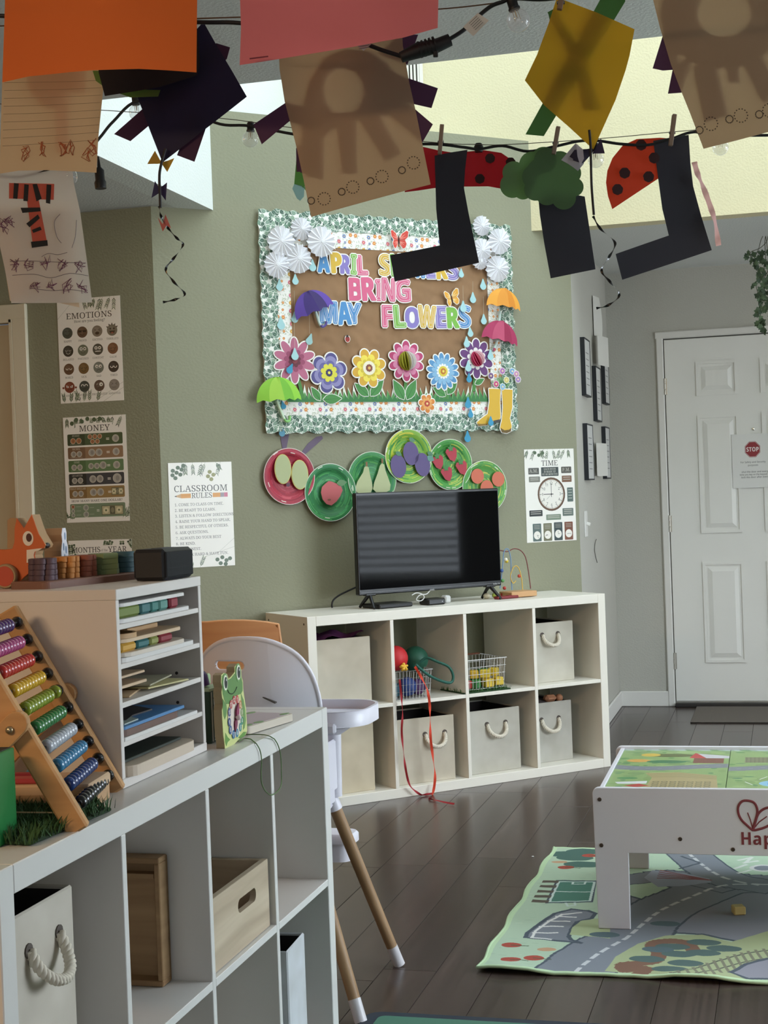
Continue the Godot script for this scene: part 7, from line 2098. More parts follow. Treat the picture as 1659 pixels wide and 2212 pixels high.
	# bottom level
	var tr: Node3D = brd.call("wooden_puzzle_tray", "pale wooden tray carrying a dark green board on the bottom sorter level", 0.013, 0.30, 0.0165, 0.018, 0.012, -0.26, M("c8b8a4", 0.6), 0.03)
	brd.call("green_board", "dark green board lying on the wooden tray of the bottom sorter level", 0.014, 0.285, 0.036, 0.004, -0.015, -0.25, M("28332c", 0.5), 0.004)
	top_toys()
	abacus()
	frog_corner()

func top_toys() -> void:
	var y0 := 0.7655 + 0.327
	# loudspeaker
	var sp := thing("loudspeaker", "black rounded loudspeaker box on top of the letter sorter", "speaker", Transform3D(Basis(Vector3.UP, -0.06), Vector3(-1.066, y0, -2.475)))
	part(sp, "cabinet", bx(Vector3(-0.034, 0.029, -0.058), Vector3(0.064, 0.056, 0.116), 0.006), M("191b20", 0.55))
	part(sp, "grille", bx(Vector3(-0.002, 0.029, -0.058), Vector3(0.004, 0.046, 0.108), 0.0018), M("121519", 0.8, {"bump": noise_tex(0.45, Color(0, 0, 0), Color(1, 1, 1), 4, 256, 256, 1), "bs": 0.1, "tri": Vector3(20, 20, 20)}))
	part(sp, "key_strip", bx(Vector3(-0.034, 0.0575, -0.058), Vector3(0.02, 0.001, 0.05)), M("33363c", 0.5))
	# brown base board with stacked wooden shapes
	var dir := Vector3(0.2, 0, -0.98)
	var T := Transform3D(Basis(dir, Vector3.UP, dir.cross(Vector3.UP)), Vector3(-1.252, y0, -2.315))
	var bo := thing("stacker_base", "brown wooden base board of the shape stacker on top of the letter sorter", "stacking toy", T)
	part(bo, "board", B.new().prism(round_rect(Vector2(0, -0.042), Vector2(0.45, 0.042), 0.012), 0, 0.013, Transform3D(Basis(Vector3(1, 0, 0), Vector3(0, 0, -1), Vector3(0, 1, 0)), Vector3.ZERO), 0.002).done(), M("7a5648", 0.6))
	var kinds := [["dark purple brown", "57424a", 0.03, 6, 0.0], ["orange", "c07f3c", 0.092, 8, 0.0], ["reddish brown", "8a4a34", 0.14, 5, 0.0], ["sage green hexagonal", "78895c", 0.2, -6, 0.5], ["dark teal round", "33545c", 0.262, 0, 0.0]]
	for k in kinds:
		for lay in 4:
			var sh: Array
			if k[3] > 0: sh = petals(Vector2.ZERO, k[3], 0.019, 0.025, 0.3)
			elif k[3] < 0: sh = circle(Vector2.ZERO, 0.031, 6)
			else: sh = circle(Vector2.ZERO, 0.022, 24)
			var hgt := 0.0095
			solo("stacking_slice", "%s wooden stacking slice, %s of its pile on the brown base board" % [k[0], ["lowest", "second", "third", "topmost"][lay]], "stacking toy", B.new().prism(sh, 0, hgt - 0.0002, Transform3D(Basis(Vector3(1, 0, 0), Vector3(0, 0, -1), Vector3(0, 1, 0)), Vector3.ZERO), 0.0012, k[3] == 0).done(), M(k[1], 0.65), T * Transform3D(Basis(Vector3.UP, k[4] + 0.06 * lay), Vector3(k[2] + 0.012, 0.0132 + hgt * lay, 0)), "wooden stacking slices on the base board")
	# fox on wheels: painted board cut to shape, thick plywood edge
	var Zf := -2.36
	var fx := thing("toy_fox", "orange wooden fox pull toy on red wheels at the left end of the sorter top", "toy animal", Transform3D(Basis(Vector3.UP, 0.0), Vector3(0, 0, Zf)))
	var body: Array = [W2(-1.3688,1.1046),W2(-1.3641,1.154),W2(-1.3414,1.159),W2(-1.3263,1.1609),W2(-1.3164,1.1599),W2(-1.3027,1.1618),W2(-1.2985,1.1724),W2(-1.297,1.1969),W2(-1.2922,1.2147),W2(-1.2789,1.1964),W2(-1.2631,1.22),W2(-1.2566,1.2002),W2(-1.2511,1.1855),W2(-1.242,1.1708),W2(-1.2393,1.1659),W2(-1.2424,1.1606),W2(-1.2524,1.1573),W2(-1.2586,1.1557),W2(-1.2606,1.1491),W2(-1.2586,1.1379),W2(-1.259,1.129),W2(-1.2687,1.1203),W2(-1.2814,1.1117),W2(-1.2917,1.103)]
	part(fx, "painted_face", B.new().prism(body, -0.002, 0.0, Transform3D(), 0.0008).done(), M("c9622e", 0.5))
	part(fx, "plywood_core", B.new().prism(grown(body, -0.0002), -0.03, -0.002).done(), M("b08c62", 0.65))
	var ear: Array = [W2(-1.33,1.1612),W2(-1.3278,1.2108),W2(-1.3226,1.2147),W2(-1.3102,1.2143),W2(-1.3075,1.2079),W2(-1.3108,1.172),W2(-1.315,1.1613)]
	part(fx, "rear_ear", B.new().prism(ear, -0.055, -0.032).done(), M("a98660", 0.65))
	part(fx, "white_chin", B.new().prism([W2(-1.2749,1.1584),W2(-1.2522,1.1604),W2(-1.2449,1.1607),W2(-1.2524,1.1567),W2(-1.2598,1.1553),W2(-1.2621,1.1491),W2(-1.2601,1.1384),W2(-1.2759,1.1361)], 0.0, 0.0006).done(), M("e4dcd0", 0.5))
	var ec := W2(-1.2714,1.1783)
	part(fx, "eye_white", B.new().prism(circle(ec, 0.0103, 22, 0.0128), 0.0, 0.0006).done(), M("e6ded2", 0.5))
	part(fx, "pupil", B.new().prism(circle(ec + Vector2(0.002, 0.0015), 0.0054, 18, 0.0074), 0.0006, 0.0011).done(), M("4a2420", 0.5))
	var nq := W2(-1.2422,1.1651)
	part(fx, "nose", B.new().ball(Vector3(nq.x, nq.y, -0.012), 0.0042, 12, Vector3(1, 1.2, 2.4)).done(), M("1c1614", 0.4))
	for q in [W2(-1.3111,1.1128), W2(-1.3609,1.1135)]:
		var wl := part(fx, "wheel", B.new().lathe([Vector2(0.0, -0.006), Vector2(0.02, -0.006), Vector2(0.0215, -0.004), Vector2(0.0215, 0.004), Vector2(0.02, 0.006), Vector2(0, 0.006)], 24, Transform3D(Basis(Vector3.RIGHT, PI / 2), Vector3(q.x, y0 + 0.0218, 0.009))).done(), M("a58a68", 0.6))
		part(wl, "red_disc", B.new().lathe([Vector2(0, 0), Vector2(0.0175, 0), Vector2(0.0175, 0.0007), Vector2(0, 0.0008)], 22, Transform3D(Basis(Vector3.RIGHT, PI / 2), Vector3(q.x, y0 + 0.0218, 0.015))).done(), M("b84a34", 0.5))
	# wooden cut-out with painted front seen edge on
	var up := thing("wooden_cutout", "wooden cut-out figure seen edge on with white and pink painted front, behind the stacking slices", "toy", Transform3D(Basis(Vector3.UP, 1.86), Vector3(W3(-1.2748,1.1264,-2.5).x, y0, -2.5)))
	var prof := []
	for q in [[-0.03, 0.0], [0.03, 0.0], [0.032, 0.02], [0.026, 0.035], [0.033, 0.05], [0.03, 0.068], [0.02, 0.076], [0.022, 0.092], [0.014, 0.1], [-0.014, 0.1], [-0.024, 0.088], [-0.02, 0.076], [-0.032, 0.06], [-0.034, 0.045], [-0.026, 0.032], [-0.03, 0.015]]: prof.append(Vector2(q[0], q[1]))
	part(up, "plywood_core", B.new().prism(prof, -0.03, 0.0).done(), M("a88868", 0.65))
	part(up, "white_face", B.new().prism(prof, 0.0, 0.0012, Transform3D(), 0.0006).done(), M("e2e2ea", 0.5))
	part(up, "pink_foot", B.new().prism(rect(Vector2(-0.026, 0.002), Vector2(0.026, 0.03)), 0.0012, 0.0018).done(), M("a8486c", 0.5))
	for q in [[0.01, 0.06], [-0.012, 0.066], [0.004, 0.085], [-0.006, 0.046]]: part(up, "blue_spot", B.new().prism(circle(Vector2(q[0], q[1]), 0.005, 12, 0.007), 0.0012, 0.0018).done(), M("6a86a8", 0.5))

func abacus() -> void:
	var F0 := Vector3(-1.0724, 0.7655, -2.2405)
	var N0 := Vector3(-1.002, 0.7655, -1.966)
	var d := (N0 - F0).normalized()
	var h := Vector3(-d.z, 0, d.x)
	if h.x > 0: h = -h
	var th := 0.50
	var r := (h * sin(th) + Vector3.UP * cos(th)).normalized()
	var n := d.cross(r).normalized()
	if n.x < 0: n = -n
	var wood := M("ffffff", 0.4, {"tex": grain_tex(Color("b98a58"), Color("cfa06c"), 51, 256, 128), "tri": Vector3(4, 4, 4)})
	var o := thing("abacus", "large wooden abacus with ten rows of coloured beads on the near shelf", "abacus", Transform3D(Basis.IDENTITY, Vector3.ZERO))
	var L := 0.345
	var rail_w := 0.033
	for e in [F0, N0]:
		var sgn := 1.0 if e == N0 else -1.0
		var c: Vector3 = e + r * (L / 2 - 0.004) + n * 0.004
		part(o, "side_rail", B.new().box(c, Vector3(rail_w, L, 0.02), 0.003, Basis(n, r, n.cross(r))).done(), wood)
	var cols := ["4a2a66", "b04a80", "c0302a", "d8a824", "8a9a2a", "2f7a3e", "b8bcc4", "3a82ac", "243a72", "17181c"]
	var first := [0.245, 0.24, 0.255, 0.24, 0.25, 0.24, 0.235, 0.24, 0.24, 0.23]
	var len := (N0 - F0).length()
	var bead := B.new().lathe([Vector2(0.0025, -0.0088), Vector2(0.0055, -0.0086), Vector2(0.0088, -0.0066), Vector2(0.0108, -0.003), Vector2(0.0112, 0.0), Vector2(0.0108, 0.003), Vector2(0.0088, 0.0066), Vector2(0.0055, 0.0086), Vector2(0.0025, 0.0088)], 18).done()
	var along := Basis(d.cross(n), d, n)
	if along.determinant() < 0: along = Basis(-d.cross(n), d, n)
	var steel := M("b4b4b8", 0.25, {"metal": 0.9})
	var cap := B.new().lathe([Vector2(0.0, -0.002), Vector2(0.0088, -0.002), Vector2(0.0098, 0.003), Vector2(0.0075, 0.0075), Vector2(0.0, 0.009)], 18).done()
	for k in 10:
		var u := 0.027 + 0.032 * (9 - k)
		var a := F0 + r * u + n * 0.014
		var b := N0 + r * u + n * 0.014
		part(o, "rod", B.new().tube([a - n * 0.004, b - n * 0.004], 0.0018, 8).done(), steel)
		part(o, "end_cap", cap, M("101012", 0.2), Transform3D(along, a + d * 0.0115 - n * 0.004))
		part(o, "end_cap", cap, M("101012", 0.2), Transform3D(along * Basis(Vector3.RIGHT, PI), b - d * 0.0115 - n * 0.004))
		for j in 10:
			var t: float = first[k] * len + 0.0182 * j
			if k == 4: t = 0.034 if j == 0 else t - 0.009
			part(o, "bead", bead, M(cols[k], 0.22, {"coat": 0.4}), Transform3D(along, a + d * t - n * 0.004))
	# support arms
	var pu := 0.172
	var back := (h * 0.72 - Vector3.UP * 0.69).normalized()
	for e in [[F0, 0.016], [N0, 0.018]]:
		var pv: Vector3 = e[0] + r * pu + d * (e[1] if e[0] == N0 else -e[1])
		var q := Basis(back, d.cross(back).normalized(), d)
		var al := (pv.y - 0.7655 - 0.004) / 0.69 
		var shp := []
		for p2 in circle_arc(Vector2(-0.012, 0), 0.0175, PI / 2, PI * 1.5, 8): shp.append(p2)
		shp.append(Vector2(al - 0.012, -0.0175))
		shp.append(Vector2(al - 0.02, 0.0175))
		var yv := d.cross(back)
		part(o, "support_arm", B.new().prism(shp, -0.008, 0.008, Transform3D(Basis(back, yv, d), pv), 0.0015).done(), wood)
		part(o, "bolt", B.new().ball(pv + d * (0.009 if e[0] == N0 else -0.009), 0.0062, 12, Vector3.ONE).done(), M("b8a888", 0.3, {"metal": 0.8}))
	var cordp := N0 + r * 0.016 + n * 0.021
	part(o, "cord", B.new().tube([cordp, cordp + h * 0.1 + Vector3(0, 0.002, -0.01), cordp + h * 0.24 + Vector3(0, 0.006, -0.01)], 0.0011, 6).done(), M("c9b088", 0.8))
	# green carton
	var g := Transform3D(Basis(Vector3.UP, 0.10), Vector3(-1.0585, 0.7655, -1.852))
	var gb := thing("green_carton", "bright green printed carton cut off by the left edge, beside the abacus", "carton", g)
	part(gb, "carton_body", bx(Vector3(-0.12, 0.064, -0.03), Vector3(0.24, 0.128, 0.06), 0.0015), M("1f7a3c", 0.35))
	part(gb, "open_flap", bx(Vector3(-0.12, 0.1285, -0.03), Vector3(0.232, 0.001, 0.052)), M("20261f", 0.7))
	part(gb, "round_mark", B.new().prism(circle(Vector2(-0.0095, 0.0215), 0.0062, 20, 0.009), 0.0, 0.0005).done(), M("e4e8e0", 0.4))
	var tm := TextMesh.new()
	tm.text = "fan"
	tm.font_size = 22
	tm.pixel_size = 0.001
	tm.depth = 0.0005
	part(gb, "printed_word", tm, M("b8d8bc", 0.5), Transform3D(Basis.IDENTITY, Vector3(-0.022, 0.056, 0.0002)))
	# artificial grass and puzzle under the abacus
	var gm := thing("grass_mat", "dark green artificial grass mat under the front of the abacus", "grass mat", Transform3D(Basis(Vector3.UP, -0.06), Vector3(-1.112, 0.7655, -1.985)))
	part(gm, "backing", bx(Vector3(0, 0.003, 0), Vector3(0.2, 0.006, 0.23), 0.002), M("1c3318", 0.9))
	part(gm, "grass_blades", grass(0.21, 0.25, 0.026, 1900, 6), M("33552a", 0.8, {"two": true})).set_meta("kind", "stuff")
	var pz := thing("shape_puzzle", "wooden puzzle with red and blue pieces lying under the abacus", "puzzle", Transform3D(Basis(Vector3.UP, 0.15), Vector3(-1.16, 0.7985, -2.12)))
	part(pz, "board", bx(Vector3.ZERO, Vector3(0.235, 0.018, 0.11), 0.003), M("c9a988", 0.6))
	part(pz, "rim", B.new().box(Vector3(0, -0.012, 0.05), Vector3(0.22, 0.012, 0.012)).box(Vector3(0, -0.012, -0.05), Vector3(0.22, 0.012, 0.012)).box(Vector3(0.11, -0.02, 0), Vector3(0.012, 0.024, 0.1)).box(Vector3(-0.11, -0.02, 0), Vector3(0.012, 0.024, 0.1)).done(), M("b8946c", 0.6))
	var pc := [["a83a3e", 0.02, 0.03, 0.07, 0.03], ["b04a48", -0.05, 0.028, 0.05, 0.035], ["8a2430", -0.02, -0.01, 0.06, 0.02], ["3a7a94", 0.0, -0.042, 0.032, 0.02], ["a83a3e", -0.08, -0.015, 0.03, 0.03]]
	for e in pc: part(pz, "piece", bx(Vector3(e[1], 0.012, e[2]), Vector3(e[3], 0.01, e[4]), 0.004), M(e[0], 0.5))

func frog_corner() -> void:
	var Xf := -1.035
	var F := Transform3D(Basis(Vector3(0, 0, -1), Vector3.UP, Vector3(1, 0, 0)), Vector3(Xf, 0, 0))
	var fr := thing("frog_clock", "green wooden frog teaching clock standing on the near shelf beside the sorter", "toy clock", F)
	var body: Array = [W2(2.6482,.7652),W2(2.648,.7735),W2(2.6429,.7918),W2(2.6407,.8213),W2(2.6409,.8387),W2(2.649,.8492),W2(2.6435,.8636),W2(2.6424,.8735),W2(2.647,.8807),W2(2.6411,.8911),W2(2.6441,.9043),W2(2.6578,.9069),W2(2.6737,.9026),W2(2.6808,.8929),W2(2.692,.8944),W2(2.7151,.9015),W2(2.7161,.9113),W2(2.7307,.916),W2(2.7446,.9119),W2(2.7508,.9011),W2(2.7516,.8869),W2(2.7581,.8781),W2(2.7581,.8619),W2(2.7652,.8367),W2(2.7692,.8199),W2(2.771,.7993),W2(2.7705,.7791),W2(2.761,.7726),W2(2.7321,.7713),W2(2.6919,.7641),W2(2.6641,.7625)]
	part(fr, "painted_front", B.new().prism(body, -0.001, 0.0).done(), M("c8cf88", 0.5))
	part(fr, "plywood_core", B.new().prism(grown(body, -0.0002), -0.017, -0.001).done(), M("b09a74", 0.65))
	var pt := func(nm: String, l: Array, hx: String, z: float) -> void: part(fr, nm, B.new().prism(l, z, z + 0.0005).done(), M(hx, 0.5))
	var head: Array = [W2(2.6468,.8797),W2(2.6453,.8906),W2(2.6476,.902),W2(2.6593,.9052),W2(2.6713,.9014),W2(2.6779,.8907),W2(2.6945,.8921),W2(2.7176,.8992),W2(2.7199,.9099),W2(2.7306,.9146),W2(2.7427,.9106),W2(2.7472,.8996),W2(2.7476,.8874),W2(2.7539,.8766),W2(2.7533,.8605),W2(2.7442,.8557),W2(2.7242,.8555),W2(2.7013,.8517),W2(2.6784,.845),W2(2.6634,.8472),W2(2.6527,.8585),W2(2.6473,.8689)]
	pt.call("green_head", head, "5f8a48", 0.0)
	pt.call("left_arm_print", [W2(2.6463,.8593),W2(2.6633,.8462),W2(2.6654,.8351),W2(2.6611,.826),W2(2.6528,.8194),W2(2.6468,.8282),W2(2.6447,.844)], "5f8a48", 0.0)
	pt.call("right_arm_print", [W2(2.7442,.8557),W2(2.757,.8419),W2(2.7634,.8207),W2(2.7652,.8002),W2(2.7569,.7874),W2(2.7479,.7848),W2(2.7527,.8021),W2(2.752,.8224),W2(2.7453,.8395)], "6c9450", 0.0)
	for l in [[W2(2.6539,.7939),W2(2.6638,.7845),W2(2.6767,.7775),W2(2.6627,.7749),W2(2.655,.7684),W2(2.6496,.779)], [W2(2.721,.7741),W2(2.7503,.7804),W2(2.7646,.7781),W2(2.7551,.7715),W2(2.732,.7703)]]: pt.call("leaf_print", l, "5f8f3c", 0.0)
	for e in [[W2(2.6612,.8876), 0.0135, 0.017], [W2(2.7322,.8984), 0.0135, 0.017]]:
		pt.call("eye_ring", circle(e[0], e[1], 20, e[2] + 0.001), "6f9a58", 0.0005)
		pt.call("eye_white", circle(e[0], e[1] * 0.8, 20, e[2] * 0.85), "e6e6d4", 0.001)
		pt.call("pupil", circle(e[0] + Vector2(0.001, 0), e[1] * 0.55, 18, e[2] * 0.64), "1e2820", 0.0015)
		pt.call("eye_glint", circle(e[0] + Vector2(0.002, 0.005), 0.0016, 8, 0.0024), "f0f0ea", 0.002)
	var sm := []
	for q in curve3([W2(2.6715,.8725),W2(2.6806,.8654),W2(2.6969,.8622),W2(2.7111,.8652),W2(2.7214,.8718)], 4): sm.append(Vector3(q.x, q.y, 0.0008))
	part(fr, "smile_print", B.new().tube(sm, 0.0011, 5).done(), M("2f4a28", 0.6))
	var cc := W2(2.7058,.8153)
	var rx := 0.066
	var ry := 0.060
	var face: Array = [W2(2.6675,.8192),W2(2.6707,.8344),W2(2.6843,.8481),W2(2.7073,.8558),W2(2.724,.8535),W2(2.7396,.8403),W2(2.7463,.8232),W2(2.7446,.8074),W2(2.7387,.7902),W2(2.7245,.7805),W2(2.7045,.7778),W2(2.6882,.7815),W2(2.6731,.7947)]
	pt.call("dial", face, "dccfc0", 0.0006)
	var nb: Array = [W2(2.7189,.8482),W2(2.7351,.8359),W2(2.742,.8199),W2(2.7414,.8039),W2(2.7304,.7926),W2(2.712,.7845),W2(2.693,.7846),W2(2.6776,.796),W2(2.6732,.8114),W2(2.6757,.8297),W2(2.6854,.843),W2(2.7021,.8492)]
	var nh := ["b84a44", "c08a5a", "8a9a6a", "4a8a6a", "4a8a8a", "3a7a94", "3a6a94", "3a5a8a", "3a4a7a", "5a5a8a", "b85a54", "b03a3a"]
	for k in 12:
		pt.call("number_spot", circle(nb[k], 0.0075, 12, 0.0085), nh[k], 0.0011)
		var tm := TextMesh.new()
		tm.text = str(k + 1)
		tm.font_size = 10
		tm.pixel_size = 0.001
		tm.depth = 0.0004
		part(fr, "number", tm, M("f0e8dc", 0.5), Transform3D(Basis.IDENTITY, Vector3(nb[k].x, nb[k].y, 0.0017)))
	part(fr, "clock_hand", B.new().prism(leaf_shape(W2(2.7055,.8134), 1.25, 0.03, 0.014), 0.003, 0.006).done(), M("8a2a52", 0.5))
	part(fr, "clock_hand", B.new().prism(leaf_shape(W2(2.7074,.8151), -1.9, 0.028, 0.014), 0.001, 0.004).done(), M("7a2448", 0.5))
	part(fr, "hand_pin", B.new().ball(Vector3(cc.x, cc.y, 0.008), 0.0055, 12).done(), M("e2c8c8", 0.4))
	# picture block and purple cup behind the frog
	var bb := thing("picture_box", "tall box printed with white birch trunks standing behind the frog clock", "box", Transform3D(Basis(Vector3(0, 0, -1), Vector3.UP, Vector3(1, 0, 0)), Vector3(-1.082, 0.7655, -2.70)))
	part(bb, "box_body", bx(Vector3(0.03, 0.05, -0.02), Vector3(0.06, 0.1, 0.04), 0.001), M("26402f", 0.5))
	var tb := B.new()
	for e in [[0.006, 0.004], [0.018, 0.009], [0.036, 0.007], [0.05, 0.006]]: tb.prism([Vector2(e[0], 0.004), Vector2(e[0] + e[1], 0.002), Vector2(e[0] + e[1] * 0.8, 0.098), Vector2(e[0], 0.098)], 0.0, 0.0006)
	part(bb, "trunk_print", tb.done(), M("d8d4c8", 0.5))
	var tk := B.new()
	for k in 12: tk.box(Vector3(0.018 + (0.02 if k % 2 else 0.0) + 0.004 * sin(k * 3.0), 0.008 + 0.0078 * k, 0.0008), Vector3(0.006, 0.0016, 0.0004), 0.0, Basis(Vector3(0, 0, 1), sin(k * 5.0)))
	part(bb, "bark_marks", tk.done(), M("33302c", 0.6))
	part(bb, "box_lid", bx(Vector3(0.03, 0.103, -0.02), Vector3(0.062, 0.008, 0.042), 0.002), M("a8b894", 0.5))
	solo("purple_cup", "small purple toy cup lying on the birch box between sorter and frog", "toy cup", B.new().lathe([Vector2(0.0, 0.0), Vector2(0.014, 0.0), Vector2(0.0155, 0.02), Vector2(0.012, 0.028), Vector2(0, 0.03)], 18).done(), M("4a2a6a", 0.35), Transform3D(Basis(Vector3(0, 0, 1), 0.3), Vector3(-1.10, 0.8735, -2.712)))
	solo("toy_block", "pale green toy block next to the purple cup behind the frog clock", "toy block", bx(Vector3(0, 0.011, 0), Vector3(0.03, 0.022, 0.02), 0.003), M("9cb88a", 0.5), Transform3D(Basis.IDENTITY, Vector3(-1.115, 0.8730, -2.745)))
	# flat board book
	var A := W3(-1.0558,.7655,-2.8227)
	var bk := thing("board_book", "thick flat board with green corners lying on the near shelf right of the frog clock", "board", Transform3D(Basis(Vector3(0.19, 0, -0.98).normalized(), Vector3.UP, Vector3(0.98, 0, 0.19).normalized()), Vector3(-1.045, 0.7655, -2.80)))
	part(bk, "board", B.new().prism(round_rect(Vector2(0.0, 0.0), Vector2(0.19, 0.11), 0.012), 0.001, 0.016, Transform3D(Basis(Vector3(1, 0, 0), Vector3(0, 0, -1), Vector3(0, 1, 0)), Vector3.ZERO), 0.001).done(), M("c9bfae", 0.6))
	part(bk, "printed_cover", B.new().prism(round_rect(Vector2(0.006, 0.006), Vector2(0.184, 0.104), 0.01), 0.016, 0.0166, Transform3D(Basis(Vector3(1, 0, 0), Vector3(0, 0, -1), Vector3(0, 1, 0)), Vector3.ZERO)).done(), M("b8a8ae", 0.5))
	for q in [[0.172, 0.014], [0.172, 0.096], [0.02, 0.012], [0.06, 0.01]]: part(bk, "green_corner_print", B.new().prism(circle(Vector2(q[0], q[1]), 0.016, 14, 0.008), 0.0166, 0.0171, Transform3D(Basis(Vector3(1, 0, 0), Vector3(0, 0, -1), Vector3(0, 1, 0)), Vector3.ZERO)).done(), M("7a9a62", 0.5))
	# green string draped over the front edge
	var st := []
	for q in curve3([W3(-1.0324,.768,-2.7134),W3(-1.0317,.768,-2.7459),W3(-1.0169,.768,-2.7403)], 4): st.append(q)
	for e in curve3([W2(.9822,.7643),W2(1.0013,.7481),W2(1.0079,.727),W2(1.0025,.706),W2(1.0031,.6859),W2(1.0221,.6662),W2(1.0574,.6506),W2(1.0955,.6506),W2(1.1192,.6593),W2(1.1236,.6854),W2(1.1228,.7167),W2(1.1093,.7398),W2(1.0887,.7556)], 5):
		st.append(NEAR * Vector3(e.x, e.y, 0.004))
	for q in curve3([W3(-.9878,.768,-2.7718),W3(-1.0048,.768,-2.7899),W3(-1.0241,.768,-2.7956),W3(-1.0498,.768,-2.7948)], 4): st.append(q)
	solo("green_string", "thin green string loop hanging from the frog clock over the near shelf's front edge", "string", B.new().tube(st, 0.0011, 6).done(), M("5f7a4a", 0.7))

# ---------------------------------------------------------------- crafts and lights hung across the room
func wavy(a: float, k: float, ph := 0.0) -> Callable: return func(x, y): return a * sin(x * k + ph) + a * 0.6 * sin(y * k * 0.7 + ph * 1.7)

func hung(called: String, label: String, cat: String, d: float, group := "") -> Node3D: return thing(called, label, cat, line_frame(d), group)

func leafpart(o: Node3D, called: String, poly: Array, m: Material, f: Callable, n := 8) -> MeshInstance3D:
	return part(o, called, B.new().sheet(poly, n, f).done(), m)

func paperm(hex: String, back: String, rough := 0.8) -> StandardMaterial3D: return M(hex, rough, {"two": true, "back": back})

func bulb(label: String, at: Vector3, r: float, tilt: float) -> void:
	var o := thing("light_bulb", label, "light bulb", Transform3D(Basis(Vector3(0, 0, 1), tilt), at), "clear globe bulbs of the string lights")
	var pf := []
	for i in 13:
		var a := -PI / 2 + (PI * 0.86) * i / 12
		pf.append(Vector2(cos(a) * r, sin(a) * r))
	pf.append(Vector2(r * 0.38, r * 1.15))
	var g := M("ffffff", 0.03, {})
	var gm: StandardMaterial3D = mats.get("bulb_glass")
	if gm == null:
		gm = StandardMaterial3D.new()
		gm.resource_name = "clear_glass"
		gm.transparency = BaseMaterial3D.TRANSPARENCY_ALPHA
		gm.albedo_color = Color(0.95, 0.97, 1.0, 0.16)
		gm.roughness = 0.03
		mats["bulb_glass"] = gm
	part(o, "glass_globe", B.new().lathe(pf, 22).done(), gm)
	part(o, "filament", B.new().tube([Vector3(-r * 0.2, r * 0.9, 0), Vector3(-r * 0.25, 0, 0), Vector3(0, r * 0.25, 0), Vector3(r * 0.25, 0, 0), Vector3(r * 0.2, r * 0.9, 0)], r * 0.03, 5).tube([Vector3(0, r * 0.9, 0), Vector3(0, r * 0.3, 0)], r * 0.07, 6).done(), M("b8a888", 0.4, {"metal": 0.5}))
	part(o, "socket", B.new().lathe([Vector2(0.0, r * 0.95), Vector2(r * 0.5, r * 0.95), Vector2(r * 0.52, r * 1.1), Vector2(r * 0.44, r * 1.2), Vector2(r * 0.44, r * 2.0), Vector2(r * 0.3, r * 2.15), Vector2(0, r * 2.15)], 16).done(), M("111112", 0.5))

func clothespin(label: String, a: Vector2, b: Vector2, d: float) -> void:
	# a: upper end, b: gripping end
	var o := hung("clothespin", label, "clothespin", d, "wooden clothespins")
	var dir := (a - b)
	var ln := dir.length()
	var q := Basis(Vector3(0, 0, 1), dir.angle() - PI / 2)
	var m := M("8a7664", 0.7)
	for s in [-1.0, 1.0]:
		part(o, "jaw", B.new().box(Vector3((a.x + b.x) / 2, (a.y + b.y) / 2, s * 0.0035 + 0.003), Vector3(0.0095, ln, 0.0052), 0.001, q * Basis(Vector3.RIGHT, s * 0.045)).done(), m)
	var c := b.lerp(a, 0.42)
	part(o, "spring", B.new().tube([Vector3(c.x - 0.007, c.y, 0.003), Vector3(c.x + 0.007, c.y, 0.003)], 0.0032, 8).done(), M("7a7a7c", 0.3, {"metal": 0.9}))

func wire_line(called: String, label: String, cat: String, pts: Array, d: float, r: float, m: Material, group := "") -> void:
	var l := []
	for q in curve3(pts, 6): l.append(Vector3(q.x, q.y, 0.0))
	solo(called, label, cat, B.new().tube(l, r, 6).done(), m, line_frame(d), group)

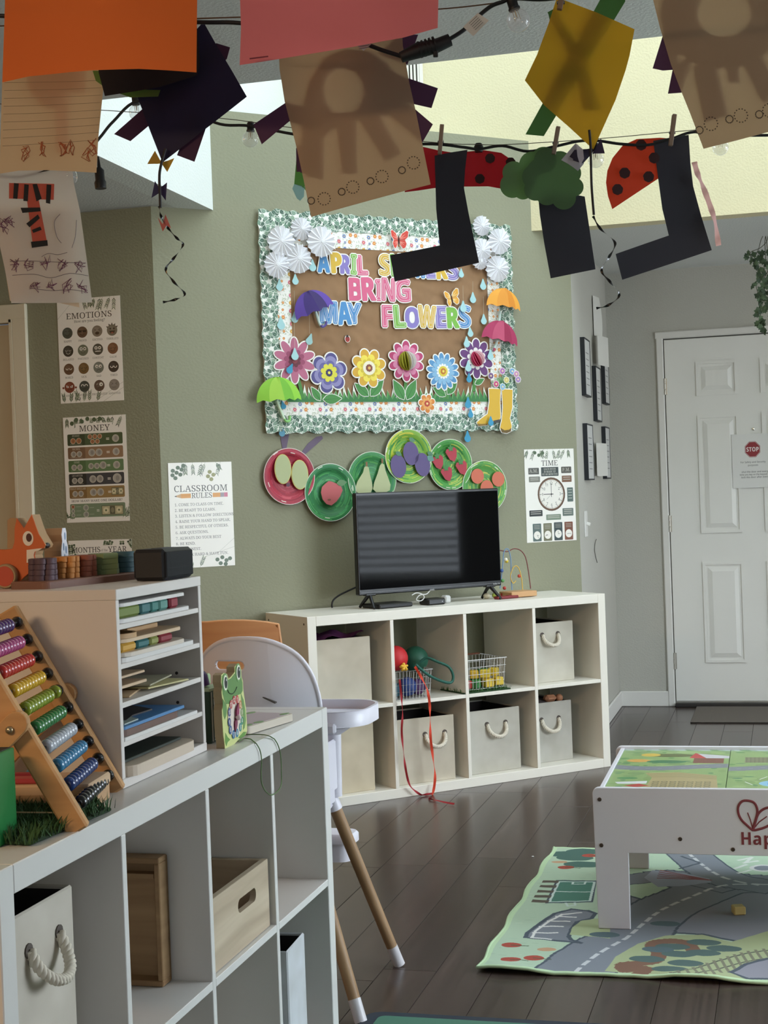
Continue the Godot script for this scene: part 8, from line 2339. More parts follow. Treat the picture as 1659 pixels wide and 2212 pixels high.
func hangings() -> void:
	var black := M("121214", 0.55)
	var twine := M("5a5048", 0.9)
	# far line
	wire_line("light_cable", "black string light cable sagging across the room, farther line", "cable", [W2(-1.0211,2.0238),W2(-.8941,2.0085),W2(-.8204,1.9909),W2(-.7454,2.0051),W2(-.6591,2.0369),W2(-.6204,2.0747),W2(-.5871,2.1116),W2(-.5269,2.1561),W2(-.4216,2.1309),W2(-.3432,2.0962),W2(-.2743,2.0894),W2(-.1742,2.0666),W2(-.0212,2.0376),W2(.1381,2.0327),W2(.2122,2.0226),W2(.2492,2.017),W2(.3026,2.0224),W2(.3605,2.0075),W2(.4246,2.0168),W2(.4781,2.0265),W2(.5206,2.026),W2(.5735,2.0166),W2(.6371,2.0121),W2(.6907,2.0239),W2(.7443,2.0378),W2(.8184,2.0276),W2(.9352,2.0233),W2(1.0627,2.0207)], 3.46, 0.0034, black, "string light cables")
	wire_line("twine", "thin dark twine carrying the clothespins, farther line", "twine", [W2(-1.0134,2.176),W2(-.6117,2.1367),W2(-.3369,2.1075),W2(-.1681,2.079),W2(.1487,2.0344),W2(.2439,2.0266),W2(.3181,2.0238),W2(.5307,2.0297),W2(.7434,2.0409),W2(.9347,2.0454),W2(1.0621,2.046)], 3.455, 0.0009, twine, "twines across the room")
	var lab := ["clear globe bulb at the left edge beside the white drawing", "clear globe bulb behind the lower edge of the left beige sheet", "clear globe bulb behind the navy kite's left corner", "clear globe bulb between the navy kite and the middle beige sheet", "clear globe bulb beside the tail of the yellow kite", "clear globe bulb at the lower edge of the right beige sheet"]
	var bp: Array = [W3(-1.7225,1.9767,-3.1394),W3(-1.5713,1.9922,-3.18),W3(-1.4157,2.1348,-3.2231),W3(-1.1652,2.0632,-3.2893),W3(-.3974,1.9865,-3.4938),W3(-.119,2.0047,-3.5684)]
	var tl := [0.5, 0.2, 0.1, -0.05, 0.05, 0.0]
	for k in 6: bulb(lab[k], bp[k], 0.0187, tl[k])
	solo("socket_cap", "black empty looking lamp socket hanging right of the left beige sheet", "lamp socket", B.new().lathe([Vector2(0, -0.024), Vector2(0.013, -0.024), Vector2(0.014, -0.01), Vector2(0.011, -0.004), Vector2(0.011, 0.018), Vector2(0.004, 0.026), Vector2(0.002, 0.05), Vector2(0, 0.05)], 16).done(), black, Transform3D(Basis(Vector3(0, 0, 1), 0.05), W3(-1.499,1.9842,-3.1889)))
	solo("socket_cap", "black lamp socket on the cable above the red paper wing", "lamp socket", B.new().lathe([Vector2(0, -0.008), Vector2(0.009, -0.008), Vector2(0.011, 0.004), Vector2(0.007, 0.012), Vector2(0, 0.012)], 14).done(), black, Transform3D(Basis.IDENTITY, W3(-.6556,2.0199,-3.4148)))
	# near line: cable with plug, tag, bulb
	wire_line("light_cable", "black string light cable running behind the orange and pink sheets, nearer line", "cable", [W2(-.7276,2.0553),W2(-.452,2.0374),W2(-.276,2.0247),W2(-.2071,2.0206),W2(-.1004,2.0014),W2(-.0128,1.9813),W2(.0288,1.966),W2(.0576,1.9557)], 2.5, 0.0036, black, "string light cables")
	wire_line("light_cable", "short black cable rising from the plug to the bulb at the top of the picture", "cable", [W2(.1329,1.9789),W2(.1604,1.9947),W2(.1842,2.0153),W2(.2078,2.0328),W2(.2273,2.0397),W2(.2467,2.0451),W2(.3003,2.0416),W2(.3927,2.0519),W2(.5465,2.0615)], 2.5, 0.0036, black, "string light cables")
	wire_line("twine", "rough brown twine at the top edge carrying the yellow kite, nearer line", "twine", [W2(-1.2344,2.0968),W2(-.7869,2.0951),W2(-.2978,2.0951),W2(-.0741,2.0934),W2(.1291,2.0958),W2(.2496,2.1045),W2(.3411,2.1143),W2(.5904,2.1315),W2(.9219,2.1324)], 2.7, 0.0013, M("5f4a38", 0.9), "twines across the room")
	wire_line("twine", "thin twine above the frame carrying the orange and pink sheets", "twine", [W2(-1.1167,2.0986),W2(-.6656,2.0969),W2(-.2149,2.0847),W2(.1605,2.0707),W2(.8361,2.0337)], 2.45, 0.0011, twine, "twines across the room")
	var pl := hung("cable_plug", "black plug connector of the string lights at the top of the picture", "plug", 2.49)
	var pq: Array = [W2(.0558,1.9513),W2(.086,1.9624),W2(.113,1.9675),W2(.1378,1.9772)]
	var l3 := []
	for q in pq: l3.append(Vector3(q.x, q.y, 0))
	part(pl, "connector", B.new().tube(l3, 0.0125, 12, false, [0.009, 0.0135, 0.012, 0.0105]).done(), black)
	for k in 5: part(pl, "grip_ring", B.new().tube([l3[1].lerp(l3[3], 0.12 * k), l3[1].lerp(l3[3], 0.12 * k + 0.05)], 0.0142, 12).done(), black)
	part(pl, "latch", bx(Vector3(pq[2].x, pq[2].y - 0.013, 0.004), Vector3(0.008, 0.012, 0.006), 0.001), black)
	bulb("large looking clear globe bulb at the top of the picture left of the yellow kite", W3(-.4018,2.0076,-2.4784), 0.0195, 0.28)
	var tagm := M("d4d2cc", 0.7, {"two": true, "back": "808080"})
	for e in [["white paper care label wrapped on the cable right of the plug", [W2(.1593,1.9947),W2(.1845,2.0173),W2(.2023,2.0037),W2(.1755,1.9789)], 2.48], ["small white care label on the cable below the pink sheet", [W2(-.0181,1.9694),W2(-.0013,1.9718),W2(.0077,1.9685),W2(-.0056,1.9584)], 2.47]]:
		var o := hung("cable_label", e[0], "label", e[2], "care labels on the light cable")
		leafpart(o, "paper", e[1], tagm, wavy(0.002, 60))
		var cpt: Vector2 = (e[1][0] + e[1][2]) / 2
		var ux: Vector2 = (e[1][1] - e[1][0]).normalized()
		var pb := B.new()
		for k in 5: pb.box(Vector3(cpt.x, cpt.y, 0.0035) + Vector3(-ux.y, ux.x, 0) * (0.0035 * (k - 2)), Vector3(0.018, 0.0011, 0.0004), 0.0, Basis(Vector3(0, 0, 1), ux.angle()))
		part(o, "small_print", pb.done(), M("8a8a88", 0.8))
	# big coloured sheets in front
	var o := hung("hanging_sheet", "large orange construction paper sheet at the top left corner", "paper sheet", 2.45, "paper sheets on the nearer line")
	leafpart(o, "paper", [W2(-.5809,2.1087),W2(-.2686,2.0971),W2(-.2738,1.9999),W2(-.2774,1.9265),W2(-.3261,1.9313),W2(-.3711,1.9353),W2(-.4463,1.9373),W2(-.4839,1.9365),W2(-.5518,1.933),W2(-.595,1.9248),W2(-.5878,2.0116)], paperm("f47a36", "ec7030"), wavy(0.006, 14), 10)
	o = hung("hanging_sheet", "large pink construction paper sheet at the top middle", "paper sheet", 2.45, "paper sheets on the nearer line")
	leafpart(o, "paper", [W2(-.2025,2.0947),W2(.1219,2.0827),W2(.1179,2.0154),W2(.1159,1.9832),W2(.059,1.9688),W2(-.0242,1.9576),W2(-.1148,1.9483),W2(-.2077,1.9382),W2(-.2032,1.9973)], paperm("f0848a", "e87c80"), wavy(0.006, 13, 1.0), 10)
	part(o, "pencil_marks", B.new().tube([Vector3(W2(-.1902,1.9443).x, W2(-.1902,1.9443).y, 0.008), Vector3(W2(-.16,1.9469).x, W2(-.16,1.9469).y, 0.008)], 0.0012, 5).done(), M("8a3a48", 0.8))
	beige_sheets()
	kites()
	letters_and_bugs()
	drawing()

func printed_rings(o: Node3D, pts: Array, r: float, f: Callable) -> void:
	var b := B.new()
	for i in pts.size():
		var rr: float = r * (1.0 if i % 2 else 0.55)
		for k in 14:
			var a := TAU * k / 14
			var q: Vector2 = pts[i] + Vector2(cos(a), sin(a)) * rr
			b.box(Vector3(q.x, q.y, f.call(q.x, q.y) + 0.0006), Vector3(0.0022, 0.0018, 0.0006), 0.0, Basis(Vector3(0, 0, 1), a + PI / 2))
	part(o, "dotted_letter_print", b.done(), M("4f4238", 0.8))

func ruled(o: Node3D, a: Array, n: int, f: Callable) -> void:
	# a: four corners of the ruled field; writing lines with a little thickness
	var b := B.new()
	for i in n:
		var t := (i + 0.5) / n
		var p: Vector2 = a[0].lerp(a[3], t)
		var q: Vector2 = a[1].lerp(a[2], t)
		var l := []
		for k in 9:
			var c := p.lerp(q, k / 8.0)
			l.append(Vector3(c.x, c.y, f.call(c.x, c.y) + 0.0003))
		b.tube(l, 0.00035, 4)
	part(o, "ruled_lines", b.done(), M("a08a70", 0.9))

func beige_sheets() -> void:
	var m := paperm("b39b80", "b09a78")
	var pur := paperm("4a2c48", "301a30")
	# left
	var f := wavy(0.005, 15, 0.4)
	var o := hung("hanging_sheet", "beige ruled sheet with small orange drawings under the orange sheet, left edge", "paper sheet", 2.705, "beige sheets of the hung crafts")
	leafpart(o, "paper", [W2(-.6486,2.1014),W2(-.4627,2.0995),W2(-.4714,2.0037),W2(-.4783,1.9543),W2(-.4876,1.8883),W2(-.4933,1.828),W2(-.5413,1.8331),W2(-.5827,1.8363),W2(-.6326,1.8365),W2(-.666,1.8319),W2(-.6576,1.9609)], paperm("bfa88a", "c8ac84"), f, 9)
	ruled(o, [W2(-.6509,2.0021),W2(-.4766,1.9998),W2(-.4879,1.8801),W2(-.6594,1.874)], 9, f)
	var strip := paperm("b86a3a", "a05020")
	var g := func(x, y): return f.call(x, y) - 0.006
	leafpart(o, "orange_letter_behind", [W2(-.6058,2.0915),W2(-.498,2.0875),W2(-.5067,1.9719),W2(-.5358,1.973),W2(-.5417,1.8655),W2(-.5632,1.8663),W2(-.5601,1.9449),W2(-.5849,1.95),W2(-.6101,1.984)], strip, g, 6)
	var r := RandomNumberGenerator.new()
	r.seed = 31
	for c in [W2(-.6189,1.8683),W2(-.5879,1.8738),W2(-.5522,1.8725),W2(-.5397,1.872),W2(-.5111,1.8602),W2(-.4982,1.8721)]:
		var l := []
		for k in 16: l.append(Vector3(c.x + r.randf_range(-0.009, 0.009), c.y + 0.018 * sin(k * 0.9) * r.randf_range(0.3, 1.0), f.call(c.x, c.y) + 0.0012))
		part(o, "crayon_drawing", B.new().tube(l, 0.0007, 4).done(), M("b0603a", 0.9))
	# middle and right: an octopus of purple strips glued behind each sheet
	f = wavy(0.004, 12, 2.0)
	o = hung("hanging_sheet", "beige sheet under the pink sheet, purple octopus strips showing through from behind", "paper sheet", 2.69, "beige sheets of the hung crafts")
	leafpart(o, "paper", [W2(-.1579,2.0949),W2(.0634,2.0933),W2(.0643,2.0291),W2(.0734,1.9628),W2(.0845,1.9047),W2(.0939,1.8467),W2(.1048,1.7819),W2(.0631,1.7728),W2(.0214,1.7628),W2(-.0454,1.7471),W2(-.1105,1.7313),W2(-.1212,1.7969),W2(-.1308,1.8509),W2(-.1406,1.8966),W2(-.1498,1.9382),W2(-.1567,1.9961)], m, f, 10)
	var gg := func(x, y): return f.call(x, y) - 0.0022
	var hd := []
	for q in [W2(-.1202,1.8464),W2(-.1202,1.9123),W2(-.1048,1.9694),W2(-.0768,2.0112),W2(-.039,2.0263),W2(.0062,2.0213),W2(.0383,1.9971),W2(.0489,1.9473),W2(.0333,1.9066),W2(.0016,1.8979),W2(-.0438,1.8996),W2(-.0821,1.8697)]: hd.append(q)
	var hole: Array = [W2(-.0428,1.9935),W2(-.0216,1.9845),W2(-.0091,1.9659),W2(-.0074,1.9452),W2(-.0156,1.9233),W2(-.031,1.9107),W2(-.0459,1.9096),W2(-.0623,1.9143),W2(-.0748,1.9313),W2(-.0797,1.9562),W2(-.0731,1.9782),W2(-.0594,1.9908)]
	var pieces := []
	for half in [[Vector2(-3, 0), Vector2(hole[0].x, 0), Vector2(hole[0].x, 4), Vector2(-3, 4)], [Vector2(hole[0].x, 0), Vector2(3, 0), Vector2(3, 4), Vector2(hole[0].x, 4)]]:
		for q in Geometry2D.intersect_polygons(PackedVector2Array(hd), PackedVector2Array(half)):
			for q2 in Geometry2D.clip_polygons(q, PackedVector2Array(hole)): pieces.append(q2)
	var hb := B.new()
	for q in pieces: hb.sheet(Array(q), 6, gg)
	part(o, "octopus_head_behind", hb.done(), pur)
	for s in [[W2(-.2074,1.9007),W2(-.1482,1.9365),W2(-.0803,1.9191),W2(-.0818,1.8779),W2(-.1428,1.9033),W2(-.1939,1.8648)], [W2(-.1323,1.8551),W2(-.0812,1.8944),W2(-.0849,1.7956),W2(-.1273,1.812)], [W2(-.0598,1.9142),W2(-.0226,1.9145),W2(-.0242,1.8049),W2(-.0514,1.8059)], [W2(-.0228,1.9087),W2(.0107,1.9198),W2(.0556,1.8398),W2(.0277,1.8227)], [W2(.003,1.9366),W2(.0289,1.9645),W2(.1128,1.8888),W2(.0926,1.8566)], [W2(.0364,1.9906),W2(.0607,1.9757),W2(.1243,1.9527),W2(.1114,1.9177),W2(.0688,1.9284),W2(.0364,1.9436)], [W2(.0225,2.0141),W2(.0585,2.0499),W2(.0923,2.0486),W2(.0713,1.9959)], [W2(-.1234,1.8712),W2(-.0901,1.8782),W2(-.097,1.8043),W2(-.1136,1.8008)]]:
		leafpart(o, "purple_strip_behind", s, pur, gg, 5)
	printed_rings(o, [W2(-.1094,1.7602),W2(-.0861,1.7626),W2(-.0543,1.7738),W2(-.0342,1.7813),W2(-.0024,1.7909),W2(.0185,1.7983),W2(.0545,1.8085),W2(.0756,1.821)], 0.011, f)
	f = wavy(0.004, 12, 0.7)
	o = hung("hanging_sheet", "beige sheet at the upper right corner with purple octopus strips behind it", "paper sheet", 2.695, "beige sheets of the hung crafts")
	leafpart(o, "paper", [W2(.5041,2.1544),W2(.7883,2.1439),W2(.7789,1.8703),W2(.7113,1.8538),W2(.6537,1.8403),W2(.5944,1.8276),W2(.5727,1.892),W2(.5561,1.938),W2(.5418,1.9798),W2(.5243,2.0465),W2(.5137,2.0964)], m, f, 10)
	gg = func(x, y): return f.call(x, y) - 0.0022
	var g2 := B.new()
	var hc := W2(.6409,2.0669)
	for k in 18:
		var a0 := TAU * k / 18
		var a1 := TAU * (k + 1) / 18
		var e := func(a: float, s: float) -> Vector2: return hc + Vector2(cos(a) * 0.115 * s, sin(a) * 0.1 * s)
		g2.sheet([e.call(a0, 0.42), e.call(a0, 1.0), e.call(a1, 1.0), e.call(a1, 0.42)], 2, gg)
	part(o, "octopus_head_behind", g2.done(), pur)
	for s in [[W2(.5342,2.0461),W2(.56,2.0039),W2(.5506,1.9712),W2(.5274,1.9705),W2(.5094,1.9752)], [W2(.5468,1.9796),W2(.5845,1.9947),W2(.5591,1.9297),W2(.535,1.9289)], [W2(.5813,1.9742),W2(.6215,1.9876),W2(.6428,1.8853),W2(.5985,1.8745)], [W2(.6669,1.9834),W2(.7007,2.0028),W2(.7393,1.923),W2(.7055,1.9036)], [W2(.6347,2.0094),W2(.6597,2.0126),W2(.6655,1.9422),W2(.6448,1.943)]]:
		leafpart(o, "purple_strip_behind", s, pur, gg, 5)
	printed_rings(o, [W2(.5881,1.8609),W2(.6092,1.8716),W2(.6426,1.8787),W2(.6635,1.8845),W2(.6966,1.8857),W2(.7151,1.8925)], 0.012, f)

func kites() -> void:
	var f := wavy(0.006, 11, 1.3)
	# dark sheet between orange sheet and navy kite
	var o := hung("hanging_sheet", "black paper piece under the right half of the orange sheet", "paper sheet", 2.69, "paper sheets on the nearer line")
	leafpart(o, "paper", [W2(-.4824,2.0955),W2(-.3017,2.092),W2(-.2982,2.0096),W2(-.3048,1.9901),W2(-.3716,1.9711),W2(-.4173,1.9646),W2(-.4688,1.9582),W2(-.4779,1.9998)], paperm("1c181c", "100c0c"), wavy(0.005, 10), 6)
	leafpart(o, "green_paper_behind", [W2(-.4916,2.0085),W2(-.4693,2.0077),W2(-.4252,1.9731),W2(-.3717,1.9695),W2(-.3762,1.9581),W2(-.4258,1.9583),W2(-.4665,1.9746),W2(-.4865,1.9902)], paperm("5c7a3c", "5c7a30"), func(x, y): return -0.008, 5)
	o = hung("paper_kite", "navy blue paper kite with purple cross strips and bowed tail at the upper left", "paper kite", 2.71, "paper kites")
	leafpart(o, "sail", [W2(-.2924,2.0947),W2(-.2715,2.0541),W2(-.2443,2.005),W2(-.2194,1.9576),W2(-.2982,1.9008),W2(-.3753,1.8438),W2(-.3963,1.9044),W2(-.4157,1.9632),W2(-.3549,2.029)], paperm("211d38", "141028"), f, 8)
	var g := func(x, y): return f.call(x, y) - 0.006
	var pur := paperm("3a1f38", "2a1228")
	for s in [[W2(-.2714,2.0575),W2(-.2467,2.0491),W2(-.2533,2.0286),W2(-.432,1.885),W2(-.4607,1.8985)], [W2(-.3498,1.8578),W2(-.3187,1.845),W2(-.289,1.9237),W2(-.3178,1.933)]]: leafpart(o, "cross_strip", s, pur, g, 5)
	var t := []
	for q in curve3([W2(-.3678,1.8668),W2(-.3753,1.8438),W2(-.3805,1.8191),W2(-.3809,1.7858),W2(-.3811,1.7609)], 4): t.append(Vector3(q.x, q.y, 0.004))
	part(o, "tail_string", B.new().tube(t, 0.0026, 6).done(), M("141416", 0.6))
	var bow := func(o2: Node3D, poly: Array, hex: String, ph: float) -> void: leafpart(o2, "tail_bow", poly, paperm(hex, hex), func(x, y): return 0.006 * sin(x * 90 + ph), 4)
	bow.call(o, [W2(-.4013,1.8398),W2(-.3871,1.8642),W2(-.3793,1.8481),W2(-.3736,1.8454),W2(-.3534,1.8505),W2(-.3677,1.8269),W2(-.3771,1.8422),W2(-.3838,1.8408)], "a8832a", 0.0)
	bow.call(o, [W2(-.397,1.7798),W2(-.3899,1.8111),W2(-.3829,1.7984),W2(-.3684,1.8078),W2(-.3722,1.7755),W2(-.3824,1.7901)], "2a2440", 1.0)
	# loose curl of ribbon with pink bow, lower part of the tail
	leafpart(o, "tail_bow", [W2(-.3867,1.7445),W2(-.378,1.7317),W2(-.3724,1.7489),W2(-.3633,1.7237),W2(-.3715,1.729),W2(-.3785,1.7184)], paperm("b06058", "a05048"), func(x, y): return 0.004 * sin(x * 80), 4)
	t = []
	for q in curve3([W2(-.3811,1.7609),W2(-.3792,1.7442),W2(-.3699,1.7256),W2(-.3556,1.7084),W2(-.346,1.6972),W2(-.3636,1.6729),W2(-.3762,1.6509),W2(-.3605,1.6254),W2(-.3413,1.603),W2(-.36,1.5938),W2(-.3818,1.5904)], 7): t.append(Vector3(q.x, q.y, 0.02 * sin(q.y * 40.0)))
	part(o, "tail_ribbon", ribbon_mesh(t, 0.005, 1.4), M("141416", 0.3, {"two": true}))
	# yellow kite
	f = wavy(0.006, 10, 0.2)
	o = hung("paper_kite", "yellow paper kite with green cross strips showing through at the upper right", "paper kite", 2.705, "paper kites")
	leafpart(o, "sail", [W2(.3441,2.1109),W2(.4153,2.0818),W2(.4814,2.0495),W2(.4706,2.0019),W2(.463,1.9773),W2(.4429,1.9242),W2(.3999,1.8371),W2(.3581,1.8776),W2(.3139,1.9182),W2(.2806,1.9634),W2(.3047,2.0097),W2(.3275,2.0652)], paperm("b08a2a", "d8a820"), f, 9)
	g = func(x, y): return f.call(x, y) - 0.005
	var grn := paperm("3f6a3a", "2a5a28")
	for s in [[W2(.2788,1.8681),W2(.3119,1.8644),W2(.4675,2.1014),W2(.4683,2.1262),W2(.4352,2.1274)], [W2(.3266,2.0859),W2(.341,2.0936),W2(.3893,2.0049),W2(.4174,1.9086),W2(.3857,1.9056),W2(.3743,1.9806)]]: leafpart(o, "cross_strip", s, grn, g, 6)
	leafpart(o, "strip_end", [W2(.3274,2.0867),W2(.3361,2.0731),W2(.3316,2.0634)], grn, g, 3)
	t = []
	for q in curve3([W2(.3927,1.8705),W2(.3941,1.839),W2(.3934,1.7727),W2(.3956,1.7186)], 5): t.append(Vector3(q.x, q.y, 0.004))
	part(o, "tail_string", B.new().tube(t, 0.0024, 6).done(), M("141416", 0.6))
	bow.call(o, [W2(.3979,1.8289),W2(.4139,1.8565),W2(.4195,1.8281),W2(.4021,1.8304)], "221c30", 0.3)
	bow.call(o, [W2(.3519,1.8198),W2(.3649,1.8359),W2(.4008,1.8404),W2(.3962,1.829),W2(.3807,1.8129),W2(.3741,1.8132)], "221c30", 0.6)
	bow.call(o, [W2(.341,1.8194),W2(.3678,1.8483),W2(.3729,1.8273),W2(.3824,1.8129),W2(.3702,1.7984)], "8a8a94", 0.9)
	leafpart(o, "tail_bow", [W2(.3678,1.8466),W2(.3798,1.8354),W2(.3809,1.8187),W2(.3738,1.8066),W2(.3694,1.8233)], paperm("b4b4c4", "c0c0cc"), func(x, y): return 0.008, 3)
	t = []
	for q in curve3([W2(.3956,1.7186),W2(.4098,1.6974),W2(.4347,1.6707),W2(.4204,1.643),W2(.4036,1.6162),W2(.4187,1.5957),W2(.4362,1.5735),W2(.4173,1.5575),W2(.3964,1.5533)], 7): t.append(Vector3(q.x, q.y, 0.02 * sin(q.y * 40.0)))
	part(o, "tail_ribbon", ribbon_mesh(t, 0.005, 1.4), M("18181a", 0.3, {"two": true}))
	clothespin("clothespin holding the top of the yellow kite", W2(.3528,2.1155), W2(.3467,2.086), 2.7)

func letters_and_bugs() -> void:
	var blk := paperm("33323a", "0c0c0c", 0.85)
	var L := func(label: String, poly: Array, d: float, a: float) -> void:
		var o := hung("paper_letter", label, "paper letter", d, "black paper letter shapes")
		leafpart(o, "paper", poly, blk, wavy(a, 9, d * 3.0), 8)
	L.call("black paper L hanging in front of the bulletin board", [W2(.1465,2.0071),W2(.1849,2.0126),W2(.2222,2.0165),W2(.2153,1.9717),W2(.2111,1.9295),W2(.2195,1.871),W2(.2392,1.7563),W2(.1483,1.7401),W2(.0441,1.7212),W2(.0358,1.7824),W2(.0918,1.7909),W2(.1506,1.8004),W2(.1457,1.8843),W2(.1461,1.9372)], 3.455, 0.008)
	L.call("black paper L hanging at the right in front of the hallway", [W2(.6504,2.0229),W2(.6905,2.0294),W2(.7332,2.0342),W2(.7351,1.9694),W2(.7396,1.9162),W2(.7558,1.8467),W2(.7769,1.7673),W2(.6749,1.7372),W2(.5663,1.7051),W2(.5535,1.765),W2(.6181,1.7855),W2(.6788,1.8044),W2(.6661,1.8659),W2(.6602,1.9245)], 3.46, 0.008)
	L.call("black paper trunk rectangle hanging under the green paper cloud", [W2(.3812,1.9103),W2(.4325,1.9138),W2(.4885,1.901),W2(.4962,1.8316),W2(.507,1.7327),W2(.455,1.724),W2(.4029,1.7153),W2(.391,1.7982),W2(.3837,1.8624)], 3.47, 0.007)
	var o := hung("paper_cloud", "green paper tree crown with scalloped edge clipped above the black trunk", "paper cutout", 3.445)
	var lobes := func(c: Array, r: Array) -> Array:
		var u := PackedVector2Array(circle(c[0], r[0], 26))
		for k in range(1, c.size()):
			for q in Geometry2D.merge_polygons(u, PackedVector2Array(circle(c[k], r[k], 26))):
				if not Geometry2D.is_polygon_clockwise(q): u = q
		return Array(u)
	leafpart(o, "crown_front", lobes.call([W2(.3984,1.9459),W2(.372,1.9468),W2(.3736,1.9178),W2(.3996,1.9063),W2(.4379,1.8969),W2(.4619,1.9198),W2(.4557,1.9516),W2(.4311,1.9736),W2(.4024,1.9826)], [0.048, 0.028, 0.026, 0.026, 0.028, 0.022, 0.024, 0.03, 0.03]), paperm("4f6a44", "3c5a30"), wavy(0.004, 12), 8)
	leafpart(o, "crown_side_lobe", lobes.call([W2(.3412,1.9448),W2(.3258,1.9586),W2(.3221,1.9297),W2(.3455,1.9182),W2(.3688,1.9755),W2(.3956,1.9851)], [0.036, 0.026, 0.029, 0.022, 0.03, 0.03]), paperm("5d7d50", "4c7038"), func(x, y): return -0.008, 6)
	var bug := func(label: String, poly: Array, spots: Array, hex: String, back: String, sr: float, d: float) -> void:
		var b := hung("paper_wing", label, "paper wing", d, "ladybird wings of red paper")
		leafpart(b, "wing", poly, paperm(hex, back), wavy(0.005, 10, d), 9)
		for s in spots: leafpart(b, "spot", petals(s, 7, sr * 0.9, sr, 0.2), paperm("3a1c1c", "1a0808"), func(x, y): return 0.008, 3)
	bug.call("deep red paper wing with dark spots behind the left black L", [W2(.0749,1.9281),W2(.093,1.9833),W2(.1214,2.0307),W2(.1542,2.022),W2(.1912,2.0143),W2(.2233,2.0157),W2(.2607,2.017),W2(.3004,2.0091),W2(.3212,1.9935),W2(.3391,1.9715),W2(.3512,1.9391),W2(.3266,1.9214),W2(.308,1.9247),W2(.2683,1.9336),W2(.2097,1.9358),W2(.1429,1.9351),W2(.1081,1.9311)], [W2(.2738,1.9963),W2(.2486,1.9504),W2(.3209,1.9855)], "9a1c28", "a81820", 0.0115, 3.475)
	bug.call("orange red paper wing with brown spots beside the right black L", [W2(.5508,1.8695),W2(.5417,1.8991),W2(.5381,1.9311),W2(.5422,1.9575),W2(.555,1.9863),W2(.58,2.0146),W2(.6124,2.0283),W2(.6658,2.03),W2(.7029,2.026),W2(.7181,2.0042),W2(.7061,1.9647),W2(.6625,1.9382),W2(.6135,1.9081)], [W2(.6215,2.0131),W2(.6502,1.9822),W2(.5814,1.9502),W2(.6359,1.9397),W2(.5636,1.9131)], "b83a20", "c83818", 0.0128, 3.47)
	clothespin("clothespin gripping the left black L", W2(.1651,2.0719), W2(.1573,2.0051), 3.448)
	clothespin("clothespin gripping the green tree crown", W2(.4296,2.0559), W2(.4168,1.9941), 3.442)
	clothespin("clothespin gripping the right black L", W2(.6975,2.0764), W2(.686,2.0054), 3.452)
	var t := []
	for q in curve3([W2(.7415,1.9692),W2(.747,1.9451),W2(.7582,1.9155),W2(.7726,1.8726),W2(.7844,1.8297),W2(.7905,1.7753)], 6): t.append(Vector3(q.x, q.y, 0.0))
	ribbon("pink_ribbon", "pale pink paper ribbon curving down right of the right black L", "ribbon", t, 0.013, paperm("d8a8a4", "e0b0a8"), line_frame(3.46), "", 0.8)
	# small craft peeping out behind the middle beige sheet
	o = hung("paper_scrap", "green paper scrap with pale blue tip peeping out left of the middle beige sheet", "paper cutout", 3.46)
	leafpart(o, "green_paper", [W2(-.1628,2.0766),W2(-.1543,2.0763),W2(-.1451,1.9831),W2(-.1396,1.9165),W2(-.1562,1.9426),W2(-.1781,1.9525)], paperm("5c8a4a", "5c9a40"), wavy(0.002, 30), 4)
	leafpart(o, "blue_paper", [W2(-.1828,1.942),W2(-.1781,1.9525),W2(-.1544,1.9458),W2(-.1569,1.9225),W2(-.1658,1.9133),W2(-.173,1.9188)], paperm("a8d0d4", "a8d8dc"), wavy(0.002, 30), 4)
	# purple strip just left of the middle beige sheet
	o = hung("paper_strip", "narrow purple paper strip at the left edge of the middle beige sheet", "paper strip", 2.7)
	leafpart(o, "paper", [W2(-.1333,1.8573),W2(-.1202,1.8526),W2(-.1174,1.8153),W2(-.134,1.8151)], paperm("4a2c48", "301a30"), wavy(0.002, 20), 3)

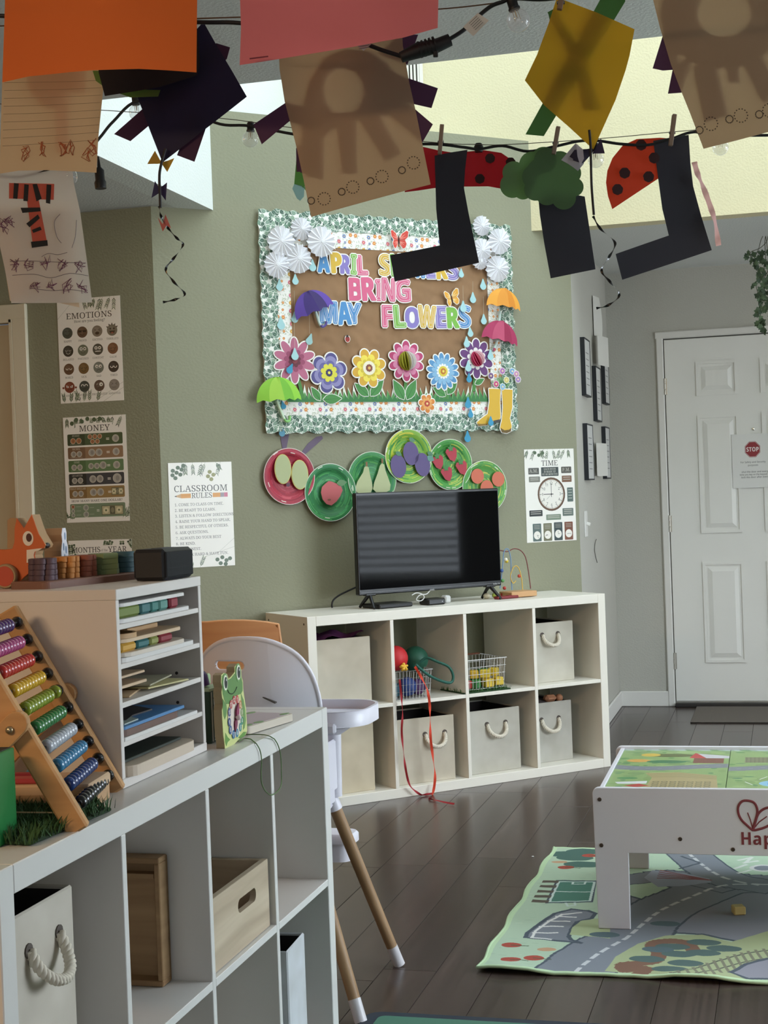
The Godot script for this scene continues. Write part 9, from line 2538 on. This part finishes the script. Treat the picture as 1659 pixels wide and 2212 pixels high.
func drawing() -> void:
	var f := wavy(0.004, 14, 0.9)
	var o := hung("hanging_sheet", "white drawing sheet with a red paper T striped black and scribbled figures, left edge", "paper sheet", 3.46, "drawings at the left edge")
	leafpart(o, "paper", [W2(-.8933,2.0295),W2(-.6862,2.0218),W2(-.6838,1.9739),W2(-.672,1.9098),W2(-.6618,1.8031),W2(-.6531,1.6992),W2(-.7467,1.7011),W2(-.8371,1.7034),W2(-.8497,1.7889),W2(-.8627,1.8637),W2(-.8869,1.9231)], paperm("c9c4c0", "e0dcd8"), f, 9)
	var red := paperm("c05a48", "a04030")
	var up := func(x, y): return f.call(x, y) + 0.0012
	leafpart(o, "red_bar", [W2(-.8305,1.9778),W2(-.728,1.9729),W2(-.7305,1.9364),W2(-.8319,1.9423)], red, up, 4)
	leafpart(o, "red_stem", [W2(-.7915,1.9418),W2(-.7649,1.9398),W2(-.7485,1.8319),W2(-.7816,1.8289)], red, up, 4)
	var up2 := func(x, y): return f.call(x, y) + 0.0024
	for s in [[W2(-.8188,1.9773),W2(-.8082,1.9754),W2(-.8128,1.9405),W2(-.8223,1.9419)], [W2(-.7955,1.9738),W2(-.7855,1.9724),W2(-.7891,1.9343),W2(-.7992,1.9357)], [W2(-.7769,1.9731),W2(-.7668,1.9738),W2(-.7575,1.9395),W2(-.7695,1.9336)], [W2(-.7451,1.972),W2(-.7345,1.9705),W2(-.7388,1.9271),W2(-.7483,1.9296)], [W2(-.8062,1.9201),W2(-.7615,1.9195),W2(-.7608,1.9109),W2(-.8024,1.9082)], [W2(-.7948,1.8835),W2(-.7674,1.9038),W2(-.7635,1.8951),W2(-.7877,1.8748)], [W2(-.7827,1.8687),W2(-.7632,1.876),W2(-.7603,1.8684),W2(-.7797,1.8617)], [W2(-.7859,1.8418),W2(-.7485,1.8446),W2(-.7479,1.8319),W2(-.7843,1.8279)]]:
		leafpart(o, "black_strip", s, paperm("1c1a1a", "0c0c0c"), up2, 3)
	var r := RandomNumberGenerator.new()
	r.seed = 77
	for e in [W2(-.8283,1.7907),W2(-.7911,1.7894),W2(-.7565,1.7907),W2(-.7142,1.7838),W2(-.6769,1.7851),W2(-.7824,1.7412),W2(-.7452,1.7398),W2(-.708,1.7384),W2(-.6735,1.7345),W2(-.8351,1.8893),W2(-.8488,1.8792)]:
		var l := []
		for k in 18:
			var q := Vector2(e.x + r.randf_range(-0.014, 0.014), e.y + 0.02 * sin(k * 1.3) * r.randf())
			l.append(Vector3(q.x, q.y, f.call(q.x, q.y) + 0.001))
		part(o, "crayon_scribble", B.new().tube(l, 0.0007, 4).done(), M("7a4a66", 0.9))
	for e in [[W2(-.836,1.799),W2(-.7908,1.7984),W2(-.7271,1.7939),W2(-.6634,1.7899)], [W2(-.8319,1.767),W2(-.7813,1.7677),W2(-.7444,1.7584),W2(-.7015,1.7674),W2(-.6592,1.7605)], [W2(-.7879,1.7361),W2(-.7456,1.7292),W2(-.703,1.7303),W2(-.6686,1.7247)], [W2(-.7174,1.9035),W2(-.7314,1.8854),W2(-.7274,1.8534),W2(-.7174,1.8371)], [W2(-.6808,1.8888),W2(-.6849,1.8518),W2(-.6939,1.8256)], [W2(-.7638,1.8069),W2(-.7476,1.8143),W2(-.7264,1.8109),W2(-.7049,1.8154)]]:
		var l := []
		for q in curve3(e, 4): l.append(Vector3(q.x, q.y, f.call(q.x, q.y) + 0.001))
		part(o, "pencil_line", B.new().tube(l, 0.0006, 4).done(), M("7a7078", 0.9))
	o = hung("hanging_sheet", "beige paper sheet peeping out behind the white drawing with the red T", "paper sheet", 3.475, "drawings at the left edge")
	leafpart(o, "paper", [W2(-.9388,1.9279),W2(-.8716,1.872),W2(-.8572,1.8288),W2(-.8432,1.7108),W2(-.7392,1.7048),W2(-.6852,1.6906),W2(-.6889,1.7585),W2(-.6827,1.9183)], paperm("c4b09c", "d8c0a4"), wavy(0.004, 12), 6)
